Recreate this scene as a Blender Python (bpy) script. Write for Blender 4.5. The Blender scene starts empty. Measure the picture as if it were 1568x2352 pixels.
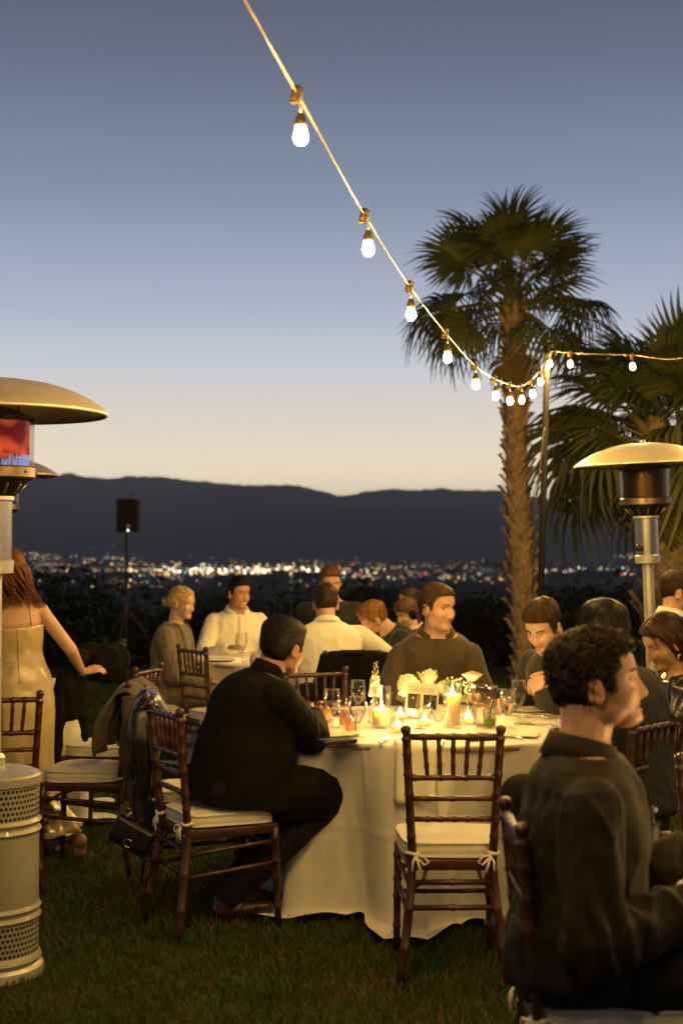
import bpy, bmesh, math, random
import numpy as np
from mathutils import Vector, Matrix

RAD = math.radians
scene = bpy.context.scene
col = scene.collection
rng = random.Random(7)
nrng = np.random.default_rng(11)

# ---------------------------------------------------------------- camera
CAM_Z, FPX, PITCH = 1.59, 3267.0, RAD(1.385)
cam_data = bpy.data.cameras.new('camera')
cam_data.lens = 50.0
cam_data.sensor_width = 36.0
cam_data.sensor_fit = 'AUTO'
cam_data.clip_start = 0.05
cam_data.clip_end = 20000.0
cam_data.dof.use_dof = True
cam_data.dof.focus_distance = 6.5
cam_data.dof.aperture_fstop = 2.9
cam = bpy.data.objects.new('camera', cam_data)
col.objects.link(cam)
cam.location = (0, 0, CAM_Z)
cam.rotation_euler = (RAD(90) + PITCH, 0, 0)
scene.camera = cam

# ---------------------------------------------------------------- sky (dusk, sun just below the horizon)
world = bpy.data.worlds.new('World')
scene.world = world
world.use_nodes = True
wn, wl = world.node_tree.nodes, world.node_tree.links
wn.clear()
w_out = wn.new('ShaderNodeOutputWorld')
w_bg = wn.new('ShaderNodeBackground')
w_sky = wn.new('ShaderNodeTexSky')
w_sky.sky_type = 'NISHITA'
w_sky.sun_disc = False
w_sky.sun_elevation = RAD(-1.0)
w_sky.sun_rotation = RAD(-25.0)
w_sky.altitude = 300
w_sky.air_density = 1.0
w_sky.dust_density = 1.0
w_sky.ozone_density = 2.0
# the clear dusk gradient by height above the horizon, tinted with the sky model
w_geo = wn.new('ShaderNodeNewGeometry')
w_sep = wn.new('ShaderNodeSeparateXYZ')
w_ramp = wn.new('ShaderNodeValToRGB')
w_map = wn.new('ShaderNodeMapRange')
w_neg = wn.new('ShaderNodeMath'); w_neg.operation = 'MULTIPLY'; w_neg.inputs[1].default_value = -1.0
w_mix = wn.new('ShaderNodeMix'); w_mix.data_type = 'RGBA'; w_mix.inputs[0].default_value = 0.94
wl.new(w_geo.outputs['Incoming'], w_sep.inputs[0])
wl.new(w_sep.outputs['Z'], w_neg.inputs[0])
wl.new(w_neg.outputs[0], w_map.inputs['Value'])
w_map.inputs['From Min'].default_value = 0.0
w_map.inputs['From Max'].default_value = 1.0
wl.new(w_map.outputs[0], w_ramp.inputs[0])
SKY_STOPS = [(0.000, (2.20, 1.78, 1.22)), (0.041, (2.14, 1.78, 1.28)), (0.075, (1.40, 1.23, 0.98)), (0.100, (1.06, 1.00, 0.93)),
             (0.125, (0.84, 0.87, 0.93)), (0.166, (0.55, 0.61, 0.77)), (0.240, (0.285, 0.350, 0.490)), (0.320, (0.160, 0.192, 0.278)),
             (0.365, (0.122, 0.145, 0.210)), (0.55, (0.048, 0.064, 0.110)), (1.0, (0.022, 0.030, 0.058))]
els = w_ramp.color_ramp.elements
while len(els) > 1:
    els.remove(els[-1])
els[0].position = SKY_STOPS[0][0]; els[0].color = SKY_STOPS[0][1] + (1,)
for p, c in SKY_STOPS[1:]:
    e = els.new(p); e.color = c + (1,)
SKY_STRENGTH = 0.10
w_gain = wn.new('ShaderNodeVectorMath'); w_gain.operation = 'SCALE'; w_gain.inputs['Scale'].default_value = 1.0 / SKY_STRENGTH
wl.new(w_ramp.outputs['Color'], w_gain.inputs[0])
wl.new(w_sky.outputs['Color'], w_mix.inputs['A'])
wl.new(w_gain.outputs[0], w_mix.inputs['B'])
# the afterglow lies ahead (west); the eastern sky behind the viewer is already night blue
w_az = wn.new('ShaderNodeMapRange'); w_az.interpolation_type = 'SMOOTHSTEP'
w_az.inputs['From Min'].default_value = -0.75; w_az.inputs['From Max'].default_value = 0.80   # Incoming.y is -direction.y
w_az.inputs['To Min'].default_value = 1.0; w_az.inputs['To Max'].default_value = 0.22
wl.new(w_sep.outputs['Y'], w_az.inputs['Value'])
w_dim = wn.new('ShaderNodeVectorMath'); w_dim.operation = 'SCALE'
wl.new(w_mix.outputs['Result'], w_dim.inputs[0]); wl.new(w_az.outputs[0], w_dim.inputs['Scale'])
wl.new(w_dim.outputs[0], w_bg.inputs['Color'])
w_bg.inputs['Strength'].default_value = SKY_STRENGTH
wl.new(w_bg.outputs[0], w_out.inputs[0])

# ---------------------------------------------------------------- exposure and render
scene.view_settings.view_transform = 'Standard'
scene.view_settings.look = 'None'
scene.view_settings.gamma = 1.0
scene.view_settings.use_curve_mapping = False
scene.view_settings.exposure = 0.0
scene.render.filter_size = 1.3
scene.render.engine = 'CYCLES'
cy = scene.cycles
cy.use_denoising = True
cy.denoiser = 'OPENIMAGEDENOISE'
cy.denoising_input_passes = 'RGB_ALBEDO_NORMAL'
cy.max_bounces = 8
cy.diffuse_bounces = 3
cy.glossy_bounces = 4
cy.transmission_bounces = 6
cy.transparent_max_bounces = 24
cy.volume_bounces = 0
cy.sample_clamp_indirect = 4.0
cy.sample_clamp_direct = 0.0
cy.caustics_reflective = False
cy.caustics_refractive = False
cy.use_light_tree = True
cy.blur_glossy = 0.6

# ================================================================ helpers
def at(x, y, d):
    """world point seen at a picture position, d metres in front of the camera"""
    zc = 1176.0 - y
    Y = FPX * math.cos(PITCH) - zc * math.sin(PITCH)
    Z = FPX * math.sin(PITCH) + zc * math.cos(PITCH)
    k = d / Y
    return Vector(((x - 784.0) * k, d, CAM_Z + Z * k))

def on(x, y, z):
    """world point on the level z seen at a picture position"""
    zc = 1176.0 - y
    Y = FPX * math.cos(PITCH) - zc * math.sin(PITCH)
    Z = FPX * math.sin(PITCH) + zc * math.cos(PITCH)
    k = (z - CAM_Z) / Z
    return Vector(((x - 784.0) * k, Y * k, z))

class MB:
    def __init__(self):
        self.v, self.f, self.mi = [], [], []

    def add(self, verts, faces, mi=0):
        o = len(self.v)
        self.v.extend([tuple(p) for p in verts])
        for f in faces:
            self.f.append(tuple(i + o for i in f)); self.mi.append(mi)

    def box(self, c, s, rot=None, bev=0.0, mi=0):
        bm = bmesh.new()
        bmesh.ops.create_cube(bm, size=1.0)
        for v in bm.verts:
            v.co = Vector((v.co.x * s[0], v.co.y * s[1], v.co.z * s[2]))
        if bev > 0:
            bmesh.ops.bevel(bm, geom=bm.edges[:], offset=bev, segments=2, affect='EDGES', profile=0.5)
        M = Matrix.Translation(c)
        if rot is not None:
            M = M @ rot.to_4x4()
        bm.verts.index_update()
        self.add([M @ v.co for v in bm.verts], [[v.index for v in f.verts] for f in bm.faces], mi)
        bm.free()

    def tube(self, pts, radii, n=8, caps=True, mi=0, squash=None, up=None):
        pts = [Vector(p) for p in pts]
        if not hasattr(radii, '__len__'):
            radii = [radii] * len(pts)
        rings, verts, faces = [], [], []
        t0 = (pts[1] - pts[0]).normalized()
        ref = Vector(up) if up is not None else (Vector((0, 0, 1)) if abs(t0.z) < 0.9 else Vector((1, 0, 0)))
        nx = t0.cross(ref).normalized()
        for i, p in enumerate(pts):
            if i == 0: t = pts[1] - pts[0]
            elif i == len(pts) - 1: t = pts[-1] - pts[-2]
            else: t = pts[i + 1] - pts[i - 1]
            if t.length < 1e-9: t = t0.copy()
            t.normalize()
            nx = (nx - t * nx.dot(t))
            if nx.length < 1e-6:
                nx = t.orthogonal()
            nx.normalize()
            ny = t.cross(nx)
            r = radii[i]
            sq = squash if squash else 1.0
            for k in range(n):
                a = 2 * math.pi * k / n
                verts.append(p + nx * (r * math.cos(a)) + ny * (r * sq * math.sin(a)))
        for i in range(len(pts) - 1):
            for k in range(n):
                a, b = i * n + k, i * n + (k + 1) % n
                faces.append((a, b, b + n, a + n))
        if caps:
            faces.append(tuple(range(n - 1, -1, -1)))
            faces.append(tuple(range((len(pts) - 1) * n, len(pts) * n)))
        self.add(verts, faces, mi)

    def capsule(self, p0, p1, r0, r1, n=14):
        p0, p1 = Vector(p0), Vector(p1)
        d = p1 - p0
        L = max(d.length, 1e-6); d = d / L
        pts, rad = [], []
        for a in (80, 55, 30):
            pts.append(p0 - d * (r0 * math.sin(RAD(a)))); rad.append(r0 * math.cos(RAD(a)))
        for k in range(5):
            t = k / 4
            pts.append(p0 + d * (L * t)); rad.append(r0 + (r1 - r0) * t)
        for a in (30, 55, 80):
            pts.append(p1 + d * (r1 * math.sin(RAD(a)))); rad.append(r1 * math.cos(RAD(a)))
        self.tube(pts, rad, n)

    def lathe(self, prof, n=24, M=None, mi=0, cap0=False, cap1=False):
        verts, faces = [], []
        for r, z in prof:
            for k in range(n):
                a = 2 * math.pi * k / n
                p = Vector((r * math.cos(a), r * math.sin(a), z))
                verts.append(M @ p if M is not None else p)
        for i in range(len(prof) - 1):
            for k in range(n):
                a, b = i * n + k, i * n + (k + 1) % n
                faces.append((a, b, b + n, a + n))
        if cap0: faces.append(tuple(range(n - 1, -1, -1)))
        if cap1: faces.append(tuple(range((len(prof) - 1) * n, len(prof) * n)))
        self.add(verts, faces, mi)

    def ellipsoid(self, c, r, nu=14, nv=9, M=None, mi=0):
        verts, faces = [], []
        c = Vector(c)
        for i in range(1, nv):
            ph = -math.pi / 2 + math.pi * i / nv
            for k in range(nu):
                a = 2 * math.pi * k / nu
                p = Vector((r[0] * math.cos(ph) * math.cos(a), r[1] * math.cos(ph) * math.sin(a), r[2] * math.sin(ph)))
                if M is not None: p = M @ p
                verts.append(c + p)
        for i in range(nv - 2):
            for k in range(nu):
                a, b = i * nu + k, i * nu + (k + 1) % nu
                faces.append((a, b, b + nu, a + nu))
        lo, hi = Vector((0, 0, -r[2])), Vector((0, 0, r[2]))
        if M is not None: lo, hi = M @ lo, M @ hi
        verts += [c + lo, c + hi]
        nb = (nv - 1) * nu
        for k in range(nu):
            faces.append(((k + 1) % nu, k, nb))
            faces.append(((nv - 2) * nu + k, (nv - 2) * nu + (k + 1) % nu, nb + 1))
        self.add(verts, faces, mi)

    def loft(self, rings, n=24, caps=True, mi=0):
        """rings: (center, xdir, ydir, rx, ry) closed sections"""
        verts, faces = [], []
        for c, xd, yd, rx, ry in rings:
            for k in range(n):
                a = 2 * math.pi * k / n
                ca, sa = math.cos(a), math.sin(a)
                e = 0.86
                ca = math.copysign(abs(ca) ** e, ca); sa = math.copysign(abs(sa) ** e, sa)
                verts.append(Vector(c) + xd * (rx * ca) + yd * (ry * sa))
        for i in range(len(rings) - 1):
            for k in range(n):
                a, b = i * n + k, i * n + (k + 1) % n
                faces.append((a, b, b + n, a + n))
        if caps:
            faces.append(tuple(range(n - 1, -1, -1)))
            faces.append(tuple(range((len(rings) - 1) * n, len(rings) * n)))
        self.add(verts, faces, mi)

    def sheet(self, P, mi=0, wrap=False):
        """P[i][j] grid of points"""
        nj = len(P[0])
        verts = [p for row in P for p in row]
        faces = []
        for i in range(len(P) - 1):
            for j in range(nj - (0 if wrap else 1)):
                a, b = i * nj + j, i * nj + (j + 1) % nj
                faces.append((a, b, b + nj, a + nj))
        self.add(verts, faces, mi)

    def mesh(self, name, mats=None, smooth=True):
        me = bpy.data.meshes.new(name)
        me.from_pydata(self.v, [], self.f)
        for m in (mats if isinstance(mats, (list, tuple)) else [mats]):
            if m: me.materials.append(m)
        if self.mi and max(self.mi) > 0:
            me.polygons.foreach_set('material_index', self.mi)
        me.polygons.foreach_set('use_smooth', [smooth] * len(me.polygons))
        me.update()
        return me

    def build(self, name, mats, parent=None, smooth=True, sharp=None, solid=0.0):
        me = self.mesh(name, mats, smooth)
        if sharp is not None:
            me.set_sharp_from_angle(angle=RAD(sharp))
        o = bpy.data.objects.new(name, me)
        col.objects.link(o)
        if parent: o.parent = parent
        if solid:
            md = o.modifiers.new('thickness', 'SOLIDIFY'); md.thickness = solid; md.offset = 0.0
        return o

def tag(o, label=None, cat=None, group=None, kind=None):
    if label: o['label'] = label
    if cat: o['category'] = cat
    if group: o['group'] = group
    if kind: o['kind'] = kind
    return o

def thing(name, loc, rz, label, cat, group=None):
    o = bpy.data.objects.new(name, None)
    o.empty_display_size = 0.1
    col.objects.link(o)
    o.location = loc
    o.rotation_euler = (0, 0, rz)
    return tag(o, label, cat, group)

def copy_tree(o, parent=None):
    c = o.copy()
    col.objects.link(c)
    if parent is not None: c.parent = parent
    for ch in list(o.children):
        copy_tree(ch, c)
    return c

def place(root, loc, rz, label, group=None):
    root.location = loc
    root.rotation_euler = (0, 0, rz)
    root['label'] = label
    if group: root['group'] = group
    return root

def remesh(mb, voxel, smooth=3, factor=0.5):
    me = mb.mesh('tmp')
    o = bpy.data.objects.new('tmp', me)
    col.objects.link(o)
    m = o.modifiers.new('r', 'REMESH'); m.mode = 'VOXEL'; m.voxel_size = voxel; m.use_smooth_shade = True
    if smooth:
        s = o.modifiers.new('s', 'SMOOTH'); s.factor = factor; s.iterations = smooth
    dg = bpy.context.evaluated_depsgraph_get()
    out = bpy.data.meshes.new_from_object(o.evaluated_get(dg))
    bpy.data.objects.remove(o)
    bpy.data.meshes.remove(me)
    return out

def get_co(me):
    a = np.empty(len(me.vertices) * 3, dtype=np.float32)
    me.vertices.foreach_get('co', a)
    return a.reshape(-1, 3).astype(np.float64)

def get_no(me):
    a = np.empty(len(me.vertices) * 3, dtype=np.float32)
    me.vertex_normals.foreach_get('vector', a)
    return a.reshape(-1, 3).astype(np.float64)

def set_co(me, a):
    me.vertices.foreach_set('co', a.astype(np.float32).ravel())
    me.update()

def waves(p, seed, freq, n=5, stretch=(1, 1, 1)):
    """smooth pseudo-noise in about -1..1 for an array of points"""
    r = np.random.default_rng(seed)
    out = np.zeros(len(p))
    q = p * np.array(stretch)
    warp = np.sin(q @ r.normal(0, freq * 0.6, (3, 3)) + r.uniform(0, 6.28, 3))
    for k in range(n):
        w = r.normal(0, 1, 3); w *= freq * r.uniform(0.6, 1.6) / (np.linalg.norm(w) + 1e-9)
        out += np.sin(q @ w + r.uniform(0, 6.28) + 1.3 * (warp @ r.normal(0, 0.7, 3)))
    return out / n * 1.6

def mesh_obj(me, name, mats, parent=None):
    me.name = name
    me.materials.clear()
    for m in (mats if isinstance(mats, (list, tuple)) else [mats]):
        me.materials.append(m)
    me.polygons.foreach_set('use_smooth', [True] * len(me.polygons))
    o = bpy.data.objects.new(name, me)
    col.objects.link(o)
    if parent: o.parent = parent
    return o

# ---------------------------------------------------------------- materials
MATS = {}
def mat(name, color, rough=0.5, metal=0.0, vary=0.12, scale=20.0, bump=0.0, bscale=60.0, sheen=0.0, coat=0.0,
        sub=0.0, sub_r=(1, 0.4, 0.2), sub_s=0.01, spec=0.5, emit=None, emit_s=0.0, stretch=None, color2=None, trans=0.0):
    if name in MATS: return MATS[name]
    m = bpy.data.materials.new(name)
    m.use_nodes = True
    nt = m.node_tree
    b = nt.nodes['Principled BSDF']
    b.inputs['Roughness'].default_value = rough
    b.inputs['Metallic'].default_value = metal
    b.inputs['Specular IOR Level'].default_value = spec
    tc = nt.nodes.new('ShaderNodeTexCoord')
    mp = nt.nodes.new('ShaderNodeMapping')
    nt.links.new(tc.outputs['Object'], mp.inputs[0])
    if stretch: mp.inputs['Scale'].default_value = stretch
    nz = nt.nodes.new('ShaderNodeTexNoise')
    nz.inputs['Scale'].default_value = scale
    nz.inputs['Detail'].default_value = 5
    nt.links.new(mp.outputs[0], nz.inputs['Vector'])
    rp = nt.nodes.new('ShaderNodeValToRGB')
    c = Vector(color)
    c2 = Vector(color2) if color2 else c * (1 - vary)
    c1 = c if color2 else c * (1 + vary)
    rp.color_ramp.elements[0].position = 0.3
    rp.color_ramp.elements[1].position = 0.7
    rp.color_ramp.elements[0].color = tuple(min(1, v) for v in c2) + (1,)
    rp.color_ramp.elements[1].color = tuple(min(1, v) for v in c1) + (1,)
    nt.links.new(nz.outputs['Fac'], rp.inputs[0])
    nt.links.new(rp.outputs[0], b.inputs['Base Color'])
    if bump:
        n2 = nt.nodes.new('ShaderNodeTexNoise')
        n2.inputs['Scale'].default_value = bscale
        n2.inputs['Detail'].default_value = 4
        nt.links.new(mp.outputs[0], n2.inputs['Vector'])
        bp = nt.nodes.new('ShaderNodeBump')
        bp.inputs['Strength'].default_value = bump
        bp.inputs['Distance'].default_value = 0.01
        nt.links.new(n2.outputs['Fac'], bp.inputs['Height'])
        nt.links.new(bp.outputs[0], b.inputs['Normal'])
    if sheen:
        b.inputs['Sheen Weight'].default_value = sheen
        b.inputs['Sheen Roughness'].default_value = 0.4
    if coat:
        b.inputs['Coat Weight'].default_value = coat
        b.inputs['Coat Roughness'].default_value = 0.12
    if sub:
        b.inputs['Subsurface Weight'].default_value = sub
        b.inputs['Subsurface Radius'].default_value = sub_r
        b.inputs['Subsurface Scale'].default_value = sub_s
    if emit:
        b.inputs['Emission Color'].default_value = tuple(emit) + (1,)
        b.inputs['Emission Strength'].default_value = emit_s
    if trans:
        tr = nt.nodes.new('ShaderNodeBsdfTranslucent')
        nt.links.new(rp.outputs[0], tr.inputs[0])
        mx = nt.nodes.new('ShaderNodeMixShader'); mx.inputs[0].default_value = trans
        out = nt.nodes['Material Output']
        nt.links.new(b.outputs[0], mx.inputs[1]); nt.links.new(tr.outputs[0], mx.inputs[2])
        nt.links.new(mx.outputs[0], out.inputs[0])
    MATS[name] = m
    return m

def emitter(name, color, strength, sample=True):
    if name in MATS: return MATS[name]
    m = bpy.data.materials.new(name)
    m.use_nodes = True
    nt = m.node_tree
    nt.nodes.clear()
    o = nt.nodes.new('ShaderNodeOutputMaterial')
    e = nt.nodes.new('ShaderNodeEmission')
    e.inputs[0].default_value = tuple(color) + (1,)
    e.inputs[1].default_value = strength
    nt.links.new(e.outputs[0], o.inputs[0])
    if not sample: m.cycles.emission_sampling = 'NONE'
    MATS[name] = m
    return m

def thin_glass(name, tint=(0.995, 0.993, 0.985), rough=0.02, refl=1.0, body=0.0, ribs=0.0):
    """thin clear glass: transparent with fresnel reflections"""
    if name in MATS: return MATS[name]
    m = bpy.data.materials.new(name)
    m.use_nodes = True
    nt = m.node_tree
    nt.nodes.clear()
    o = nt.nodes.new('ShaderNodeOutputMaterial')
    t = nt.nodes.new('ShaderNodeBsdfTransparent'); t.inputs[0].default_value = tuple(tint) + (1,)
    g = nt.nodes.new('ShaderNodeBsdfGlossy'); g.inputs['Roughness'].default_value = rough
    lw = nt.nodes.new('ShaderNodeLayerWeight'); lw.inputs['Blend'].default_value = 0.35
    mul = nt.nodes.new('ShaderNodeMath'); mul.operation = 'MULTIPLY_ADD'
    mul.inputs[1].default_value = 0.42 * refl; mul.inputs[2].default_value = 0.015
    mul.use_clamp = True
    nt.links.new(lw.outputs['Fresnel'], mul.inputs[0])
    mx = nt.nodes.new('ShaderNodeMixShader')
    nt.links.new(mul.outputs[0], mx.inputs[0])
    nt.links.new(t.outputs[0], mx.inputs[1]); nt.links.new(g.outputs[0], mx.inputs[2])
    last = mx
    if body:
        d = nt.nodes.new('ShaderNodeBsdfTranslucent'); d.inputs[0].default_value = tuple(tint) + (1,)
        m2 = nt.nodes.new('ShaderNodeMixShader'); m2.inputs[0].default_value = body
        nt.links.new(mx.outputs[0], m2.inputs[1]); nt.links.new(d.outputs[0], m2.inputs[2])
        last = m2
    nt.links.new(last.outputs[0], o.inputs[0])
    MATS[name] = m
    return m

WOOD = mat('mahogany', (0.050, 0.0165, 0.0075), 0.38, vary=0.5, scale=30, stretch=(1, 1, 0.15), coat=0.25, bump=0.05, bscale=80)
CUSHION = mat('ivory_cotton', (0.70, 0.66, 0.56), 0.85, vary=0.06, scale=12, bump=0.25, bscale=160, sheen=0.2)
LINEN = mat('tablecloth_linen', (0.74, 0.72, 0.66), 0.8, vary=0.035, scale=9, bump=0.15, bscale=300, sheen=0.15)
BRASS = mat('brass', (0.85, 0.6, 0.22), 0.25, 1.0, vary=0.1)
STEEL = mat('brushed_steel', (0.62, 0.6, 0.56), 0.28, 1.0, vary=0.08, scale=40, stretch=(1, 1, 12))
BLACK_PLASTIC = mat('black_plastic', (0.012, 0.012, 0.012), 0.45, vary=0.2, bump=0.1, bscale=300)
BLACK_CLOTH = mat('black_wool', (0.0055, 0.0052, 0.005), 0.9, vary=0.3, scale=30, bump=0.1, bscale=250, sheen=0.0, spec=0.12)

# ================================================================ setting: lawn, hillside, valley, mountains
def grid_obj(name, xs, ys, zf, m, kind='structure'):
    X, Y = np.meshgrid(xs, ys)
    Z = zf(X, Y)
    v = np.stack([X, Y, Z], -1).reshape(-1, 3)
    nx = len(xs)
    f = [(j * nx + i, j * nx + i + 1, (j + 1) * nx + i + 1, (j + 1) * nx + i) for j in range(len(ys) - 1) for i in range(nx - 1)]
    me = bpy.data.meshes.new(name)
    me.from_pydata(v.tolist(), [], f)
    me.polygons.foreach_set('use_smooth', [True] * len(f))
    me.materials.append(m)
    o = bpy.data.objects.new(name, me)
    col.objects.link(o)
    tag(o, kind=kind)
    return o

def lawn_material():
    m = bpy.data.materials.new('lawn_soil')
    m.use_nodes = True
    nt = m.node_tree; b = nt.nodes['Principled BSDF']
    b.inputs['Roughness'].default_value = 0.95
    b.inputs['Specular IOR Level'].default_value = 0.1
    tc = nt.nodes.new('ShaderNodeTexCoord')
    n1 = nt.nodes.new('ShaderNodeTexNoise'); n1.inputs['Scale'].default_value = 2.2; n1.inputs['Detail'].default_value = 8
    n2 = nt.nodes.new('ShaderNodeTexNoise'); n2.inputs['Scale'].default_value = 60; n2.inputs['Detail'].default_value = 5
    nt.links.new(tc.outputs['Object'], n1.inputs['Vector']); nt.links.new(tc.outputs['Object'], n2.inputs['Vector'])
    r1 = nt.nodes.new('ShaderNodeValToRGB')
    r1.color_ramp.elements[0].position = 0.42; r1.color_ramp.elements[0].color = (0.050, 0.060, 0.013, 1)
    r1.color_ramp.elements[1].position = 0.68; r1.color_ramp.elements[1].color = (0.095, 0.075, 0.024, 1)
    nt.links.new(n1.outputs['Fac'], r1.inputs[0])
    mx = nt.nodes.new('ShaderNodeMix'); mx.data_type = 'RGBA'; mx.blend_type = 'MULTIPLY'; mx.inputs[0].default_value = 0.8
    r2 = nt.nodes.new('ShaderNodeValToRGB')
    r2.color_ramp.elements[0].position = 0.3; r2.color_ramp.elements[0].color = (0.35, 0.35, 0.35, 1)
    r2.color_ramp.elements[1].position = 0.7
    nt.links.new(n2.outputs['Fac'], r2.inputs[0])
    nt.links.new(r1.outputs[0], mx.inputs['A']); nt.links.new(r2.outputs[0], mx.inputs['B'])
    nt.links.new(mx.outputs['Result'], b.inputs['Base Color'])
    bp = nt.nodes.new('ShaderNodeBump'); bp.inputs['Strength'].default_value = 0.8; bp.inputs['Distance'].default_value = 0.03
    nt.links.new(n2.outputs['Fac'], bp.inputs['Height']); nt.links.new(bp.outputs[0], b.inputs['Normal'])
    return m

def lawn_z(X, Y):
    return 0.012 * np.sin(X * 1.3 + 0.4) * np.sin(Y * 0.9) - 0.012

grid_obj('lawn', np.linspace(-24, 24, 97), np.linspace(-14, 19, 67), lawn_z, lawn_material())
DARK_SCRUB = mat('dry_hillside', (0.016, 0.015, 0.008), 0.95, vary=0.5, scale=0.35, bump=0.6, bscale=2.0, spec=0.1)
def hill_z(X, Y):
    t = np.clip((Y - 19.0) / 42.0, 0, 1); u = np.clip((Y - 255.0) / 70.0, 0, 1)
    roll = (0.5 * np.sin(X * 0.045 + 1.0) + 0.45 * np.sin(X * 0.11 + Y * 0.02) + 0.3 * np.sin(X * 0.31 + 2.0)) * np.clip((Y - 100) / 100, 0, 1)
    return -0.015 - 5.7 * (1 - (1 - t) ** 1.8) + roll - 23.0 * u ** 1.5 + 0.25 * np.sin(X * 0.35) * np.clip((Y - 19) / 8, 0, 1)
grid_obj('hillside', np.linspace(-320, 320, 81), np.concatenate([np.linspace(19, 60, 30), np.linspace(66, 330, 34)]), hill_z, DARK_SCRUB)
VALLEY = mat('valley_floor', (0.016, 0.016, 0.012), 0.95, vary=0.6, scale=0.02, spec=0.1)
grid_obj('valley_ground', np.linspace(-9000, 9000, 41), np.concatenate([np.linspace(300, 1200, 20), np.linspace(1300, 9000, 20)]),
         lambda X, Y: np.full_like(X, -28.2), VALLEY)
grid_obj('rear_ground', np.linspace(-9000, 9000, 31), np.linspace(-9000, 6000, 31), lambda X, Y: np.full_like(X, -32.0), VALLEY)

ROCK = mat('mountain_rock', (0.100, 0.096, 0.094), 0.95, vary=0.12, scale=0.004, bump=0.3, bscale=0.01, spec=0.1)
def mountain(name, prof, d, base_d, m, seed, rough_px=4.5):
    """a ridge whose crest is seen at the picture heights PROF, sloping down to the valley"""
    xs = np.linspace(-900, 2500, 420)
    px = np.array([p[0] for p in prof]); py = np.array([p[1] for p in prof])
    r = np.random.default_rng(seed)
    crest = np.interp(xs, px, py)
    for k in range(9):
        fr = 0.012 * 1.8 ** k
        crest += rough_px * 0.75 ** k * np.sin(xs * fr + r.uniform(0, 6.28)) * np.sin(xs * fr * 0.37 + r.uniform(0, 6.28))
    n = 22
    rows = []
    for j in range(n):
        t = j / (n - 1)
        rows.append([])
        for i, x in enumerate(xs):
            top = at(x, crest[i], d)
            X = top.x
            spur = 0.5 + 0.5 * math.sin(X * 0.006 + seed + 1.2 * math.sin(X * 0.0023 + seed))
            spur2 = 0.5 + 0.5 * math.sin(X * 0.021 + 2.1 * seed)
            prof_t = t ** (1.15 + 0.7 * spur)
            Y = base_d + (d - base_d) * t - (0.16 * spur + 0.05 * spur2) * (d - base_d) * math.sin(math.pi * t)
            Z = -28.5 + (top.z + 28.5) * (prof_t + 0.05 * spur2 * math.sin(math.pi * t))
            rows[-1].append((X, Y, Z))
    back = [(p[0], p[1] + 1200, -28.5) for p in rows[-1]]
    mb = MB(); mb.sheet(rows + [back])
    o = mb.build(name, m, None)
    tag(o, kind='structure')
    return o
CREST = [(-900, 1090), (-200, 1105), (0, 1098), (60, 1088), (92, 1084), (120, 1091), (170, 1090), (190, 1096), (280, 1097), (367, 1091),
         (415, 1100), (465, 1104), (530, 1116), (600, 1130), (700, 1150), (1000, 1180), (2500, 1190)]
MID = [(-900, 1255), (100, 1240), (240, 1200), (320, 1166), (380, 1150), (440, 1136), (490, 1124), (530, 1117), (560, 1118), (600, 1114), (665, 1114),
       (710, 1118), (740, 1125), (765, 1132), (784, 1131), (804, 1130), (849, 1122), (884, 1127), (904, 1125), (1014, 1124), (1104, 1125),
       (1154, 1130), (1230, 1145), (1340, 1158), (1568, 1165), (2500, 1150)]
FOOT = [(-900, 1285), (250, 1280), (400, 1236), (450, 1206), (500, 1188), (560, 1177), (700, 1168), (900, 1164), (1100, 1172), (1250, 1190), (1400, 1215), (1568, 1225), (2500, 1240)]
mountain('mountain', CREST, 6400, 4300, ROCK, 3)
mountain('mountain', MID, 5200, 3500, ROCK, 5)
mountain('mountain', FOOT, 4000, 2950, ROCK, 8, 2.0)

# ---------------------------------------------------------------- lights of the town in the valley
LIGHT_KINDS = [('warm white', (1.0, 0.74, 0.38), 0.46), ('white', (1.0, 0.88, 0.66), 0.20), ('amber', (1.0, 0.50, 0.14), 0.26),
               ('red', (1.0, 0.07, 0.05), 0.05), ('green', (0.08, 0.9, 0.5), 0.02), ('blue', (0.25, 0.35, 1.0), 0.010), ('violet', (0.6, 0.3, 1.0), 0.010)]
def light_mesh(kind, colr, s):
    mb = MB()
    mb.ellipsoid((0, 0, 0), (1, 1, 1), 6, 4)
    return mb.mesh('city_light', emitter('city_' + kind.replace(' ', '_') + '_%g' % s, colr, s, sample=False))
CITY = {}
for k, c, w in LIGHT_KINDS:
    CITY[k] = [light_mesh(k, c, s) for s in (1.1, 2.6, 6.0)]
spots = []
def spot(x, y, kind=None, size=1.0, bright=1):
    if kind is None:
        kind = rng.choices([a[0] for a in LIGHT_KINDS], [a[2] for a in LIGHT_KINDS])[0]
    spots.append((x, y, kind, size, bright))
for i in range(400):                       # the bright band
    x = min(max(rng.gauss(560, 150), 300), 1000)
    spot(x, 1312 + rng.gauss(0, 9) - 0.012 * (x - 560) , None, rng.uniform(0.7, 1.5), rng.choices([0, 1, 2], [2, 4, 4])[0])
for i in range(46):
    spot(rng.uniform(365, 760), 1310 + rng.gauss(0, 4), 'white', rng.uniform(1.2, 2.0), 2)
for i in range(260):                       # west end of the town
    y = 1278 + 74 * rng.random() ** 0.9
    spot(rng.uniform(18, 370), round((y - 1270) / 13) * 13 + 1270 + rng.gauss(0, 2), None, rng.uniform(0.6, 1.1), rng.choices([0, 1, 2], [3, 5, 2])[0])
for i in range(44):                        # lights climbing the foot of the mountains
    x = rng.uniform(18, 130)
    spot(x, rng.uniform(1270, 1284), 'warm white', rng.uniform(0.5, 0.9), 1)
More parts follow.
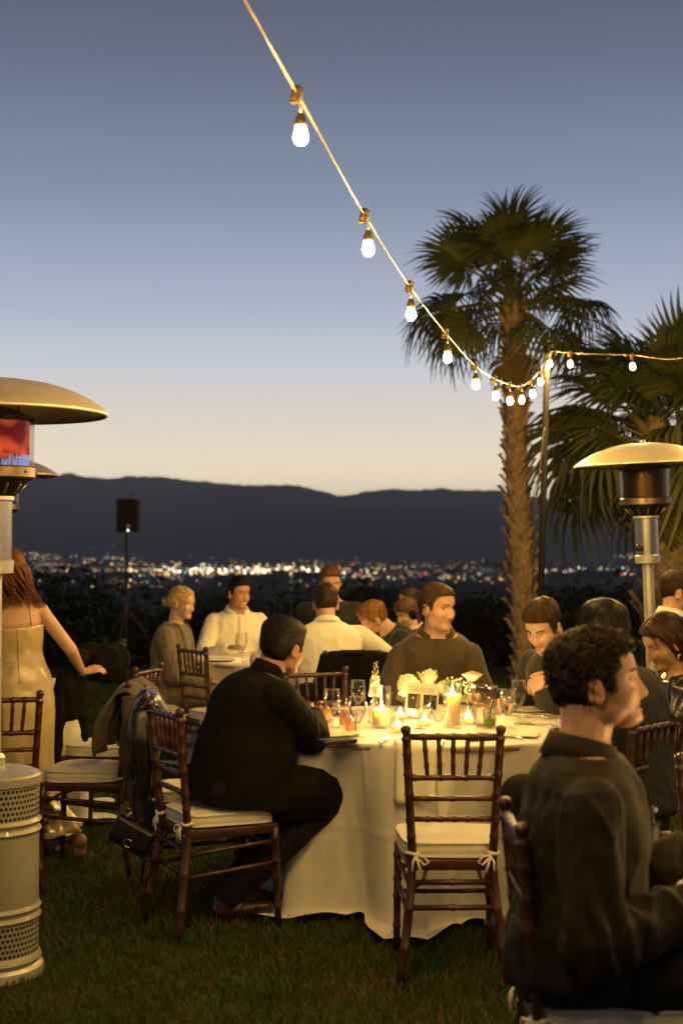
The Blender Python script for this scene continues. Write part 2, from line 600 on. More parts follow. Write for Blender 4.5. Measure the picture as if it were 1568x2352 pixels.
for x, y in ((217, 1184), (228, 1182), (256, 1172), (183, 1260), (193, 1258), (201, 1258), (206, 1259), (218, 1258), (252, 1256), (268, 1249), (262, 1252)):
    spot(x, y, 'warm white', 0.6, 0)
for i in range(110):                        # east of the bright band
    spot(rng.uniform(760, 1160), 1324 + rng.gauss(0, 8), None, rng.uniform(0.6, 1.2), rng.choices([0, 1, 2], [3, 4, 2])[0])
for i in range(34):
    spot(rng.uniform(700, 1160), 1280 + rng.gauss(0, 4), None, rng.uniform(0.5, 0.9), rng.choices([0, 1], [3, 3])[0])
for i in range(64):                        # beyond the palms
    spot(rng.uniform(1222, 1460), 1278 + rng.gauss(0, 4), None, rng.uniform(0.5, 1.0), rng.choices([0, 1, 2], [2, 4, 1])[0])
for i in range(70):
    spot(rng.uniform(1222, 1460), 1312 + rng.gauss(0, 5), 'white' if rng.random() < 0.5 else None, rng.uniform(0.6, 1.3), rng.choices([1, 2], [3, 2])[0])
for i in range(30):
    spot(rng.uniform(330, 1100), rng.uniform(1326, 1352), None, rng.uniform(0.6, 1.0), rng.choices([0, 1], [2, 2])[0])
for i in range(420):                       # fine far lamps filling the whole band
    spot(rng.uniform(18, 1160), 1306 + rng.gauss(0, 11), None, rng.uniform(0.45, 0.8), rng.choices([0, 1], [2, 3])[0])
for i in range(260):
    spot(rng.uniform(18, 1460), 1298 + rng.gauss(0, 16), 'warm white', rng.uniform(0.35, 0.7), rng.choices([0, 1], [2, 3])[0])
for x, y in ((169, 1401), (178, 1403)):
    spot(x, y, 'warm white', 0.9, 1)
def light_point(x, y):
    p = on(x, max(y, 1287.0), -27.0)
    if y < 1287.0:
        d = 2990.0 + (1287 - y) * 9
        p = at(x, y, d)
    return p
spots.sort(key=lambda s: -s[3] * (1 + s[4]))
stuff = MB(); stuff_m = []; smats = []
for i, (x, y, kind, size, br) in enumerate(spots):
    p = light_point(x, y)
    s = size * 0.48 * p.y / 1400.0
    if y > 1395: p = at(x, y, 163); p.z += 0.5; s = 0.10
    if i < 296:
        o = bpy.data.objects.new('city_light', CITY[kind][br])
        col.objects.link(o)
        o.location = p; o.scale = (s, s, s)
        tag(o, 'small %s lamp glowing far off in the valley town' % kind, 'city light', 'lights of the distant valley town')
    else:
        key = (kind, br)
        m = CITY[kind][br].materials[0]
        if m not in smats: smats.append(m)
        stuff.ellipsoid(p, (s, s, s), 6, 4, None, smats.index(m))
if stuff.v:
    o = stuff.build('city_lights', smats)
    tag(o, 'sprinkle of faint tiny lights across the dark valley town', 'city lights', None, 'stuff')

# dim sheds and blocks between the lamps
BLOCK = mat('town_wall', (0.10, 0.09, 0.08), 0.9, vary=0.3, scale=0.05)
for i in range(34):
    x = rng.uniform(20, 1450); y = rng.uniform(1300, 1345)
    p = on(x, y, -28.2)
    mb = MB()
    w, h, dp = rng.uniform(10, 34), rng.uniform(3.5, 7), rng.uniform(8, 16)
    mb.box((0, 0, h / 2), (w, dp, h)); mb.box((0, 0, h + 0.3), (w + 1, dp + 1, 0.6))
    o = mb.build('town_building', BLOCK, None, smooth=False)
    o.location = p
    tag(o, 'low dim building among the lights of the valley town', 'building', 'buildings of the distant valley town')

# ---------------------------------------------------------------- grass blades
def blades():
    N = 150000
    r = np.random.default_rng(5)
    Y = 3.0 * (17.5 / 3.0) ** (r.random(N) ** 0.8)
    half = Y * 0.255 + 0.25
    X = (r.random(N) * 2 - 1) * half
    keep = ~(((X - 0.43) ** 2 + (Y - 6.68) ** 2) < 0.6 ** 2)
    X, Y = X[keep], Y[keep]; N = len(X)
    patch = np.sin(X * 3.1 + 1) * np.sin(Y * 2.7) + 0.6 * np.sin(X * 7.7 + Y * 5.1) + 0.5 * np.sin(Y * 11.3 - X * 6.0)
    Z = lawn_z(X, Y)
    h = r.uniform(0.018, 0.042, N) * (1 + 0.22 * patch) * np.clip(0.8 + Y / 20, 0.8, 1.6)
    w = r.uniform(0.0012, 0.0022, N) * np.clip(Y / 4.0, 0.8, 4)
    a = r.uniform(0, 6.283, N)
    lean = r.normal(0, 0.55, (N, 2)) * h[:, None]
    cx, sx = np.cos(a) * w, np.sin(a) * w
    base = np.stack([X, Y, Z], 1)
    v0 = base + np.stack([cx, sx, np.zeros(N)], 1)
    v1 = base - np.stack([cx, sx, np.zeros(N)], 1)
    mid = base + np.stack([lean[:, 0] * .4, lean[:, 1] * .4, h * .6], 1)
    v2 = mid - np.stack([cx, sx, np.zeros(N)], 1) * .8
    v3 = mid + np.stack([cx, sx, np.zeros(N)], 1) * .8
    v4 = base + np.stack([lean[:, 0], lean[:, 1], h], 1)
    V = np.stack([v0, v1, v2, v3, v4], 1).reshape(-1, 3)
    me = bpy.data.meshes.new('grass')
    idx = np.arange(N) * 5
    loops = np.concatenate([np.stack([idx, idx + 1, idx + 2, idx + 3], 1), np.stack([idx + 3, idx + 2, idx + 4], 1)], 1).ravel()
    me.vertices.add(N * 5); me.vertices.foreach_set('co', V.astype(np.float32).ravel())
    me.loops.add(N * 7); me.loops.foreach_set('vertex_index', loops.astype(np.int32))
    me.polygons.add(N * 2)
    st = np.stack([np.arange(N) * 7, np.arange(N) * 7 + 4], 1).ravel()
    me.polygons.foreach_set('loop_start', st.astype(np.int32))
    dry = (patch + r.normal(0, 0.7, N)) > 1.25
    me.materials.append(mat('grass_green', (0.048, 0.092, 0.012), 0.6, vary=0.4, scale=5, spec=0.25, trans=0.25))
    me.materials.append(mat('grass_dry', (0.14, 0.105, 0.034), 0.7, vary=0.3, scale=9, spec=0.2, trans=0.2))
    me.polygons.foreach_set('material_index', np.repeat(dry.astype(np.int32), 2))
    me.update(calc_edges=True)
    me.validate()
    o = bpy.data.objects.new('grass', me); col.objects.link(o)
    tag(o, 'short mown lawn grass with dry brown patches', 'grass', None, 'stuff')
blades()

# ---------------------------------------------------------------- palms
LEAF = mat('palm_leaf', (0.100, 0.120, 0.030), 0.40, vary=0.4, scale=2.0, spec=0.4, trans=0.30)
LEAF_OLD = mat('palm_leaf_old', (0.16, 0.10, 0.035), 0.7, vary=0.3, scale=3.0, trans=0.25)
PETIOLE = mat('palm_petiole', (0.16, 0.15, 0.06), 0.45, vary=0.2, scale=3.0)
BARK = mat('palm_bark', (0.28, 0.19, 0.11), 0.9, vary=0.45, scale=9, bump=0.8, bscale=30, stretch=(1, 1, 0.4))
BOOT = mat('palm_leaf_base', (0.36, 0.255, 0.15), 0.85, vary=0.4, scale=12, bump=0.5, bscale=50)

def fan_mesh(R, pet, nseg, droop, seed, spread=150, m=None):
    """one costapalmate fan leaf: petiole along +X, blade of folded segments with drooping tips"""
    r = random.Random(seed)
    mb = MB()
    pp = []
    for k in range(6):
        t = k / 5
        pp.append(Vector((pet * t, 0, 0.10 * pet * math.sin(t * 2.2))))
    mb.tube(pp, [0.030, 0.022, 0.018, 0.016, 0.014, 0.010], 5, True, 1)
    o = pp[-1]
    for i in range(nseg):
        f = (i + 0.5) / nseg * 2 - 1
        ang = RAD(spread) * f * (1 + 0.02 * r.uniform(-1, 1))
        L = R * (1.0 - 0.32 * abs(f) ** 1.5) * r.uniform(0.9, 1.06)
        d = Vector((math.cos(ang), math.sin(ang), 0))
        side = Vector((-d.y, d.x, 0))
        wmax = L * math.sin(RAD(spread) / nseg) * 0.62
        cup = 0.35 * abs(f)
        rows = []
        lift = r.uniform(-0.05, 0.05)
        n = 7
        for k in range(n):
            t = k / (n - 1)
            w = wmax * (min(1, t / 0.55) if t < 0.55 else max(0.0, 1 - (t - 0.55) / 0.45) ** 0.8)
            w = max(w, 0.0025)
            dz = cup * t * L * 0.45 + lift * t - droop * L * max(0, t - 0.45) ** 1.7 * r.uniform(0.85, 1.15) * 2.0
            bx = 1.0 - 0.18 * droop * max(0, t - 0.5)
            c = o + d * (L * t * bx) + Vector((0, 0, dz))
            rows.append([c + side * w + Vector((0, 0, 0.25 * w)), c + Vector((0, 0, -0.25 * w)), c - side * w + Vector((0, 0, 0.25 * w))])
        mb.sheet(rows)
    # short ligule where the blade meets the stalk
    return mb.mesh('fan_leaf', [m or LEAF, PETIOLE], True)

def palm(base, lean_x, lean_y, h, r0, r1, crown_r, pet, n_leaf, seed, label, n_boot, skirt=0.3, low=128):
    r = random.Random(seed)
    root = thing('palm_tree', base, 0, label, 'palm tree', None)
    # trunk
    n = 26
    pts, rad = [], []
    for k in range(n):
        t = k / (n - 1)
        bend = math.sin(t * math.pi * 0.5)
        pts.append(Vector((lean_x * bend, lean_y * bend, h * t - 0.05)))
        rad.append((r0 + (r1 - r0) * t) * (1 + 0.05 * math.sin(k * 1.9) + (0.12 * (1 - t) ** 6)))
    tr = MB(); tr.tube(pts, rad, 18)
    tr.build('trunk', BARK, root)
    def on_trunk(t):
        f = t * (n - 1); i = min(int(f), n - 2); u = f - i
        return pts[i].lerp(pts[i + 1], u), rad[i] + (rad[i + 1] - rad[i]) * u
    # old leaf bases: three shared shapes
    protos = []
    for s in range(4):
        q = random.Random(seed * 10 + s)
        mb = MB()
        w, L = 0.085 * (r0 / 0.2), 0.17 * (r0 / 0.2) * q.uniform(0.8, 1.2)
        P = []
        for k in range(4):
            t = k / 3
            ww = w * (1 - 0.55 * t) * (0.75 if k == 0 else 1)
            out = 0.006 + 0.075 * t ** 1.4 * (r0 / 0.2) * q.uniform(0.8, 1.3)
            P.append([Vector((out - 0.02 * t, -ww, L * t)), Vector((out + 0.014, 0, L * t * 1.05)), Vector((out - 0.02 * t, ww, L * t))])
        mb.sheet(P)
        back = [[p[0] + Vector((-0.018, 0, 0)), p[2] + Vector((-0.018, 0, 0))] for p in P]
        mb.sheet(back)
        mb.add([P[3][0], P[3][1], P[3][2], back[3][1], back[3][0]], [(0, 1, 2, 3, 4)])
        protos.append(mb.mesh('leaf_base', BOOT, False))
    for i in range(n_boot):
        t = (i + 0.5) / n_boot * 0.985
        a = i * 2.39996 + r.uniform(-0.15, 0.15)
        c, rr = on_trunk(t)
        o = bpy.data.objects.new('leaf_base', protos[i % 4])
        col.objects.link(o); o.parent = root
        o.location = c + Vector((math.cos(a), math.sin(a), 0)) * (rr * 0.97)
        o.rotation_euler = (r.uniform(-0.2, 0.2), r.uniform(-0.05, 0.3), a)
        k = r.uniform(0.8, 1.25); o.scale = (k * r.uniform(0.7, 1.3), k, k * r.uniform(0.8, 1.2))
    top = pts[-1]
    leafs = [fan_mesh(crown_r * q, pet * q, 34, dr, seed * 7 + i, sp)
             for i, (q, dr, sp) in enumerate(((1.0, 0.30, 118), (0.95, 0.5, 122), (1.05, 0.75, 128), (0.95, 1.05, 132)))]
    old = fan_mesh(crown_r * 0.8, pet * 0.7, 26, 1.3, seed * 7 + 9, 110, LEAF_OLD)
    for i in range(n_leaf):
        t = i / (n_leaf - 1)                      # 0 young upright ... 1 old hanging
        a = i * 2.39996 + r.uniform(-0.25, 0.25)
        elev = RAD(80 - low * t ** 0.75 + r.uniform(-16, 16))
        v = 0 if t < 0.3 else (1 if t < 0.55 else (2 if t < 0.8 else 3))
        if r.random() < 0.2: v = max(0, v - 1)
        o = bpy.data.objects.new('fan_leaf', leafs[v])
        col.objects.link(o); o.parent = root
        o.location = top + Vector((math.cos(a) * r1 * 0.5, math.sin(a) * r1 * 0.5, 0.12 - 0.75 * t * skirt * 2))
        o.rotation_euler = Matrix.Rotation(a, 3, 'Z').to_4x4().to_euler()
        M = Matrix.Rotation(a, 4, 'Z') @ Matrix.Rotation(-elev, 4, 'Y') @ Matrix.Rotation(r.uniform(-0.9, 0.9), 4, 'X')
        o.rotation_euler = M.to_euler()
        k = r.uniform(0.88, 1.08) * (0.82 + 0.18 * min(1, t * 4)); o.scale = (k, k, k)
    for i in range(2):
        a = r.uniform(3.4, 6.0)
        o = bpy.data.objects.new('fan_leaf', old); col.objects.link(o); o.parent = root
        o['label'] = 'dead brown fan leaf hanging against the trunk'
        c, rr = on_trunk(0.93)
        o.location = c + Vector((math.cos(a), math.sin(a), 0)) * rr + Vector((0, 0, -0.1))
        M = Matrix.Rotation(a, 4, 'Z') @ Matrix.Rotation(RAD(78), 4, 'Y'); o.rotation_euler = M.to_euler()
        o.scale = (0.8, 0.8, 0.8)
    return root
pb = at(1212, 1490, 16.0)
palm((pb.x, pb.y, 0), -0.14, 0.1, 4.50, 0.132, 0.118, 0.68, 0.67, 35, 21, 'tall slender palm with a shaggy brown trunk behind the string lights', 240, 0.22, 104)
palm((3.78, 15.5, 0), -0.05, 0.1, 2.78, 0.36, 0.33, 0.93, 0.86, 66, 34, 'squat thick palm whose fans spread behind the unlit patio heater', 170, 0.2, 106)

# ---------------------------------------------------------------- dark shrubs and small trees past the lawn edge
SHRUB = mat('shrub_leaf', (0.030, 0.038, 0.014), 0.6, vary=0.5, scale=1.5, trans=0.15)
TWIG = mat('twig', (0.07, 0.045, 0.025), 0.9, vary=0.3, scale=10)
def shrub_parts(seed, W, H, n_leaf, tree):
    r = random.Random(seed)
    limb = MB()
    tips = []
    def grow(p, d, L, rad, depth):
        q = p + d * L
        mid = p.lerp(q, 0.5) + Vector((r.uniform(-.06, .06), r.uniform(-.06, .06), 0)) * L
        limb.tube([p, mid, q], [rad, rad * 0.8, rad * 0.6], 5)
        tips.append(mid); tips.append(q)
        if depth:
            for _ in range(3):
                nd = (d + Vector((r.uniform(-1, 1), r.uniform(-1, 1), r.uniform(-.2, .6))) * 0.8).normalized()
                grow(q, nd, L * r.uniform(.55, .8), rad * .6, depth - 1)
    for _ in range(2 if tree else 5):
        d = Vector((r.uniform(-.6, .6), r.uniform(-.6, .6), 1.0)).normalized()
        grow(Vector((r.uniform(-.1, .1) * W, r.uniform(-.1, .1) * W, -0.3)), d, H * (0.42 if tree else 0.34), 0.05 * H if tree else 0.025 * H, 3)
    leaf = MB()
    for i in range(n_leaf):
        c = r.choice(tips) + Vector((r.gauss(0, .13 * W), r.gauss(0, .13 * W), r.gauss(0.02, .10 * H)))
        s = r.uniform(0.05, 0.10) * (1.2 if tree else 1)
        a = Vector((r.gauss(0, 1), r.gauss(0, 1), r.gauss(0, 1))).normalized()
        b = a.orthogonal().normalized()
        leaf.add([c - a * s, c + b * s * .45, c + a * s, c - b * s * .45], [(0, 1, 2, 3)])
    return limb.mesh('limb', TWIG), leaf.mesh('foliage', SHRUB, False)
SHAPES = [shrub_parts(1, 1.7, 1.5, 2400, False), shrub_parts(2, 2.2, 1.3, 2600, False), shrub_parts(3, 1.5, 2.2, 2200, True), shrub_parts(4, 2.4, 1.9, 2800, True)]
SHRUBS = [(40, 21, 1, 1.6), (140, 25, 3, 1.35), (255, 20.5, 0, 0.8), (330, 22, 0, 1.25), (430, 25, 1, 1.35), (520, 23, 3, 0.9), (600, 21, 0, 1.15), (680, 26, 3, 1.0), (770, 22, 2, 0.8),
          (850, 24, 3, 0.95), (930, 21.5, 0, 1.1), (1010, 26, 1, 1.5), (1105, 20.5, 3, 0.62), (1150, 24, 0, 1.3), (1290, 21, 0, 1.2), (1370, 23, 3, 0.85), (1430, 20.5, 1, 1.1), (1530, 24, 0, 1.4), (720, 30, 3, 1.3), (1240, 29, 1, 1.7)]
SPOTS = ['past the lawn behind the burning heater', 'beyond the bare shoulder of the woman in satin', 'low at the lawn edge under the loudspeaker', 'beyond the lawn just past the speaker stand',
         'beyond the woman with the bun', 'behind the smiling man', 'beyond the white shoulder of the smiling man', 'in the gap between the smiling man and the white shirted back', 'behind the man in the dark suit',
         'behind the bowed brown haired guest', 'behind the long haired woman', 'behind the head of the man in the brown polo', 'with pale limbs between the polo shirt and the slender palm',
         'at the foot of the slender palm', 'between the light pole and the unlit heater', 'below the fans of the squat palm', 'at the lawn edge before the squat palm', 'beyond the man in the black suit',
         'farther down the slope behind the dark suit', 'farther down the slope behind the light pole']
for i, (x, d, s, k) in enumerate(SHRUBS):
    tree = s >= 2
    X = (x - 784) / FPX * d
    z = float(hill_z(np.array([X]), np.array([d]))[0])
    lab = ('dark twiggy small tree ' if tree else 'dark leafy bush ') + SPOTS[i]
    root = thing('small_tree' if tree else 'shrub', (X, d, z), rng.uniform(0, 6.28), lab, 'tree' if tree else 'shrub', 'dark trees past the lawn edge' if tree else 'dark bushes past the lawn edge')
    root.scale = (k, k, k)
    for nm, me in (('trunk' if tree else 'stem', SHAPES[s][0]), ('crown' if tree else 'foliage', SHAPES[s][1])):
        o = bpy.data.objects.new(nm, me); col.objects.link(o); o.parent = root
# a low spiky plant by the lawn edge
for x, d in ((248, 13.5),):
    mb = MB()
    for i in range(60):
        a = rng.uniform(0, 6.28); e = rng.uniform(0.3, 1.3); L = rng.uniform(0.25, 0.5)
        dv = Vector((math.cos(a) * math.cos(e), math.sin(a) * math.cos(e), math.sin(e)))
        s = dv.cross(Vector((0, 0, 1))).normalized() * 0.012
        q = dv * L; m_ = dv * L * .55 + Vector((0, 0, .03))
        mb.add([s, -s, m_ - s, m_ + s, q + Vector((0, 0, -.05))], [(0, 1, 2, 3), (3, 2, 4)])
    p = on(x, 1520, 0.0)
    o = mb.build('spiky_plant', mat('spiky_leaf', (0.07, 0.10, 0.03), 0.5, vary=0.3), None)
    o.location = p
    tag(o, 'small tuft of pale blade leaves at the lawn edge by the speaker pole', 'plant')

# ---------------------------------------------------------------- evening haze over the valley
mb = MB()
mb.box((0, -700, 136), (19000, 16700, 342))
hz = mb.build('haze', None, None, False)
hm = bpy.data.materials.new('evening_haze'); hm.use_nodes = True
nt = hm.node_tree; nt.nodes.clear()
ho = nt.nodes.new('ShaderNodeOutputMaterial'); hv = nt.nodes.new('ShaderNodeVolumePrincipled')
hv.inputs['Color'].default_value = (0.86, 0.88, 0.90, 1)
hv.inputs['Density'].default_value = 1.5e-4
hv.inputs['Anisotropy'].default_value = 0.2
nt.links.new(hv.outputs[0], ho.inputs['Volume'])
hm.cycles.homogeneous_volume = True
hz.data.materials.append(hm)
tag(hz, kind='stuff')

# ================================================================ patio heaters
ENAMEL = mat('cream_enamel', (0.27, 0.26, 0.22), 0.36, vary=0.12, scale=6, bump=0.05, bscale=200, coat=0.15)
ALU = mat('spun_aluminium', (0.64, 0.57, 0.43), 0.40, 0.55, vary=0.06, scale=6, stretch=(1, 1, 6))
GALV = mat('galvanised_pole', (0.55, 0.53, 0.48), 0.42, 0.7, vary=0.12, scale=14)
DARK_METAL = mat('dark_burner_metal', (0.06, 0.045, 0.03), 0.4, 0.9, vary=0.3)
BRONZE = mat('heated_bronze', (0.26, 0.19, 0.12), 0.35, 1.0, vary=0.25, scale=20)
HOLE_IN = mat('dark_liner', (0.01, 0.009, 0.007), 0.9)  # near-black inner wall behind the drum holes

def perforated(name, r, z0, z1, rows, cols, m, parent, hole=0.32):
    """a drum wall with real round holes, staggered row by row"""
    mb = MB()
    dz = (z1 - z0) / rows; da = 2 * math.pi / cols
    K = 8
    for j in range(rows):
        for i in range(cols):
            a0 = (i + (0.5 if j % 2 else 0)) * da; zc = z0 + (j + 0.5) * dz; ac = a0 + da / 2
            outer, inner = [], []
            for k in range(K):
                t = 2 * math.pi * k / K + math.pi / 8
                ca, sa = math.cos(t), math.sin(t)
                s = 0.5 / max(abs(ca), abs(sa))
                outer.append((r * math.cos(ac + ca * s * da), r * math.sin(ac + ca * s * da), zc + sa * s * dz))
                hr = hole * dz
                inner.append((r * math.cos(ac + ca * hr / r), r * math.sin(ac + ca * hr / r), zc + sa * hr))
            # square corners
            corners = [(r * math.cos(ac + sx * .5 * da), r * math.sin(ac + sx * .5 * da), zc + sy * .5 * dz) for sx, sy in ((1, 1), (-1, 1), (-1, -1), (1, -1))]
            fs = [(k, (k + 1) % K, K + (k + 1) % K, K + k) for k in range(K)]
            fs += [(0, 16, 1), (2, 17, 3), (4, 18, 5), (6, 19, 7)]
            mb.add(outer + inner + corners, fs)
    o = mb.build(name, m, parent, smooth=True)
    o['kind'] = 'stuff'
    return o

def heater(loc, rz, label, lit, full, tilt=(0, 0)):
    root = thing('patio_heater', loc, rz, label, 'patio heater', 'patio heaters')
    root.rotation_euler = (tilt[0], tilt[1], rz)
    def L(name, prof, m, n=48, cap0=False, cap1=False, sharp=35, parent=root):
        mb = MB(); mb.lathe(prof, n, None, 0, cap0, cap1)
        return mb.build(name, m, parent, True, sharp)
    # base and tank drum
    L('base_plate', [(0.0, 0.05), (0.17, 0.05), (0.195, 0.03), (0.20, 0.0), (0.18, 0.0)], GALV, 40)
    r = 0.176
    drum = L('tank_housing', [(r + .004, 0.045), (r + .012, 0.06), (r + .004, 0.078), (r, 0.082)], ENAMEL)
    perforated('perforated_band', r, 0.082, 0.20, 6, 64, ENAMEL, drum)
    L('drum_wall', [(r, 0.20), (r + .010, 0.214), (r, 0.228), (r, 0.235), (r + .010, 0.248), (r, 0.262), (r, 0.52),
                    (r + .010, 0.533), (r, 0.547), (r, 0.553), (r + .010, 0.567), (r, 0.580)], ENAMEL, parent=drum)
    perforated('perforated_band', r, 0.580, 0.70, 6, 64, ENAMEL, drum)
    L('rim', [(r, 0.700), (r + .008, 0.706), (r + .008, 0.735), (r + .002, 0.742)], ENAMEL, parent=drum)
    L('lid', [(r + .002, 0.7415), (r - .03, 0.755), (0.075, 0.765), (0.03, 0.765)], GALV, parent=drum)
    L('liner', [(r - .03, 0.06), (r - .03, 0.70)], HOLE_IN, 32, parent=drum)
    L('pole', [(0.034, 0.74), (0.034, 1.50)], GALV, 20)
    L('pole_collar', [(0.05, 0.762), (0.05, 0.80), (0.038, 0.815)], GALV, 24)
    # perforated guard round the valve
    g = L('guard', [(0.045, 1.485), (0.075, 1.49), (0.078, 1.535), (0.072, 1.54)], BRASS if False else GALV, 36)
    perforated('guard_screen', 0.070, 1.54, 1.76, 24, 44, STEEL, g, 0.27)
    L('guard_core', [(0.058, 1.54), (0.058, 1.76)], mat('brass_core', (0.5, 0.38, 0.2), 0.35, 0.9), 24, parent=g)
    L('guard_top', [(0.072, 1.76), (0.078, 1.765), (0.078, 1.78)], GALV, 36, parent=g)
    kn = MB()
    M = Matrix.Translation((0.0, -0.0, 1.585)) @ Matrix.Rotation(RAD(-62), 4, 'Z') @ Matrix.Rotation(RAD(90), 4, 'X') @ Matrix.Translation((0, 0, 0.066))
    kn.lathe([(0.012, 0), (0.012, 0.012), (0.022, 0.014), (0.022, 0.034), (0.014, 0.04), (0, 0.04)], 16, M)
    kn.build('control_knob', BLACK_PLASTIC, root)
    # burner head
    L('burner_cone', [(0.075, 1.775), (0.13, 1.835), (0.150, 1.845)], DARK_METAL, 48)
    for k in range(12):
        sl = MB(); a = k * math.pi / 6 + 0.15
        M = Matrix.Rotation(a, 4, 'Z') @ Matrix.Translation((0.108, 0, 1.807)) @ Matrix.Rotation(RAD(-47), 4, 'Y')
        sl.box((0, 0, 0), (0.045, 0.009, 0.004), None, 0.001)
        sl.v = [tuple(M @ Vector(v)) for v in sl.v]
        sl.build('vent_slot', mat('pale_steel', (0.7, 0.7, 0.7), 0.3, 1.0), root)
    L('burner_band', [(0.150, 1.845), (0.156, 1.85), (0.156, 1.885), (0.150, 1.89)], BRONZE, 48)
    for k in range(8):
        bt = MB(); a = k * math.pi / 4 + 0.3
        bt.ellipsoid((0.157 * math.cos(a), 0.157 * math.sin(a), 1.868), (0.005, 0.005, 0.005), 8, 5)
        bt.build('bolt', DARK_METAL, root)
    if lit:
        em = L('emitter_screen', [(0.132, 1.935), (0.134, 2.06)], glow_screen(), 48)
        ring = MB()
        for k in range(58):
            a = k * 2 * math.pi / 58 + rng.uniform(-.02, .02)
            c = Vector((0.128 * math.cos(a), 0.128 * math.sin(a), 1.893))
            hh = 0.050 * rng.uniform(0.5, 1.25); w_ = rng.uniform(-.004, .004)
            ring.tube([c, c + Vector((w_, 0, hh * .35)), c + Vector((w_ * 1.5, w_, hh * .7)), c + Vector((w_, w_, hh))], [0.0036, 0.0042, 0.0024, 0.0005], 6)
        ring.build('flame_ring', flame_blue(), root)['kind'] = 'stuff'
    else:
        L('emitter_screen', [(0.130, 1.89), (0.132, 2.06)], mat('burner_mesh', (0.08, 0.055, 0.038), 0.35, 0.9, vary=0.3, scale=60), 48)
    L('glass_shroud', [(0.150, 1.89), (0.152, 2.065)], thin_glass('heater_glass', (0.92, 0.85, 0.76), 0.06, 0.9), 40)
    L('burner_cap', [(0.152, 2.065), (0.155, 2.075), (0.06, 2.115), (0.0, 2.12)], DARK_METAL, 40)
    # reflector: spun dome with eight pressed panels
    n = 96
    def prof(t):
        r_ = 0.42 * t
        z = 2.225 - 0.105 * t ** 2.0 - 0.02 * t ** 6
        return r_, z
    P, Q = [], []
    for i in range(26):
        t = 0.02 + 0.98 * i / 25
        r_, z = prof(t)
        row, row2 = [], []
        for k in range(n):
            a = 2 * math.pi * k / n
            seam = abs(((a / (2 * math.pi) * 10) % 1.0) - 0.5) * 2
            dz = 0.006 * max(0, 1 - (1 - seam) * 9) * min(1, t * 2)
            row.append(Vector((r_ * math.cos(a), r_ * math.sin(a), z + dz)))
            row2.append(Vector((r_ * math.cos(a), r_ * math.sin(a), z - 0.004)))
        P.append(row); Q.append(row2)
    for rr, dz in ((0.424, -0.004), (0.428, -0.010), (0.424, -0.016), (0.416, -0.016)):
        P.append([Vector((rr * math.cos(2 * math.pi * k / n), rr * math.sin(2 * math.pi * k / n), prof(1)[1] + dz)) for k in range(n)])
    mb = MB(); mb.sheet(P, 0, True); mb.sheet(Q, 0, True)
    mb.build('reflector', ALU, root)
    L('finial', [(0.0, 2.245), (0.012, 2.243), (0.016, 2.232), (0.010, 2.224), (0.010, 2.215)], STEEL, 16)
    for k in range(3):
        a = k * 2.094 + .5; mb = MB()
        mb.tube([(0.10 * math.cos(a), 0.10 * math.sin(a), 2.10), (0.10 * math.cos(a), 0.10 * math.sin(a), 2.215)], 0.006, 8)
        mb.build('strut', STEEL, root)
    return root

def glow_screen():
    """red hot burner mesh: hottest patches orange"""
    m = bpy.data.materials.new('glowing_burner_mesh'); m.use_nodes = True
    nt = m.node_tree; nt.nodes.clear()
    o = nt.nodes.new('ShaderNodeOutputMaterial'); e = nt.nodes.new('ShaderNodeEmission')
    tc = nt.nodes.new('ShaderNodeTexCoord'); nz = nt.nodes.new('ShaderNodeTexNoise'); nz.inputs['Scale'].default_value = 13; nz.inputs['Detail'].default_value = 0
    rp = nt.nodes.new('ShaderNodeValToRGB')
    rp.color_ramp.elements[0].position = 0.38; rp.color_ramp.elements[0].color = (0.22, 0.008, 0.008, 1)
    rp.color_ramp.elements[1].position = 0.64; rp.color_ramp.elements[1].color = (0.95, 0.13, 0.045, 1)
    nt.links.new(tc.outputs['Object'], nz.inputs['Vector']); nt.links.new(nz.outputs['Fac'], rp.inputs[0])
    sx = nt.nodes.new('ShaderNodeSeparateXYZ'); mr = nt.nodes.new('ShaderNodeMapRange')
    mr.inputs['From Min'].default_value = 1.93; mr.inputs['From Max'].default_value = 2.062; mr.inputs['To Min'].default_value = 1.15; mr.inputs['To Max'].default_value = 0.35
    nt.links.new(tc.outputs['Object'], sx.inputs[0]); nt.links.new(sx.outputs['Z'], mr.inputs['Value'])
    nt.links.new(rp.outputs[0], e.inputs[0]); nt.links.new(mr.outputs[0], e.inputs[1])      # hottest just above the gas ring
    nt.links.new(e.outputs[0], o.inputs[0])
    return m
def flame_blue():
    m = emitter('blue_gas_flame', (0.36, 0.50, 1.0), 0.8, False)
    nt = m.node_tree
    if len(nt.nodes) < 4:                      # thin gas flames add up where they overlap
        e = [n for n in nt.nodes if n.type == 'EMISSION'][0]; o = [n for n in nt.nodes if n.type == 'OUTPUT_MATERIAL'][0]
        t = nt.nodes.new('ShaderNodeBsdfTransparent'); a = nt.nodes.new('ShaderNodeMixShader'); a.inputs[0].default_value = 0.42
        nt.links.new(t.outputs[0], a.inputs[1]); nt.links.new(e.outputs[0], a.inputs[2]); nt.links.new(a.outputs[0], o.inputs[0])
    return m

hp = on(-24, 2235, 0.0)
heater((hp.x, 5.36, 0), 0.0, 'cream patio heater burning red with blue flames beside the woman in satin', True, True)
heater((1.925, 8.72, 0), 0.3, 'unlit patio heater standing before the thick palm', False, False, (0.0, RAD(-2.2)))
heater((-2.42, 10.0, 0), 0.9, 'dark dished patio heater mostly hidden behind the burning one', False, False)

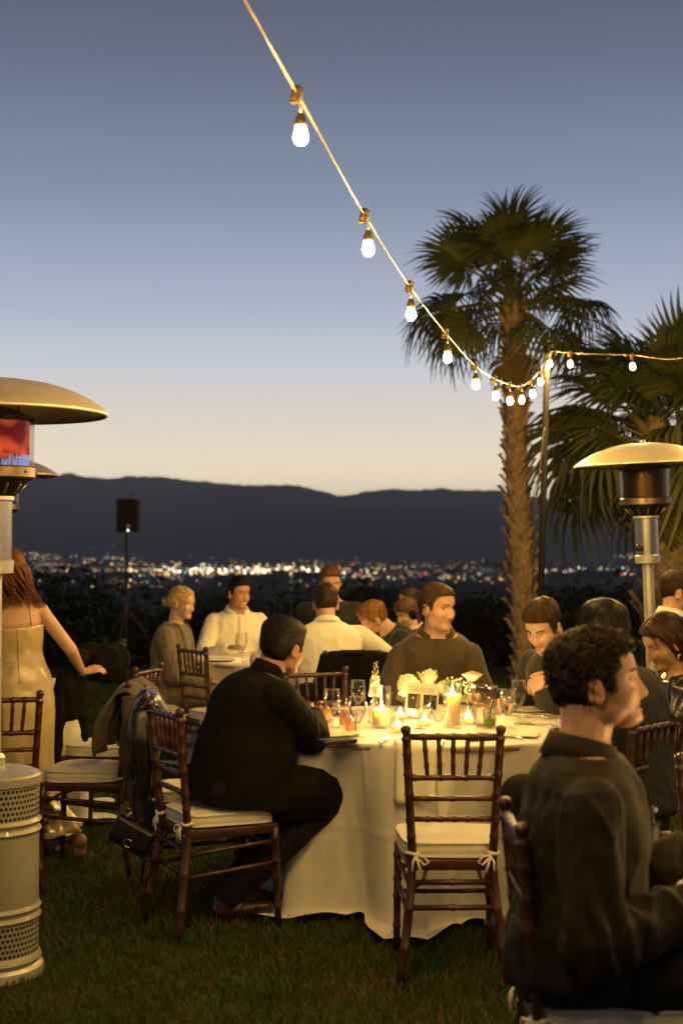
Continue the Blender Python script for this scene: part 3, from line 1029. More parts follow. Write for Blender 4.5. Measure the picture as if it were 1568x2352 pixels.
# ================================================================ loudspeaker on a pole
sp = thing('loudspeaker', at(294, 1222, 20.0), 0, 'black loudspeaker with a small lit badge high against the mountains', 'loudspeaker')
mb = MB()
prof = [(-0.17, 0.0), (-0.155, -0.03), (-0.11, -0.035), (0.11, -0.035), (0.155, -0.03), (0.17, 0.0), (0.13, 0.24), (-0.13, 0.24)]
vs = [(x, y, 0.015) for x, y in prof] + [(x, y, 0.455) for x, y in prof]
n = len(prof)
mb.add(vs, [(i, (i + 1) % n, n + (i + 1) % n, n + i) for i in range(n)] + [tuple(range(n - 1, -1, -1)), tuple(range(n, 2 * n))])
mb.build('cabinet', mat('speaker_cabinet', (0.012, 0.012, 0.012), 0.5, vary=0.2, bump=0.2, bscale=400), sp, smooth=False)
mb = MB(); mb.box((0, -0.040, 0.235), (0.25, 0.012, 0.41), None, 0.004); mb.build('grille', mat('speaker_grille', (0.02, 0.017, 0.012), 0.6, 0.3, bump=0.6, bscale=500), sp)
mb = MB(); mb.box((0, -0.042, 0.462), (0.27, 0.03, 0.012), None, 0.004); mb.build('top_trim', mat('speaker_trim', (0.05, 0.035, 0.02), 0.4), sp)
mb = MB(); mb.box((0, -0.042, 0.022), (0.27, 0.03, 0.012), None, 0.004); mb.build('bottom_trim', MATS['speaker_trim'], sp)
mb = MB(); mb.box((0.012, -0.050, 0.098), (0.050, 0.006, 0.022), None, 0.002); mb.box((0.012, -0.050, 0.072), (0.050, 0.006, 0.022), None, 0.002)
mb.build('badge', mat('gold_badge', (0.75, 0.5, 0.15), 0.5), sp)
mb = MB(); mb.ellipsoid((0.012, -0.060, 0.024), (0.011, 0.006, 0.013), 8, 6); mb.build('status_light', emitter('speaker_led', (1, 0.97, 0.9), 6.0, False), sp)
for s in (-1, 1):
    mb = MB(); mb.box((s * 0.11, 0.08, 0.005), (0.09, 0.2, 0.02), None, 0.004); mb.build('foot', BLACK_PLASTIC, sp)
st = thing('speaker_stand', (sp.location.x - 0.02, 20.0, -0.02), 0.4, 'thin dark stand carrying the loudspeaker at the far lawn edge', 'speaker stand')
zt = sp.location.z + 0.005
mb = MB(); mb.tube([(0, 0, 0.5), (0, 0, zt)], 0.0175, 12); mb.build('inner_pole', mat('stand_metal', (0.10, 0.07, 0.04), 0.45, 0.4, vary=0.2), st)
mb = MB(); mb.tube([(0, 0, 0.12), (0, 0, 1.2)], 0.024, 12); mb.build('outer_pole', MATS['stand_metal'], st)
mb = MB(); mb.lathe([(0.03, 1.17), (0.034, 1.18), (0.034, 1.23), (0.028, 1.24)], 14); mb.build('collar', BLACK_PLASTIC, st)
for k in range(3):
    a = k * 2.094; c, s = math.cos(a), math.sin(a)
    mb = MB(); mb.tube([(c * .03, s * .03, 0.75), (c * .5, s * .5, 0.03)], 0.012, 8)
    lg = mb.build('leg', MATS['stand_metal'], st)
    mb = MB(); mb.ellipsoid((c * .5, s * .5, 0.03), (0.022, 0.022, 0.022), 10, 6); mb.build('rubber_foot', BLACK_PLASTIC, lg)
tw = at(306, 1146, 20.05)
mb = MB(); mb.tube([(0.02, 0.05, 0.46), (0.05, 0.06, 0.52), (0.075, 0.06, 0.58)], [0.008, 0.006, 0.005], 6); mb.build('antenna', BLACK_PLASTIC, sp)

# ================================================================ string lights and their pole
WIRE = mat('tan_cord', (0.26, 0.19, 0.09), 0.35, vary=0.1, spec=0.6)
SOCKET = mat('brown_socket', (0.10, 0.065, 0.025), 0.4, vary=0.15, spec=0.6)
BULB = emitter('lit_bulb', (1.0, 0.59, 0.145), 2500.0)
PX, PY = 1.755, 12.1
def line_x(Y): return -0.958 + (PX + 0.958) / PY * Y
nodes1 = [(4.4, 2.693), (5.44, 2.59), (6.34, 2.549), (7.35, 2.544), (8.2, 2.584), (9.0, 2.646), (10.0, 2.753), (11.3, 3.02)]
Z1 = lambda y, d: CAM_Z + (1255 - y) / FPX * d
cl = [(3.75, 208), (4.61, 490), (5.44, 655), (6.34, 762), (7.35, 838), (8.2, 868), (9.0, 882), (9.75, 886), (10.5, 873), (11.35, 850)]
clips1 = [Vector((line_x(d), d, Z1(y, d))) for d, y in cl]
topp = Vector((PX, PY, 3.27))
# the same run goes on over the camera to its next anchor
behind = [Vector((line_x(d), d, z)) for d, z in ((2.9, 2.915), (2.05, 3.08), (1.2, 3.27), (0.35, 3.48), (-0.5, 3.72))]
path1 = list(reversed(behind)) + clips1 + [topp - Vector((0, 0, 0.02))]
def smooth_path(p, k=6):
    out = []
    for i in range(len(p) - 1):
        p0, p1, p2, p3 = p[max(i - 1, 0)], p[i], p[i + 1], p[min(i + 2, len(p) - 1)]
        for j in range(k):
            t = j / k
            out.append(0.5 * ((2 * p1) + (p2 - p0) * t + (2 * p0 - 5 * p1 + 4 * p2 - p3) * t * t + (3 * p1 - p0 - 3 * p2 + p3) * t ** 3))
    out.append(p[-1])
    return out
# second run, from the pole across to the east
e0 = topp + Vector((0, 0, -0.01))
path2 = [e0, at(1330, 812, 11.85), at(1451, 816, 11.5), at(1568, 822, 11.15)] + [Vector((2.78, 9.4, 3.05)), Vector((2.72, 7.4, 3.1)), Vector((2.62, 5.4, 3.0)), Vector((2.50, 3.4, 2.95)), Vector((2.4, 1.4, 3.1))]  # unseen stretch past the frame edge, routed close to light the guests' faces
path2s = smooth_path(path2, 8)
def along(p, step, start):
    out, acc, nxt = [], 0.0, start
    for a, b in zip(p, p[1:]):
        L = (b - a).length
        while acc + L >= nxt:
            t = (nxt - acc) / L
            out.append(a.lerp(b, t)); nxt += step
        acc += L
    return out
bm_ = MB(); bm_.lathe([(0.002, -0.061), (0.012, -0.0585), (0.0195, -0.050), (0.0225, -0.037), (0.0215, -0.025), (0.017, -0.012), (0.0135, -0.004), (0.0135, 0.0)], 14)
BULB_ME = bm_.mesh('bulb', BULB)
sm = MB(); sm.lathe([(0.0150, -0.003), (0.0165, 0.0), (0.0165, 0.016), (0.013, 0.020), (0.010, 0.032), (0.004, 0.036)], 14); SOCK_ME = sm.mesh('socket', SOCKET)
cm = MB(); cm.box((0, 0, 0), (0.030, 0.020, 0.042), None, 0.006); cm.box((0, 0, -0.014), (0.018, 0.024, 0.03), None, 0.005); CLIP_ME = cm.mesh('clip', SOCKET)
def bulb_at(p, drop, label, tiltx=0.0, group='bulbs of the lit string lights'):
    root = thing('string_light_bulb', p, 0, label, 'light bulb', group)
    o = bpy.data.objects.new('clip', CLIP_ME); col.objects.link(o); o.parent = root; o.rotation_euler = (0.2, 0.25, 0.9)
    s = Vector((0.01 * drop * 10 + tiltx, 0, -drop))
    mb = MB(); mb.tube([(0, 0, -0.02), (0.003 - tiltx * .2, 0, -drop * .4), s + Vector((0, 0, 0.03)), s], 0.0028, 6)
    mb.build('lead', WIRE, root)
    k = bpy.data.objects.new('socket', SOCK_ME); col.objects.link(k); k.parent = root; k.location = s - Vector((0, 0, 0.034))
    b = bpy.data.objects.new('bulb', BULB_ME); col.objects.link(b); b.parent = root; b.location = s - Vector((0, 0, 0.036)); b.scale = (0.84, 0.84, 0.80)
    return root
labs = ['large glowing bulb hanging highest over the open sky', 'second glowing bulb down the string against the open sky',
        'third glowing bulb down the string beside the palm tips', 'glowing bulb in front of the drooping palm fans',
        'glowing bulb below the palm fans over pale sky', 'glowing bulb just beside the slender palm trunk',
        'lowest glowing bulb in front of the slender palm trunk', 'glowing bulb over the slender trunk, on the rising end of the string',
        'one of two close bulbs between palm trunk and light pole', 'glowing bulb hanging just before the light pole']
drops = [0.052, 0.050, 0.048, 0.052, 0.04, 0.042, 0.045, 0.035, 0.04, 0.03]
cord = MB(); cord.tube(smooth_path(path1, 6), 0.0029, 7)
c1 = cord.build('light_string', WIRE)
tag(c1, 'tan string light cord sagging from overhead down to the light pole', 'cord')
for p, lb, dr in zip(clips1, labs, drops): bulb_at(p, dr, lb, rng.uniform(-0.004, 0.01))
for i, p in enumerate(behind[:3]): bulb_at(p, 0.035, 'glowing bulb on the overhead run above the viewer')
cord = MB(); cord.tube(path2s, 0.0027, 7)
c2 = cord.build('light_string', WIRE)
tag(c2, 'taut string light cord running level from the light pole past the squat palm', 'cord')
bulb_at(topp + Vector((0.01, -0.05, -0.05)), 0.02, 'glowing bulb fixed at the head of the light pole')
pts2 = [at(1308, 812, 11.9), at(1451, 817, 11.5)] + along(path2s, 0.92, 2.2)
labs2 = ['glowing bulb over the dark gap between the two palms', 'glowing bulb before the squat palm above the unlit heater']
for i, p in enumerate(pts2): bulb_at(p, 0.03, labs2[i] if i < 2 else 'glowing bulb on the unseen stretch of the level run, placed to light guests')
pole = thing('light_pole', (1.66, PY, 0), 0, 'slim dark pole holding up the string lights in front of the palms', 'pole')
mb = MB(); mb.tube([(0, 0, -0.02), (0.045, 0, 1.6), (PX - 1.66, 0, 3.30)], [0.030, 0.028, 0.026], 14); mb.build('post', mat('dark_pole', (0.009, 0.0075, 0.006), 0.8, 0.0, vary=0.25, scale=8, spec=0.2), pole)
mb = MB(); mb.lathe([(0.0, 3.315), (0.02, 3.31), (0.034, 3.30), (0.034, 3.29)], 12, Matrix.Translation((PX - 1.66, 0, 0))); mb.build('cap', DARK_METAL, pole)
mb = MB(); mb.tube([(0.06, -0.03, 2.6), (-0.02, -0.05, 1.9), (-0.045, -0.05, 1.2), (-0.04, -0.05, 0.02)], 0.008, 6); mb.build('power_cord', BLACK_PLASTIC, pole)
mb = MB(); mb.box((0, 0, 0.02), (0.3, 0.3, 0.03), None, 0.008); mb.build('base_plate', DARK_METAL, pole)

for (x_, y_, z_), lb in (((path2[-1].x, path2[-1].y, path2[-1].z), 'dark pole at the near end of the level string of lights'), ((behind[-1].x, behind[-1].y, behind[-1].z), 'dark pole behind the viewer holding the overhead string of lights')):
    c_ = copy_tree(pole); c_.location = (x_ - (PX - 1.66), y_, 0); c_.scale = (1, 1, (z_ + 0.03) / 3.30); c_['label'] = lb

# ================================================================ chiavari chairs
def bamboo(mb, p0, p1, r, rings, n=9, taper=1.0, bulge=1.22):
    p0, p1 = Vector(p0), Vector(p1); L = (p1 - p0).length
    ts = [0.0]
    for q in rings:
        for e in (-0.011, -0.004, 0.004, 0.011): ts.append(q + e / L)
    ts.append(1.0); ts = sorted(t for t in ts if 0 <= t <= 1)
    pts, rad = [], []
    for t in ts:
        near = min([abs(t - q) * L for q in rings] + [1])
        rr = r * (1 + (taper - 1) * t) * (bulge if near < 0.006 else 1.0)
        pts.append(p0.lerp(p1, t)); rad.append(rr)
    mb.tube(pts, rad, n)

def chair_proto():
    root = thing('chiavari_chair', (0, 0, 0), 0, 'x', 'chair', 'chiavari chairs')
    TOPZ = 0.905
    def post(s, z):          # centre line of the rear post at height z
        if z >= 0.43:
            t = (z - 0.43) / (TOPZ - 0.43)
            return Vector((s * (0.147 + 0.026 * t), -0.19 - 0.045 * t, z))
        t = 1 - z / 0.43
        return Vector((s * (0.147 + 0.050 * t ** 1.3), -0.19 - 0.062 * t ** 1.3, z))
    for s in (-1, 1):
        mb = MB()
        zs = [0.0, 0.06, 0.115, 0.122, 0.129, 0.19, 0.255, 0.262, 0.269, 0.35, 0.43, 0.515, 0.522, 0.529, 0.575, 0.585, 0.595, 0.672, 0.68, 0.688, 0.745, 0.753, 0.761, 0.82, 0.828, 0.836, 0.875, 0.884, 0.889, 0.894, 0.902, 0.912, 0.922, 0.930, 0.935, 0.937]
        rr = []
        for z in zs:
            r = 0.0165 if z < 0.46 else 0.0158
            if z in (0.122, 0.262, 0.522, 0.585, 0.68, 0.753, 0.828): r *= 1.2
            if z < 0.1: r = 0.0135 + 0.03 * z
            if z >= 0.875: r = {0.875: .0158, 0.884: .0185, 0.889: .020, 0.894: .0135, 0.902: .0130, 0.912: .0175, 0.922: .0195, 0.930: .0165, 0.935: .009, 0.937: .002}[z]
            rr.append(r)
        mb.tube([post(s, z) for z in zs], rr, 10, True, 0, None, (0, 1, 0))
        rp = mb.build('rear_post', WOOD, root)
        mb = MB(); p = post(s, 0.415) + Vector((s * 0.001, -0.0165, 0)); mb.ellipsoid(p, (0.006, 0.004, 0.006), 8, 5)
        mb.build('bolt', BRASS, rp)
        mb = MB()
        bamboo(mb, (s * 0.185, 0.20, 0.0), (s * 0.178, 0.185, 0.425), 0.0135, [0.22, 0.5, 0.66, 0.88], 10, 1.25)
        mb.build('front_leg', WOOD, root)
        # arch brace below the seat
        mb = MB(); a = post(s, 0.33); b = Vector((s * 0.09, -0.185, 0.415))
        mb.tube([a, a.lerp(b, .5) + Vector((s * -.012, 0, -0.018)), b], 0.008, 7); mb.build('brace', WOOD, root)
    tl, tr = post(-1, TOPZ - 0.012), post(1, TOPZ - 0.012)
    def rail(name, z, r, rings, sag=0.0):
        mb = MB(); a, b = post(-1, z), post(1, z)
        bamboo(mb, a, b, r, rings); return mb.build(name, WOOD, root)
    rail('top_rail', 0.893, 0.0125, [0.18, 0.34, 0.5, 0.66, 0.82])
    rail('back_rail', 0.742, 0.0115, [0.08, 0.36, 0.64, 0.92])
    rail('back_rail', 0.664, 0.0105, [0.2, 0.5, 0.8])
    rail('back_rail', 0.588, 0.0105, [0.2, 0.36, 0.52, 0.68, 0.84])
    for i in range(5):
        f = -0.62 + 0.31 * i
        a = post(1, 0.742); b = post(1, 0.893)
        mb = MB(); bamboo(mb, (f * a.x * 0.92, a.y, 0.742), (f * b.x, b.y, 0.893), 0.0078, [0.3, 0.68], 8, 1.12)
        mb.build('spindle', WOOD, root)
    # seat frame
    mb = MB()
    mb.box((0, -0.186, 0.418), (0.28, 0.026, 0.040), None, 0.005)
    mb.box((0, 0.188, 0.418), (0.352, 0.028, 0.040), None, 0.005)
    for s in (-1, 1):
        a, b = Vector((s * 0.150, -0.186, 0.418)), Vector((s * 0.176, 0.188, 0.418))
        d = b - a; ang = math.atan2(-d.x, d.y)
        mb.box((a + b) / 2, (0.026, d.length, 0.040), Matrix.Rotation(ang, 3, 'Z'), 0.005)
    mb.box((0, 0, 0.434), (0.30, 0.37, 0.010), None, 0.002)
    mb.build('seat_frame', WOOD, root)
    # stretchers
    for z in (0.355, 0.265):
        mb = MB(); bamboo(mb, post(-1, z), post(1, z), 0.0105, [0.5]); mb.build('stretcher', WOOD, root)
        for s in (-1, 1):
            mb = MB(); bamboo(mb, post(s, z - 0.02), Vector((s * 0.181, 0.193, z + 0.012)), 0.0095, [0.35, 0.7]); mb.build('stretcher', WOOD, root)
    for z in (0.33, 0.23):
        mb = MB(); bamboo(mb, Vector((-0.181, 0.193, z)), Vector((0.181, 0.193, z)), 0.0095, [0.3, 0.7]); mb.build('stretcher', WOOD, root)
    # box cushion with piping
    mb = MB()
    n = 44
    rows = []
    def outline(k, inset, z):
        a = 2 * math.pi * k / n
        ca, sa = math.cos(a), math.sin(a)
        e = 0.42
        x = math.copysign(abs(ca) ** e, ca); y = math.copysign(abs(sa) ** e, sa)
        w = 0.188 + 0.014 * y
        return Vector((x * (w - inset), y * (0.198 - inset) + 0.005, z + 0.0025 * math.sin(3 * a + z * 90) * (1 if inset < .05 else 0)))
    for inset, z in ((0.12, 0.440), (0.012, 0.440), (0.004, 0.443), (0.0005, 0.446), (0.006, 0.449), (0.001, 0.462), (0.001, 0.476), (0.006, 0.489), (-0.0005, 0.492), (0.003, 0.4955), (0.010, 0.497), (0.045, 0.505), (0.09, 0.509), (0.15, 0.510)):
        rows.append([outline(k, inset, z) for k in range(n)])
    mb.sheet(rows, 0, True)
    mb.add(rows[-1], [tuple(range(n))]); mb.add(rows[0], [tuple(range(n - 1, -1, -1))])
    mb.build('cushion', CUSHION, root)
    for s in (-1, 1):
        p = post(s, 0.462)
        mb = MB()
        loop = [p + Vector((0.021 * math.cos(a), 0.021 * math.sin(a), 0.003 * math.sin(2 * a))) for a in [i * 2 * math.pi / 12 for i in range(13)]]
        mb.tube(loop, 0.005, 6, True, 0, 1.5)
        q = p + Vector((-s * 0.012, -0.022, -0.004))
        mb.tube([q, q + Vector((-s * .030, -.012, -.004)), q + Vector((-s * .046, -.014, -.024)), q + Vector((-s * .03, -.012, -.034)), q + Vector((-s * .006, -.006, -.010)), q], 0.0042, 6)
        mb.tube([q, q + Vector((s * .012, -.012, -.024)), q + Vector((s * .014, -.012, -.055))], [0.005, 0.0055, 0.006], 6, True, 0, 0.6)
        mb.tube([q, q + Vector((-s * .008, -.014, -.028)), q + Vector((-s * .020, -.012, -.064))], [0.005, 0.0055, 0.006], 6, True, 0, 0.6)
        mb.ellipsoid(q, (0.008, 0.007, 0.008), 8, 6)
        mb.build('cushion_tie', CUSHION, root)
    return root
CHAIR = chair_proto()
_first = [True]
def chair(x, y, deg, label, z=0.0):
    c = CHAIR if _first[0] else copy_tree(CHAIR)
    _first[0] = False
    place(c, (x, y, z), RAD(deg), label)
    return c
KX, KY = 0.662, 3.56
chair(0.405, 5.46, 1.0, 'empty chair with its back to the viewer at the front of table eight')
chair(-0.525, 6.03, -62, 'chair under the guest in the black coat')
chair(-1.60, 6.68, 15, 'empty chair partly behind the burning patio heater, before the satin dress')
chair(-1.25, 7.12, 84, 'chair with the taupe jacket over its back')
chair(-1.30, 7.98, 74, 'chair with an ivory cushion between the satin dress and the taupe jacket chair')
chair(-0.66, 6.56, -82, 'chair with the leather jacket and handbag on its back')
chair(-0.80, 9.58, -53, 'empty chair at the far table, in front of the woman with the bun')
chair(-1.30, 9.98, -86, 'chair under the woman with the blonde bun')
chair(-0.06, 7.50, -160, 'chair facing the viewer across table eight, its back bare')
chair(0.03, 9.22, 10, 'chair with the black suit jacket over its back')
chair(KX, KY, -90, 'chair under the curly haired man closest to the viewer')
chair(1.03, 5.66, 49, 'chair under the guest in the dark coat, behind the curly haired man')
chair(1.30, 4.72, -14, 'chair cut by the picture edge behind the curly haired man')
chair(0.52, 7.78, 178, 'chair under the man in the brown polo shirt')
chair(1.22, 7.14, 125, 'chair under the man in grey bending over his plate')
chair(-0.82, 11.15, 196, 'chair under the smiling man in a white shirt')
chair(-1.98, 7.42, 10, 'chair beyond the woman in satin, only its rail showing')

# ================================================================ tables
def round_table(cx, cy, R, h, label, cloth_label, seed, lobes, spread=0.10, phase=0.0, low=0.0):
    t = thing('round_table', (cx, cy, 0), 0, label, 'table', 'round dinner tables')
    mb = MB(); mb.lathe([(0.0, h - 0.03), (R - 0.01, h - 0.03), (R - 0.006, h - 0.016), (R - 0.01, h - 0.004), (0, h - 0.004)], 64)
    mb.build('tabletop', mat('plywood', (0.35, 0.24, 0.13), 0.6, vary=0.2), t)
    for sx in (-1, 1):
        for sy in (-1, 1):
            mb = MB(); mb.tube([(sx * .28, sy * .28, 0), (sx * .28, sy * .28, h - 0.03)], 0.016, 8); mb.build('leg', DARK_METAL, t)
    r = np.random.default_rng(seed)
    nA, rows = 440, []
    ph = r.uniform(0, 6.28, 8)
    def prof(a):
        w = 0.5 + 0.5 * math.cos(lobes * a + 0.9 * math.sin(2 * a + ph[0]) + phase)
        w2 = 0.5 + 0.5 * math.cos((2 * lobes + 3) * a + ph[1])
        return w, w2
    zs = [(0.0, h)] + [(f, h + 0.0012 * math.sin(f * 40 + seed)) for f in (0.2, 0.4, 0.6, 0.75, 0.88, 0.95, 0.985)]
    for f, z in zs:
        rows.append([Vector((R * f * math.cos(2 * math.pi * k / nA), R * f * math.sin(2 * math.pi * k / nA),
                             z + (0.0016 * math.sin(7 * math.cos(2 * math.pi * k / nA) * f * 3 + seed) * math.sin(9 * f * math.sin(2 * math.pi * k / nA) * 2)))) for k in range(nA)])
    nd = 56
    for j in range(nd + 1):
        t_ = j / nd
        row = []
        for k in range(nA):
            a = 2 * math.pi * k / nA
            w, w2 = prof(a)
            drop = h - 0.012
            s = t_ * (h + 0.03)                      # cloth length, a little longer than the height
            z = h - 0.004 - s
            rr = R + 0.006 * math.sin(min(1, t_ * 8) * math.pi / 2)
            fold = (t_ ** 0.55) * (0.205 * (w ** 1.2) - 0.165) + (t_ ** 1.4) * 0.028 * (w2 - .5)
            rr += fold + spread * t_ ** 2.2 * w
            # creases from the folded linen and small hanging wrinkles
            rr += 0.0035 * t_ ** .6 * math.sin(31 * a + 2.2 * math.sin(t_ * 5 + ph[3]) + ph[4]) * (0.5 + 0.5 * math.sin(5 * a + ph[5])) + 0.0022 * math.sin(67 * a - 5 * t_ + ph[6]) * t_
            rr += 0.0055 * sum(math.exp(-(((a - a0 + math.pi) % (2 * math.pi) - math.pi) / 0.014) ** 2) for a0 in (0.35, 1.9, 3.5, 4.25, 4.72, 5.3)) * (1 - 0.3 * t_)
            rr += 0.004 * math.exp(-((t_ - 0.47) / 0.012) ** 2) + 0.0025 * math.sin(t_ * 26 + 3 * math.sin(3 * a)) * t_ * (1 - w)
            if z < 0.012:                            # lies on the grass
                ex = 0.012 - z
                rr += ex * (1.0 + 1.6 * w) + 0.02 * w
                z = 0.012 + 0.018 * abs(math.sin(a * 17 + ph[2])) * min(1, ex * 30) + low
            row.append(Vector((rr * math.cos(a), rr * math.sin(a), z)))
        rows.append(row)
    mb = MB(); mb.sheet(rows, 0, True)
    c = mb.build('tablecloth', LINEN, None)
    c.location = (cx, cy, 0)
    tag(c, cloth_label, 'tablecloth', 'white tablecloths')
    return t
TX, TY, TR, TH = 0.43, 6.68, 0.78, 0.765
round_table(TX, TY, TR, TH, 'round table number eight under its white cloth', 'white cloth draped to the grass over candlelit table eight', 4, 9, 0.02, 2.823)
round_table(-0.35, 10.45, 0.74, 0.775, 'round table of the guests by the lawn edge', 'white cloth over the far table by the lawn edge', 9, 10, 0.04)
round_table(-2.28, 8.35, 0.76, 0.765, 'round table beyond the woman in satin', 'white cloth of the table beyond the woman in satin', 12, 11, 0.05)
round_table(1.95, 3.55, 0.76, 0.765, 'round table in front of the curly haired man', 'white cloth of the table the curly haired man faces', 15, 10, 0.03)

# ================================================================ people: heads, hands, bodies, clothes, hair
def sstep(a, b, x):
    t = np.clip((x - a) / (b - a), 0, 1)
    return t * t * (3 - 2 * t)

HU, HV = 112, 84
def head_grid(female=False, fat=0.0, jaw=1.0, nose=1.0, seed=0, chin=1.0):
    th = np.linspace(0, 2 * np.pi, HU, endpoint=False)
    ph = np.linspace(-np.pi / 2, np.pi / 2, HV)
    T, P = np.meshgrid(th, ph)
    d = np.stack([np.cos(P) * np.sin(T), np.cos(P) * np.cos(T), np.sin(P)], -1)
    jw = (0.90 if female else 1.0) * jaw
    ells = [((0, -0.018, 0.026), (0.074, 0.095, 0.089)),
            ((0, 0.018, -0.030), (0.060 + fat * .006, 0.063, 0.074)),
            ((0, 0.042, -0.090), (0.034 * jw, 0.036, 0.026)),
            ((0, 0.028, 0.035), (0.062, 0.056, 0.060)),
            ((0.036 * jw, 0.004, -0.066), (0.021 + fat * .006, 0.034, 0.032)),
            ((-0.036 * jw, 0.004, -0.066), (0.021 + fat * .006, 0.034, 0.032)),
            ((0.034, 0.036, -0.030), (0.026, 0.034, 0.034)), ((-0.034, 0.036, -0.030), (0.026, 0.034, 0.034))]
    acc = np.zeros(T.shape); k = 150.0
    for c, a in ells:
        c, a = np.array(c), np.array(a)
        A = ((d / a) ** 2).sum(-1); B = (d * c / a ** 2).sum(-1); C = ((c / a) ** 2).sum() - 1
        disc = B * B - A * C
        t = np.where(disc > 0, (B + np.sqrt(np.maximum(disc, 0))) / A, 0.0)
        t = np.where(disc > 0, t, np.exp(np.clip(disc * 20, -8, 0)) * np.maximum(B, 0) / A)
        acc += np.exp(k * np.clip(t, 0, 0.2))
    r = np.log(acc) / k
    p = d * r[..., None]
    x, y, z = p[..., 0], p[..., 1], p[..., 2]
    front = sstep(0.015, 0.05, y)
    ax = np.abs(x)
    G = lambda u, s: np.exp(-(u / s) ** 2)
    b = np.zeros(T.shape)
    # nose
    hz = np.interp(z, [-0.062, -0.054, -0.049, -0.043, -0.030, -0.012, 0.006, 0.020], [0, 0.004, 0.019, 0.0245, 0.0195, 0.0115, 0.004, 0])
    wz = np.interp(z, [-0.05, -0.03, 0.0, 0.02], [0.0120, 0.0095, 0.0080, 0.010])
    b += nose * hz * G(x, wz)
    b += nose * 0.009 * G(ax - 0.0125, 0.0065) * G(z + 0.045, 0.0065)
    # sockets, brow, cheeks
    b -= 0.0105 * G(ax - 0.031, 0.015) * G(z + 0.001, 0.0105)
    b += (0.0025 if female else 0.0055) * G(ax - 0.027, 0.020) * G(z - 0.019, 0.0075)
    b += 0.004 * G(ax - 0.043, 0.016) * G(z + 0.026, 0.014)
    # mouth
    lp = 1.25 if female else 1.0
    b += lp * 0.0060 * G(x, 0.020) * G(z + 0.0655, 0.0052)
    b += lp * 0.0062 * G(x, 0.017) * G(z + 0.0770, 0.0056)
    b -= 0.0055 * G(x, 0.022) * G(z + 0.0712, 0.0020)
    b -= 0.0022 * G(x, 0.020) * G(z + 0.0875, 0.0055)
    b -= 0.003 * G(ax - 0.026, 0.006) * G(z + 0.060, 0.014)
    b += chin * 0.005 * G(x, 0.019) * G(z + 0.103, 0.011)
    y = y + b * front
    p = np.stack([x, y, z], -1)
    return d, p

def head_faces():
    f = []
    for i in range(HV - 1):
        for j in range(HU):
            a, b = i * HU + j, i * HU + (j + 1) % HU
            f.append((a, b, b + HU, a + HU))
    f.append(tuple(range(HU - 1, -1, -1)))
    f.append(tuple(range((HV - 1) * HU, HV * HU)))
    return f
HEAD_F = head_faces()

class Head:
    def __init__(self, M, **kw):
        self.M = M
        self.d, self.p = head_grid(**kw)
        self.r = np.linalg.norm(self.p, axis=-1)
        q = self.p.reshape(-1, 3)
        self.front = q[q[:, 1] > 0.02]
    def surf_y(self, x, z):
        dd = (self.front[:, 0] - x) ** 2 + (self.front[:, 2] - z) ** 2
        i = np.argsort(dd)[:4]; w = 1 / (dd[i] + 1e-8)
        return float((self.front[i, 1] * w).sum() / w.sum())
    def on(self, x, z, out=0.0):
        return self.M @ Vector((x, self.surf_y(x, z) + out, z))
    def radius(self, dirs, rad):
        th = np.mod(np.arctan2(dirs[:, 0], dirs[:, 1]), 2 * np.pi) / (2 * np.pi) * HU
        ph = (np.arcsin(np.clip(dirs[:, 2], -1, 1)) / np.pi + 0.5) * (HV - 1)
        j0 = np.floor(th).astype(int) % HU; j1 = (j0 + 1) % HU; ft = th - np.floor(th)
        i0 = np.clip(np.floor(ph).astype(int), 0, HV - 2); fi = ph - i0
        return (rad[i0, j0] * (1 - ft) + rad[i0, j1] * ft) * (1 - fi) + (rad[i0 + 1, j0] * (1 - ft) + rad[i0 + 1, j1] * ft) * fi
    def add_to(self, mb):
        mb.add([self.M @ Vector(v) for v in self.p.reshape(-1, 3)], HEAD_F)
        for s in (-1, 1):
            e = Matrix.Translation((s * 0.0735, -0.014, -0.016)) @ Matrix.Rotation(s * RAD(-24), 4, 'Z') @ Matrix.Rotation(RAD(-12), 4, 'X')
            N = 16
            rim = []
            for i in range(N):
                a = RAD(-60) + RAD(310) * i / (N - 1)
                rim.append(Vector((s * 0.006 * (1 + 0.4 * math.cos(a)), -0.0165 * math.cos(a) * 0.95 - 0.003, 0.030 * math.sin(a) * (1.0 if math.sin(a) > 0 else 0.95))))
            mb.tube([self.M @ e @ v for v in rim], [0.0042] * 10 + [0.0046, 0.005, 0.0058, 0.006, 0.0058, 0.005], 8)
            mb.ellipsoid(self.M @ e @ Vector((s * -0.001, -0.002, 0.0)), (0.005, 0.017, 0.028), 12, 8, (self.M @ e).to_3x3())
            mb.ellipsoid(self.M @ e @ Vector((s * 0.003, 0.002, 0.006)), (0.0055, 0.007, 0.012), 10, 6, (self.M @ e).to_3x3())

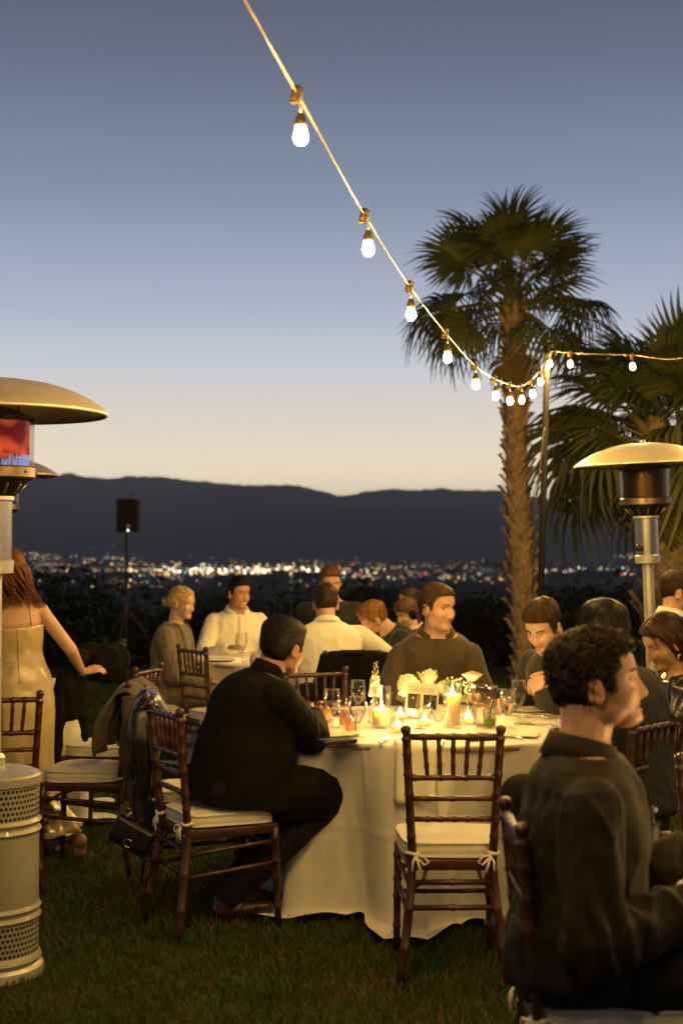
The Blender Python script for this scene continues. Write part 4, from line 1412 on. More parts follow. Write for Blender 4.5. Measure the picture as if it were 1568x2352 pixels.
def hair_profile(style, P):
    """mask (0..1) and thickness for every head point P (.., 3)"""
    x, y, z = P[..., 0], P[..., 1], P[..., 2]
    yy = y
    if style in ('short', 'fade', 'slick', 'curly', 'boy'):
        nape = {'short': -0.075, 'fade': -0.070, 'slick': -0.085, 'curly': -0.112, 'boy': -0.085}[style]
        side = -0.022 if style in ('slick', 'curly') else -0.010
        zl = np.interp(yy, [-0.115, -0.060, -0.040, -0.030, -0.004, 0.006, 0.022, 0.032, 0.046, 0.062, 0.085],
                       [nape, nape + .006, nape + 0.02, 0.012, 0.018, side, side + .004, 0.026, 0.050, 0.060, 0.066])
        if style == 'boy': zl = np.where(yy > 0.04, zl - 0.022, zl)
        m = sstep(zl - 0.005, zl + 0.008, z)
        topw = sstep(0.035, 0.085, z)
        if style == 'fade': th = 0.0022 + 0.009 * topw + 0.003 * topw * sstep(0.02, 0.08, y)
        elif style == 'short': th = 0.006 + 0.014 * topw + 0.006 * topw * sstep(0.0, 0.08, y)
        elif style == 'slick': th = 0.010 + 0.016 * topw + 0.006 * sstep(0.0, -0.08, y)
        elif style == 'boy': th = 0.014 + 0.012 * topw
        else: th = 0.006 + 0.012 * topw + 0.010 * sstep(-0.02, -0.09, y)
    else:
        zl = np.interp(yy, [-0.05, -0.012, 0.004, 0.020, 0.040, 0.060, 0.085], [-0.10, -0.09, -0.045, 0.012, 0.042, 0.060, 0.070])
        if style == 'bun': zl = np.interp(yy, [-0.115, -0.05, -0.030, 0.0, 0.012, 0.030, 0.050, 0.085], [-0.070, -0.058, 0.0, 0.014, -0.01, 0.030, 0.056, 0.070])
        m = sstep(zl - 0.005, zl + 0.008, z)
        th = (0.009 if style == 'bun' else 0.015) + 0.006 * sstep(0.04, 0.10, z)
        part = np.exp(-(x / 0.006) ** 2) * sstep(0.06, 0.10, z) * sstep(-0.03, 0.02, y)
        th = th - 0.006 * part
    return m, th

def make_hair(head, style, m, parent, seed=0, n_strand=700, extra=None, hat=1.0):
    r = np.random.default_rng(seed)
    mask, th = hair_profile(style, head.p)
    th = th * hat
    q = head.d.reshape(-1, 3)
    nz = {'curly': (0.007, 55), 'slick': (0.002, 40), 'boy': (0.004, 50)}.get(style, (0.0022, 50))
    wob = (waves(q * 0.1, seed + 5, nz[1] * 2.2, 6) * nz[0]).reshape(mask.shape)
    rad = head.r + np.where(mask > 0.02, mask * (th + wob) - (1 - mask) * 0.007, -0.012)
    P = head.d * rad[..., None]
    # leave the displaced face features to the head itself
    P = np.where((mask > 0.02)[..., None], P + (head.p - head.d * head.r[..., None]), head.p * 0.93)
    mb = MB()
    mb.add([head.M @ Vector(v) for v in P.reshape(-1, 3)], HEAD_F)
    # strands
    idx = np.argwhere(mask > 0.35)
    if n_strand and len(idx):
        pick = idx[r.integers(0, len(idx), n_strand)]
        d0 = head.d[pick[:, 0], pick[:, 1]] + r.normal(0, 0.02, (n_strand, 3))
        d0 /= np.linalg.norm(d0, axis=1, keepdims=True)
        rh = head.r + th * np.clip(mask, 0.25, 1) + wob * 0.7
        K = 7
        L = {'curly': 0.045, 'slick': 0.075, 'short': 0.026, 'fade': 0.012, 'boy': 0.06, 'bun': 0.08}.get(style, 0.10)
        L = L * r.uniform(0.6, 1.3, n_strand)
        crown = np.array([0, -0.05, 0.105])
        pts = []
        p = d0 * head.radius(d0, rh)[:, None]
        phs = r.uniform(0, 6.28, n_strand)
        for k in range(K):
            pts.append(p.copy())
            if style in ('short', 'fade', 'boy'):
                f = p - crown; f[:, 1] += np.where(p[:, 2] > 0.06, 0.04, 0); f[:, 2] -= 0.03
                if style != 'boy':
                    fr_ = p[:, 1] > 0.045; f[fr_, 2] += 0.16; f[fr_, 1] -= 0.02; f[fr_, 0] += 0.03 * np.sin(phs[fr_])
            elif style in ('slick',):
                f = np.stack([p[:, 0] * 0.1 , -1 + 0 * p[:, 0], -0.35 + 0 * p[:, 0]], 1)
            elif style == 'bun':
                f = np.array([0, -0.11, -0.005]) - p
            elif style == 'curly':
                f = r.normal(0, 1, p.shape) + np.stack([np.cos(phs + k * 1.6), np.sin(phs + k * 1.6), np.cos(phs * 2 + k * 1.6)], 1) * 2.2
            else:
                f = np.stack([np.sign(p[:, 0]) * 0.5 * (np.abs(p[:, 0]) < 0.05), -0.25 + 0 * p[:, 0], -1 + 0 * p[:, 0]], 1)
            d = p / np.linalg.norm(p, axis=1, keepdims=True)
            f = f - d * (f * d).sum(1, keepdims=True)
            f /= np.linalg.norm(f, axis=1, keepdims=True) + 1e-9
            p = p + f * (L / K)[:, None]
            d = p / np.linalg.norm(p, axis=1, keepdims=True)
            lift = 0.001 + (r.random(n_strand) < 0.08) * 0.006 * (k / K) + (0.004 if style in ('curly', 'boy', 'short') else 0.0015) * (k / K) * r.uniform(0.3, 1.5, n_strand)
            if style == 'curly': lift = lift + 0.006 * np.abs(np.sin(phs + k * 1.1))
            p = d * (head.radius(d, rh) + lift)[:, None]
        pts = np.stack(pts, 1)                                   # N,K,3
        w = (0.0022 if style == 'curly' else 0.0014)
        for s in range(n_strand):
            row = [Vector(v) for v in pts[s]]
            t = (row[-1] - row[0]); n_ = row[0].normalized(); sd = t.cross(n_)
            if sd.length < 1e-6: continue
            sd.normalize()
            A = [head.M @ (v + sd * w * (1 - 0.8 * (i / (K - 1)) ** 2)) for i, v in enumerate(row)]
            B = [head.M @ (v - sd * w * (1 - 0.8 * (i / (K - 1)) ** 2)) for i, v in enumerate(row)]
            mb.sheet([A, B], 1 if s % 2 else 0)
    if extra: extra(mb, head, r)
    return mb.build('hair', [m, lighter(m)], parent)

def lighter(m):
    c = [n for n in m.node_tree.nodes if n.type == 'VALTORGB'][0].color_ramp.elements[1].color
    return mat(m.name + '_strand', (c[0] * 1.45, c[1] * 1.4, c[2] * 1.35), 0.5, vary=0.4, scale=40, spec=0.2)

def lock(mb, pts, r0, n=7, wave=0.0, freq=9.0, ph=0.0, flat=0.6):
    P = smooth_path([Vector(p) for p in pts], 5)
    out, rad = [], []
    for i, p in enumerate(P):
        t = i / (len(P) - 1)
        out.append(p + Vector((math.cos(ph + freq * t * 3), math.sin(ph + freq * t * 3), 0)) * wave * min(1, t * 2.5))
        rad.append(max(r0 * (0.7 + 0.6 * math.sin(math.pi * min(1, t * 1.1))) * (1 - 0.75 * t ** 3), 0.0012))
    mb.tube(out, rad, n, True, 0, flat)

# -------------------------------------------------------------- hands
def hand_prims(mb, M, curl=0.35, spread=0.10, thumb=0.5, side=1, curls=None, size=1.0):
    """M: wrist frame, +y along the fingers, +z back of the hand; SIDE=+1 puts the thumb on -x ... palm, four fingers, thumb"""
    S = Matrix.Scale(size, 4)
    def c(p): return M @ S @ Vector(p)
    cap = lambda a, b, r0, r1: mb.capsule(c(a), c(b), r0 * size, r1 * size, 10)
    cap((0, -0.012, 0), (0, 0.020, 0), 0.022, 0.023)
    for fx in (-0.028, -0.010, 0.009, 0.027):
        cap((fx * 0.55, 0.010, 0), (fx, 0.080 - abs(fx) * 0.25, 0.001), 0.0145, 0.0115)
    L = [0.072, 0.080, 0.075, 0.058]
    for i in range(4):
        fx = -side * (-0.028 + 0.0185 * i)          # index next to the thumb
        fx = side * (-0.028 + 0.0185 * i)
        a = Vector((fx, 0.080 - abs(fx) * 0.25, 0.001))
        ang = 0.0
        cu = (curls[i] if curls else curl)
        sp = side * spread * (-1.2 + 0.8 * i)
        r_ = 0.0093 if i < 3 else 0.0080
        for j, f in enumerate((0.46, 0.31, 0.23)):
            ang += cu * (0.9, 1.15, 0.8)[j]
            d = Vector((math.sin(sp) * math.cos(ang), math.cos(sp) * math.cos(ang), -math.sin(ang)))
            b = a + d * (L[i] * f)
            cap(a, b, r_ - 0.0006 * j, r_ - 0.0006 * (j + 1))
            a = b
    a = Vector((-side * 0.020, 0.016, -0.006))
    d = Vector((-side * 0.75, 0.60, -0.25)).normalized()
    b = a + d * 0.042; cap(a, b, 0.0145, 0.0115)
    d2 = (d + Vector((side * 0.55 * thumb, 0.6, -0.35 * thumb))).normalized()
    e = b + d2 * 0.032; cap(b, e, 0.0112, 0.0100)
    d3 = (d2 + Vector((side * 0.45 * thumb, 0.2, -0.1))).normalized()
    cap(e, e + d3 * 0.024, 0.0100, 0.0082)

def ik(S, W, L1, L2, pole):
    d = W - S
    D = min(d.length, (L1 + L2) * 0.995)
    u = d.normalized()
    W = S + u * D
    a = (L1 * L1 - L2 * L2 + D * D) / (2 * D)
    h = math.sqrt(max(L1 * L1 - a * a, 0))
    p = Vector(pole); p = (p - u * p.dot(u))
    p = p.normalized() if p.length > 1e-6 else u.orthogonal().normalized()
    return S + u * a + p * h, W

SKIN = {}
def skin(name, c):
    return mat('skin_' + name, c, 0.45, vary=0.10, scale=18, bump=0.08, bscale=220, sub=0.08, sub_s=0.008, spec=0.4)
HAIRM = lambda name, c, c2=None: mat('hair_' + name, c, 0.5, vary=0.5, scale=60, stretch=(1, 1, 0.3), spec=0.18, color2=c2)
CLOTH = lambda name, c, **k: mat('cloth_' + name, c, k.get('rough', 0.85), vary=k.get('vary', 0.12), scale=k.get('scale', 25), bump=k.get('bump', 0.06), bscale=k.get('bscale', 260), sheen=k.get('sheen', 0.15), spec=k.get('spec', 0.3))

SPEC_M = [(-0.075, .140, .120), (-0.03, .172, .135), (0.03, .172, .130), (0.10, .164, .122), (0.19, .156, .116), (0.28, .168, .120), (0.36, .180, .116), (0.42, .172, .100), (0.462, .135, .084), (0.492, .085, .070), (0.512, .063, .065), (0.545, .058, .063), (0.58, .056, .061)]
SPEC_F = [(-0.075, .145, .120), (-0.03, .178, .130), (0.03, .172, .122), (0.10, .145, .104), (0.18, .128, .094), (0.27, .140, .108), (0.34, .148, .112), (0.40, .146, .090), (0.445, .112, .074), (0.478, .066, .058), (0.500, .049, .052), (0.54, .046, .050), (0.58, .045, .050)]

class Person:
    pass

def person(label, loc, yaw, skin_m, hair, top=None, bottom=None, shoes=None, pose='sit', scale=1.0, lean=8, side=0, twist=0, head_rot=(0, 0, 0),
           head_off=(0, 0, 0), wl=None, wr=None, pole_l=None, pole_r=None, hands='rest', female=False, fat=0.0, voxel=0.007, face=True, wide=1.0, collar=None, group=None,
           seed=1, head_kw=None, top_loose=0.014, sleeve=1.0, knees=None, feet=None, hand_l=None, hand_r=None, cat='person', neck_z=0.488, eyes='open', seat=0.0, wrinkle=0.0045, head_size=1.0, top_low=0.03, brows=True, mouth=True, top_name='shirt', sh_drop=0.0):
    """builds one person facing local +Y; body one continuous mesh, clothes, hair and features its children"""
    spec = SPEC_F if female else SPEC_M
    r = random.Random(seed)
    hz = (0.575 if pose == 'sit' else 0.93) + seat
    base = Vector((0, 0, hz))
    # spine, bending forward progressively
    def frame(s):
        t = max(0, min(1, (s + 0.07) / 0.6))
        w = 0.45 + 0.9 * t
        return RAD(lean) * w, RAD(side) * w, RAD(twist) * t
    pts = {}
    cur = base + Vector((0, 0, -0.075)); prev = -0.075
    rings = []
    for (s, rx, ry) in spec:
        a, b, tw = frame(s)
        dirv = Vector((math.sin(b), math.sin(a) * math.cos(b), math.cos(a) * math.cos(b)))
        cur = cur + dirv * (s - prev); prev = s
        ydir = Vector((0, math.cos(a), -math.sin(a)))
        xdir = ydir.cross(dirv).normalized()
        Rz = Matrix.Rotation(tw, 3, dirv)
        xdir, ydir = Rz @ xdir, Rz @ ydir
        kk = 1 - max(0, min(1, (s - 0.41) / 0.075))
        rings.append((s, cur.copy(), xdir, ydir, rx * (1 + (wide - 1) * kk), ry * (1 + fat * kk), dirv))
    def ring_at(s):
        if s < rings[0][0]: return rings[0]
        for i in range(len(rings) - 1):
            if rings[i][0] <= s <= rings[i + 1][0]:
                u = (s - rings[i][0]) / (rings[i + 1][0] - rings[i][0])
                A, B = rings[i], rings[i + 1]
                return (s, A[1].lerp(B[1], u), A[2].lerp(B[2], u).normalized(), A[3].lerp(B[3], u).normalized(), A[4] + (B[4] - A[4]) * u, A[5] + (B[5] - A[5]) * u, A[6])
        return rings[-1]
    sh = ring_at(0.405 if not female else 0.392)
    sw = (0.168 if not female else 0.143) * wide
    S = {k: sh[1] + sh[2] * (k * sw) - Vector((0, 0, sh_drop)) for k in (-1, 1)}
    nk = rings[-1]
    neck_top = nk[1]
    # arms
    L1, L2 = (0.295, 0.265) if not female else (0.275, 0.245)
    wl = Vector(wl) if wl is not None else base + Vector((-0.16, 0.40, 0.24))
    wr = Vector(wr) if wr is not None else base + Vector((0.16, 0.40, 0.24))
    El, Wl = ik(S[-1], wl, L1, L2, pole_l or (-0.7, -0.2, -1))
    Er, Wr = ik(S[1], wr, L1, L2, pole_r or (0.7, -0.2, -1))
    # head
    HM = Matrix.Translation(neck_top + rings[-1][6] * 0.048 + rings[-1][3] * 0.026 + Vector(head_off)) @ \
        Matrix.Rotation(RAD(head_rot[0]), 4, 'Z') @ Matrix.Rotation(RAD(-head_rot[1]), 4, 'X') @ Matrix.Rotation(RAD(head_rot[2]), 4, 'Y') @ Matrix.Scale((0.94 if female else 1.0) * head_size, 4)
    kw = dict(female=female, fat=fat * 4); kw.update(head_kw or {})
    H = Head(HM, **kw)
    mb = MB()
    mb.loft([(q[1], q[2], q[3], q[4] * 0.95, q[5] * 0.95) for q in rings[:-1]] + [(neck_top + rings[-1][6] * 0.02, rings[-1][2], rings[-1][3], rings[-1][4], rings[-1][5])], 28)
    mb.capsule(rings[-3][1], HM @ Vector((0, -0.022, -0.035)), rings[-3][4] * 1.0, 0.052)
    H.add_to(mb)
    g = 0.86 if female else 1.0
    arm = [(S[-1], El, Wl, hand_l, -1), (S[1], Er, Wr, hand_r, 1)]
    for s_, e_, w_, h_, sd in arm:
        mb.capsule(s_, e_, 0.052 * g, 0.041 * g)
        mb.capsule(e_, w_, 0.041 * g, 0.026 * g)
        mb.capsule(s_ - rings[7][2] * sd * 0.05 + Vector((0, 0, .0)), s_, 0.055 * g, 0.056 * g)
        y = (w_ - e_).normalized()
        spec_h = h_ or {}
        yd = Vector(spec_h.get('dir', y)).normalized()
        zd = Vector(spec_h.get('back', (0, 0, 1)))
        zd = (zd - yd * zd.dot(yd)).normalized()
        xd = yd.cross(zd)
        M = Matrix((xd, yd, zd)).transposed().to_4x4(); M.translation = w_ + yd * 0.012
        hand_prims(mb, M, spec_h.get('curl', 0.4), spec_h.get('spread', 0.08), spec_h.get('thumb', 0.6), side=sd, curls=spec_h.get('curls'), size=(0.9 if female else 1.0))
    # legs
    if pose == 'sit':
        K = knees or [(-0.12, 0.44, hz - 0.02), (0.12, 0.44, hz - 0.02)]
        A = feet or [(-0.13, 0.40, 0.095), (0.13, 0.40, 0.095)]
    else:
        K = knees or [(-0.085, 0.02, 0.50), (0.085, 0.03, 0.50)]
        A = feet or [(-0.085, -0.02, 0.085), (0.085, 0.0, 0.085)]
    K = [Vector(k) for k in K]; A = [Vector(a) for a in A]
    hips = [base + Vector((-0.088, 0.02, -0.01)), base + Vector((0.088, 0.02, -0.01))]
    for i in range(2):
        mb.capsule(hips[i], K[i], 0.084, 0.058)
        mb.capsule(K[i], A[i], 0.055, 0.037)
        fd = Vector((0.02 * (1 if i else -1), 0.15, 0)) if True else None
        mb.capsule(A[i] + Vector((0, -0.02, -0.045)), A[i] + fd + Vector((0, 0, -0.055)), 0.036, 0.030)
    me = remesh(mb, voxel, 2, 0.4)
    root = mesh_obj(me, 'person', skin_m)
    root.location = loc; root.rotation_euler = (0, 0, yaw); root.scale = (scale,) * 3
    tag(root, label, cat, group)

    def wrinkles(me, amp, sd, arms=True):
        co, no = get_co(me), get_no(me)
        w = waves(co, sd, 26, 5, (1, 1, 0.7)); w2 = waves(co, sd + 9, 60, 5, (1, 1, 0.8)); w3 = waves(co, sd + 17, 9, 4)
        f = 1 - np.abs(w)                          # ridged folds
        dsp = amp * (1.2 * f ** 2 - 0.5) + amp * 0.35 * w2 + amp * 1.2 * w3
        if arms:                                   # bunching round the elbows, spirals on the sleeves
            for s_, e_, w_, h_, sd_ in arm:
                for c, rad_, am in ((e_, 0.11, 1.6), (w_, 0.07, 1.0), (s_.lerp(e_, .25), 0.09, 0.9)):
                    ax = (w_ - e_).normalized() if c is not s_ else (e_ - s_).normalized()
                    q = co - np.array(c)
                    dd = np.linalg.norm(q, axis=1)
                    along_ = q @ np.array(ax)
                    dsp += amp * 0.6 * am * np.exp(-(dd / rad_) ** 2) * np.sin(along_ * 105 + 3.5 * w + 2.5 * w3)
        dsp *= np.clip((ring_at(0.49)[1].z - co[:, 2]) / 0.09, 0.06, 1)
        set_co(me, co + no * dsp[:, None])

    def garment(name, m, infl, lo, hi, sleeves, legs=False, amp=wrinkle, extra=None, vox=None, sd=0, flare=0.0):
        mb = MB()
        if hi is not None:
            rr = []
            k = 26
            for i in range(k):
                s = lo + (hi - lo) * i / (k - 1)
                q = ring_at(s)
                fl = infl * (1.0 if s < 0.44 else max(0.55, 1 - (s - 0.44) * 9)) + flare * max(0, (0.15 - s))
                rr.append((q[1], q[2], q[3], q[4] + fl, q[5] + fl))
            mb.loft(rr, 32)
        if sleeves:
            for s_, e_, w_, h_, sd_ in arm:
                end = e_.lerp(w_, max(0.0, (sleeves - 0.5) * 2)) if sleeves > 0.5 else s_.lerp(e_, sleeves * 2)
                mb.capsule(s_ - sh[2] * sd_ * 0.06, s_, 0.054 * g + infl, 0.054 * g + infl * 0.9)
                if sleeves > 0.5:
                    mb.capsule(s_, e_, 0.055 * g + infl, 0.045 * g + infl)
                    mb.capsule(e_, end, 0.045 * g + infl * 1.1, 0.032 * g + infl * 0.75)
                    mb.ellipsoid(e_, (0.049 * g + infl * 1.1,) * 3)
                else:
                    mb.capsule(s_, end, 0.055 * g + infl, 0.050 * g + infl)
        if legs:
            q = ring_at(0.0)
            mb.loft([(ring_at(s)[1], ring_at(s)[2], ring_at(s)[3], ring_at(s)[4] + infl + .009, ring_at(s)[5] + infl + .009) for s in (-0.072, -0.03, 0.02, 0.07, 0.085)], 28)
            for i in range(2):
                mb.capsule(hips[i], K[i], 0.088 + infl, 0.062 + infl)
                mb.capsule(K[i], A[i] + Vector((0, 0, 0.0)), 0.060 + infl, 0.044 + infl)
        if extra: extra(mb)
        me = remesh(mb, vox or max(voxel, 0.006), 4, 0.5)
        wrinkles(me, amp, seed * 13 + sd, bool(sleeves))
        return mesh_obj(me, name, m, root)

    P = Person()
    P.root, P.S, P.E, P.W, P.H, P.HM, P.ring_at, P.base, P.garment, P.K, P.A, P.arm = root, S, (El, Er), (Wl, Wr), H, HM, ring_at, base, garment, K, A, arm
    if bottom: garment('trousers', bottom, 0.012, 0, None, 0, True, wrinkle * 0.9, sd=3)
    if top: garment(top_name, top, top_loose, top_low, neck_z, sleeve, False, wrinkle, sd=1)
    if shoes:
        for i in range(2):
            mb = MB(); f = Vector((0.02 * (1 if i else -1), 0.165, 0))
            mb.capsule(A[i] + Vector((0, -0.03, -0.05)), A[i] + f + Vector((0, 0, -0.057)), 0.043, 0.036)
            mb.capsule(A[i] + Vector((0, -0.02, -0.03)), A[i] + Vector((0, 0.01, 0.0)), 0.045, 0.045)
            s_me = remesh(mb, 0.007, 2); mesh_obj(s_me, 'shoe', shoes, root)
    if collar: P.collar = make_collar(P, collar, root, **({} if not isinstance(collar, tuple) else {}))
    # hair
    if hair:
        style, hm = hair[0], hair[1]
        P.hair = make_hair(H, style, hm, root, seed, hair[2] if len(hair) > 2 else 600, hair[3] if len(hair) > 3 else None)
    if face: make_face(P, root, hair[1] if hair else None, skin_m, female, eyes, brows, mouth)
    return P

def make_collar(P, kind, root):
    """shirt collar: a stand round the neck and a leaf folded over it, open in front"""
    m, hgt, openness = kind
    q = P.ring_at(0.488); q2 = P.ring_at(0.52)
    c0, up = q[1], q[6]
    xd, yd = q2[2], q2[3]
    N = 30
    gap = RAD(openness)
    rows = [[], [], [], []]
    inner = []
    for i in range(N):
        u = i / (N - 1)
        a = math.pi / 2 + gap / 2 + (2 * math.pi - gap) * u          # pi/2 is the front
        fr = abs(u - 0.5) * 2                                          # 1 at the front ends
        rx, ry = 0.074, 0.076
        n_ = xd * math.cos(a) + yd * math.sin(a)
        dip = -0.028 * fr ** 2.5
        base = c0 + xd * (rx * 1.10 * math.cos(a)) + yd * (ry * 1.10 * math.sin(a) + 0.004) + up * (dip - 0.012)
        top = c0 + xd * (rx * math.cos(a)) + yd * (ry * math.sin(a)) + up * (hgt + dip)
        fold = top + n_ * 0.007 - up * 0.002
        leaf = top + n_ * (0.030 + 0.008 * fr) - up * (hgt * 0.95 + 0.016 + 0.036 * fr ** 3)
        rows[0].append(base); rows[1].append(top); rows[2].append(fold); rows[3].append(leaf)
    mb = MB(); mb.sheet(rows)
    return mb.build('collar', m, root, True, None, 0.0035)

def make_face(P, root, hair_m, skin_m, female, eyes, brows, mouth):
    H = P.H
    white = mat('eye_white', (0.75, 0.72, 0.66), 0.2, vary=0.03)
    iris = mat('eye_iris', (0.02, 0.012, 0.008), 0.1, vary=0.2)
    for s in (-1, 1):
        x0 = s * 0.0315
        y0 = H.surf_y(x0, -0.001)
        c = Vector((x0, y0 - 0.0098, -0.001))
        if eyes == 'open':
            mb = MB(); mb.ellipsoid(H.M @ c, (0.0122,) * 3, 12, 8); e = mb.build('eye', white, root)
            mb = MB(); M = H.M.to_3x3(); mb.ellipsoid(H.M @ (c + Vector((0.0012, 0.0083, 0.0))), (0.0064, 0.0050, 0.0064), 10, 6, M); mb.build('iris', iris, e)
        # lids: a skin fold over the upper part of the eye with a lash line
        mb = MB(); rows = []
        for j in range(5):
            row = []
            for i in range(9):
                t = -1 + 2 * i / 8
                zz = ((0.0015 if eyes == 'open' else -0.004) + 0.0055 * (1 - t * t)) if j == 0 else None
                top = 0.0125 - 0.004 * t * t
                z = (zz if j == 0 else ((0.0015 if eyes == 'open' else -0.004) + 0.0055 * (1 - t * t)) * (1 - j / 4) + top * (j / 4))
                x = x0 + t * 0.0150
                out = math.sqrt(max(0.0133 ** 2 - (t * 0.0130) ** 2 - (z) ** 2 * 0.9, 0.00002))
                ysurf = H.surf_y(x, z)
                y = max(c.y + out, ysurf - 0.001) if j < 4 else ysurf - 0.0015
                row.append(H.M @ Vector((x, y, z)))
            rows.append(row)
        mb.sheet(rows); mb.build('eyelid', skin_m, root)
        mb = MB(); mb.tube([p + (H.M.to_3x3() @ Vector((0, 0.0006, 0))) for p in rows[0]], [0.0005] + [0.0017 if female else 0.0013] * 7 + [0.0005], 5); mb.build('lashes', iris, root)
        if brows and hair_m:
            mb = MB()
            pts = [(0.013, 0.0175), (0.020, 0.0200), (0.030, 0.0220), (0.039, 0.0215), (0.047, 0.0170)]
            P3 = [H.on(s * px, pz + (0.002 if female else 0), 0.0008) for px, pz in pts]
            w = 0.0021 if female else 0.0034
            mb.tube(smooth_path(P3, 3), [w * (0.7 + 0.5 * math.sin(i / 12 * math.pi)) * (1 - 0.5 * (i / 12) ** 3) for i in range(13)], 6, True, 0, 0.6)
            mb.build('eyebrow', hair_m, root)
    if mouth == 'smile':
        mb = MB(); rows = []
        for zc in (-0.0665, -0.0745):
            rows.append([H.on(-0.021 + 0.0042 * i, zc + 0.005 * (abs(i - 5) / 5) ** 2 * (1.0 if zc < -0.07 else 0.7), 0.0022) for i in range(11)])
        mb.sheet(rows); mb.build('teeth', mat('tooth_enamel', (0.78, 0.74, 0.66), 0.25, vary=0.03), root)
    if mouth:
        lipm = mat('lip_rose' if female else 'lip_plain', (0.42, 0.14, 0.11) if female else (0.46, 0.20, 0.15), 0.35, vary=0.08, spec=0.5)
        mb = MB()
        for zc, h, w in (((-0.0645, 0.0030, 0.024), (-0.0785, 0.0036, 0.022)) if mouth == 'smile' else ((-0.0662, 0.0040, 0.022), (-0.0768, 0.0046, 0.020))):
            rows = []
            for j in range(4):
                rows.append([])
                for i in range(11):
                    t = -1 + 2 * i / 10
                    z = zc + (j / 3 - 0.5) * 2 * h * (1 - t * t) ** 0.6 - 0.0012 * (1 - t * t) * (1 if zc > -0.07 else -0.5)
                    z = z + (-0.0712 - zc) * abs(t) ** 4 + (0.0055 * t * t if mouth == 'smile' else 0)
                    x = t * w
                    rows[-1].append(H.on(x, z, 0.0016))
            mb.sheet(rows)
        mb.build('lips', lipm, root)
        if mouth == 'smile': return
        mb = MB(); mb.tube([H.on(-0.022 + 0.0044 * i, -0.0712 + 0.0008 * abs(i - 5) / 5, 0.0002) for i in range(11)], [0.0004] + [0.0011] * 9 + [0.0004], 5); mb.build('mouth_line', mat('mouth_dark', (0.05, 0.015, 0.012), 0.6), root)

# ================================================================ the guests
FAIR = skin('fair', (0.52, 0.31, 0.21)); TAN = skin('tan', (0.43, 0.235, 0.145)); OLIVE = skin('olive', (0.40, 0.225, 0.135)); PALE = skin('pale', (0.56, 0.355, 0.25))
H_BLACK = HAIRM('black', (0.008, 0.006, 0.005)); H_DARK = HAIRM('dark_brown', (0.030, 0.016, 0.008)); H_BROWN = HAIRM('brown', (0.085, 0.042, 0.018))
H_AUBURN = HAIRM('auburn', (0.13, 0.05, 0.018)); H_BLONDE = HAIRM('blonde', (0.42, 0.27, 0.11)); H_SANDY = HAIRM('sandy', (0.16, 0.075, 0.028)); H_LIGHT = HAIRM('light_brown', (0.10, 0.055, 0.025))
WHITE = CLOTH('white_shirt', (0.74, 0.71, 0.63), vary=0.04); CHARCOAL = CLOTH('charcoal', (0.015, 0.014, 0.012), sheen=0.05); BLACKC = CLOTH('black', (0.005, 0.005, 0.005), sheen=0.02); OLIVE_C = CLOTH('olive_black', (0.015, 0.0125, 0.007), sheen=0.02)
TAUPE = CLOTH('taupe', (0.16, 0.135, 0.09)); BROWNC = CLOTH('brown_polo', (0.062, 0.047, 0.029)); NAVY = CLOTH('navy', (0.012, 0.015, 0.017)); GREYC = CLOTH('dark_grey', (0.032, 0.028, 0.024)); TROUSER = CLOTH('dark_trousers', (0.012, 0.011, 0.010))
SATIN = mat('champagne_satin', (0.50, 0.40, 0.20), 0.26, vary=0.05, scale=8, bump=0.02, bscale=200, sheen=0.2, spec=0.9)
LEATHER = mat('black_leather', (0.010, 0.010, 0.010), 0.30, vary=0.3, scale=20, bump=0.12, bscale=120, spec=0.6)
SHOE = mat('black_shoe', (0.012, 0.009, 0.007), 0.3, vary=0.2); BROWN_SHOE = mat('brown_shoe', (0.035, 0.013, 0.006), 0.25, vary=0.2, coat=0.3); TAN_SHOE = mat('tan_heel', (0.30, 0.17, 0.09), 0.5, vary=0.15)

def face_yaw(fx, fy): return math.atan2(-fx, fy)
def to_local(loc, yaw, scale, w):
    v = (Vector(w) - Vector(loc)) / scale
    return Matrix.Rotation(-yaw, 3, 'Z') @ v
def local_dir(yaw, d): return Matrix.Rotation(-yaw, 3, 'Z') @ Vector(d)

def seated(label, xy, fwd, scale=1.0, wl=None, wr=None, hl=None, hr=None, z=0.0, **k):
    loc = (xy[0], xy[1], z); yaw = face_yaw(*fwd)
    if wl is not None: k['wl'] = to_local(loc, yaw, scale, wl)
    if wr is not None: k['wr'] = to_local(loc, yaw, scale, wr)
    for nm, h in (('hand_l', hl), ('hand_r', hr)):
        if h:
            h = dict(h)
            if 'dir' in h: h['dir'] = local_dir(yaw, h['dir'])
            if 'back' in h: h['back'] = local_dir(yaw, h['back'])
            k[nm] = h
    return person(label, loc, yaw, scale=scale, **k)

def lapels(P, m, spread=0.035, top=0.49, low=0.18, width=0.05):
    """a notched lapel on each side of the chest"""
    for s in (-1, 1):
        mb = MB(); rows = []
        n = 9
        for i in range(n):
            t = i / (n - 1)
            q = P.ring_at(top - (top - low) * t)
            cx = s * (0.050 * (1 - t) ** 0.8 + 0.006)
            wd = width * (0.55 + 0.9 * t) * (1 - t ** 3) + 0.003
            if 0.30 < t < 0.36: wd *= 0.8
            a = lambda x: q[1] + q[2] * x + q[3] * ((q[5] + 0.026) * math.sqrt(max(0.05, 1 - (x / (q[4] + 0.03)) ** 2)) + 0.004)
            rows.append([a(cx), a(cx + s * wd * .5) + q[3] * 0.006, a(cx + s * wd)])
        mb.sheet(rows); mb.build('lapel', m, P.root, True, None, 0.004)

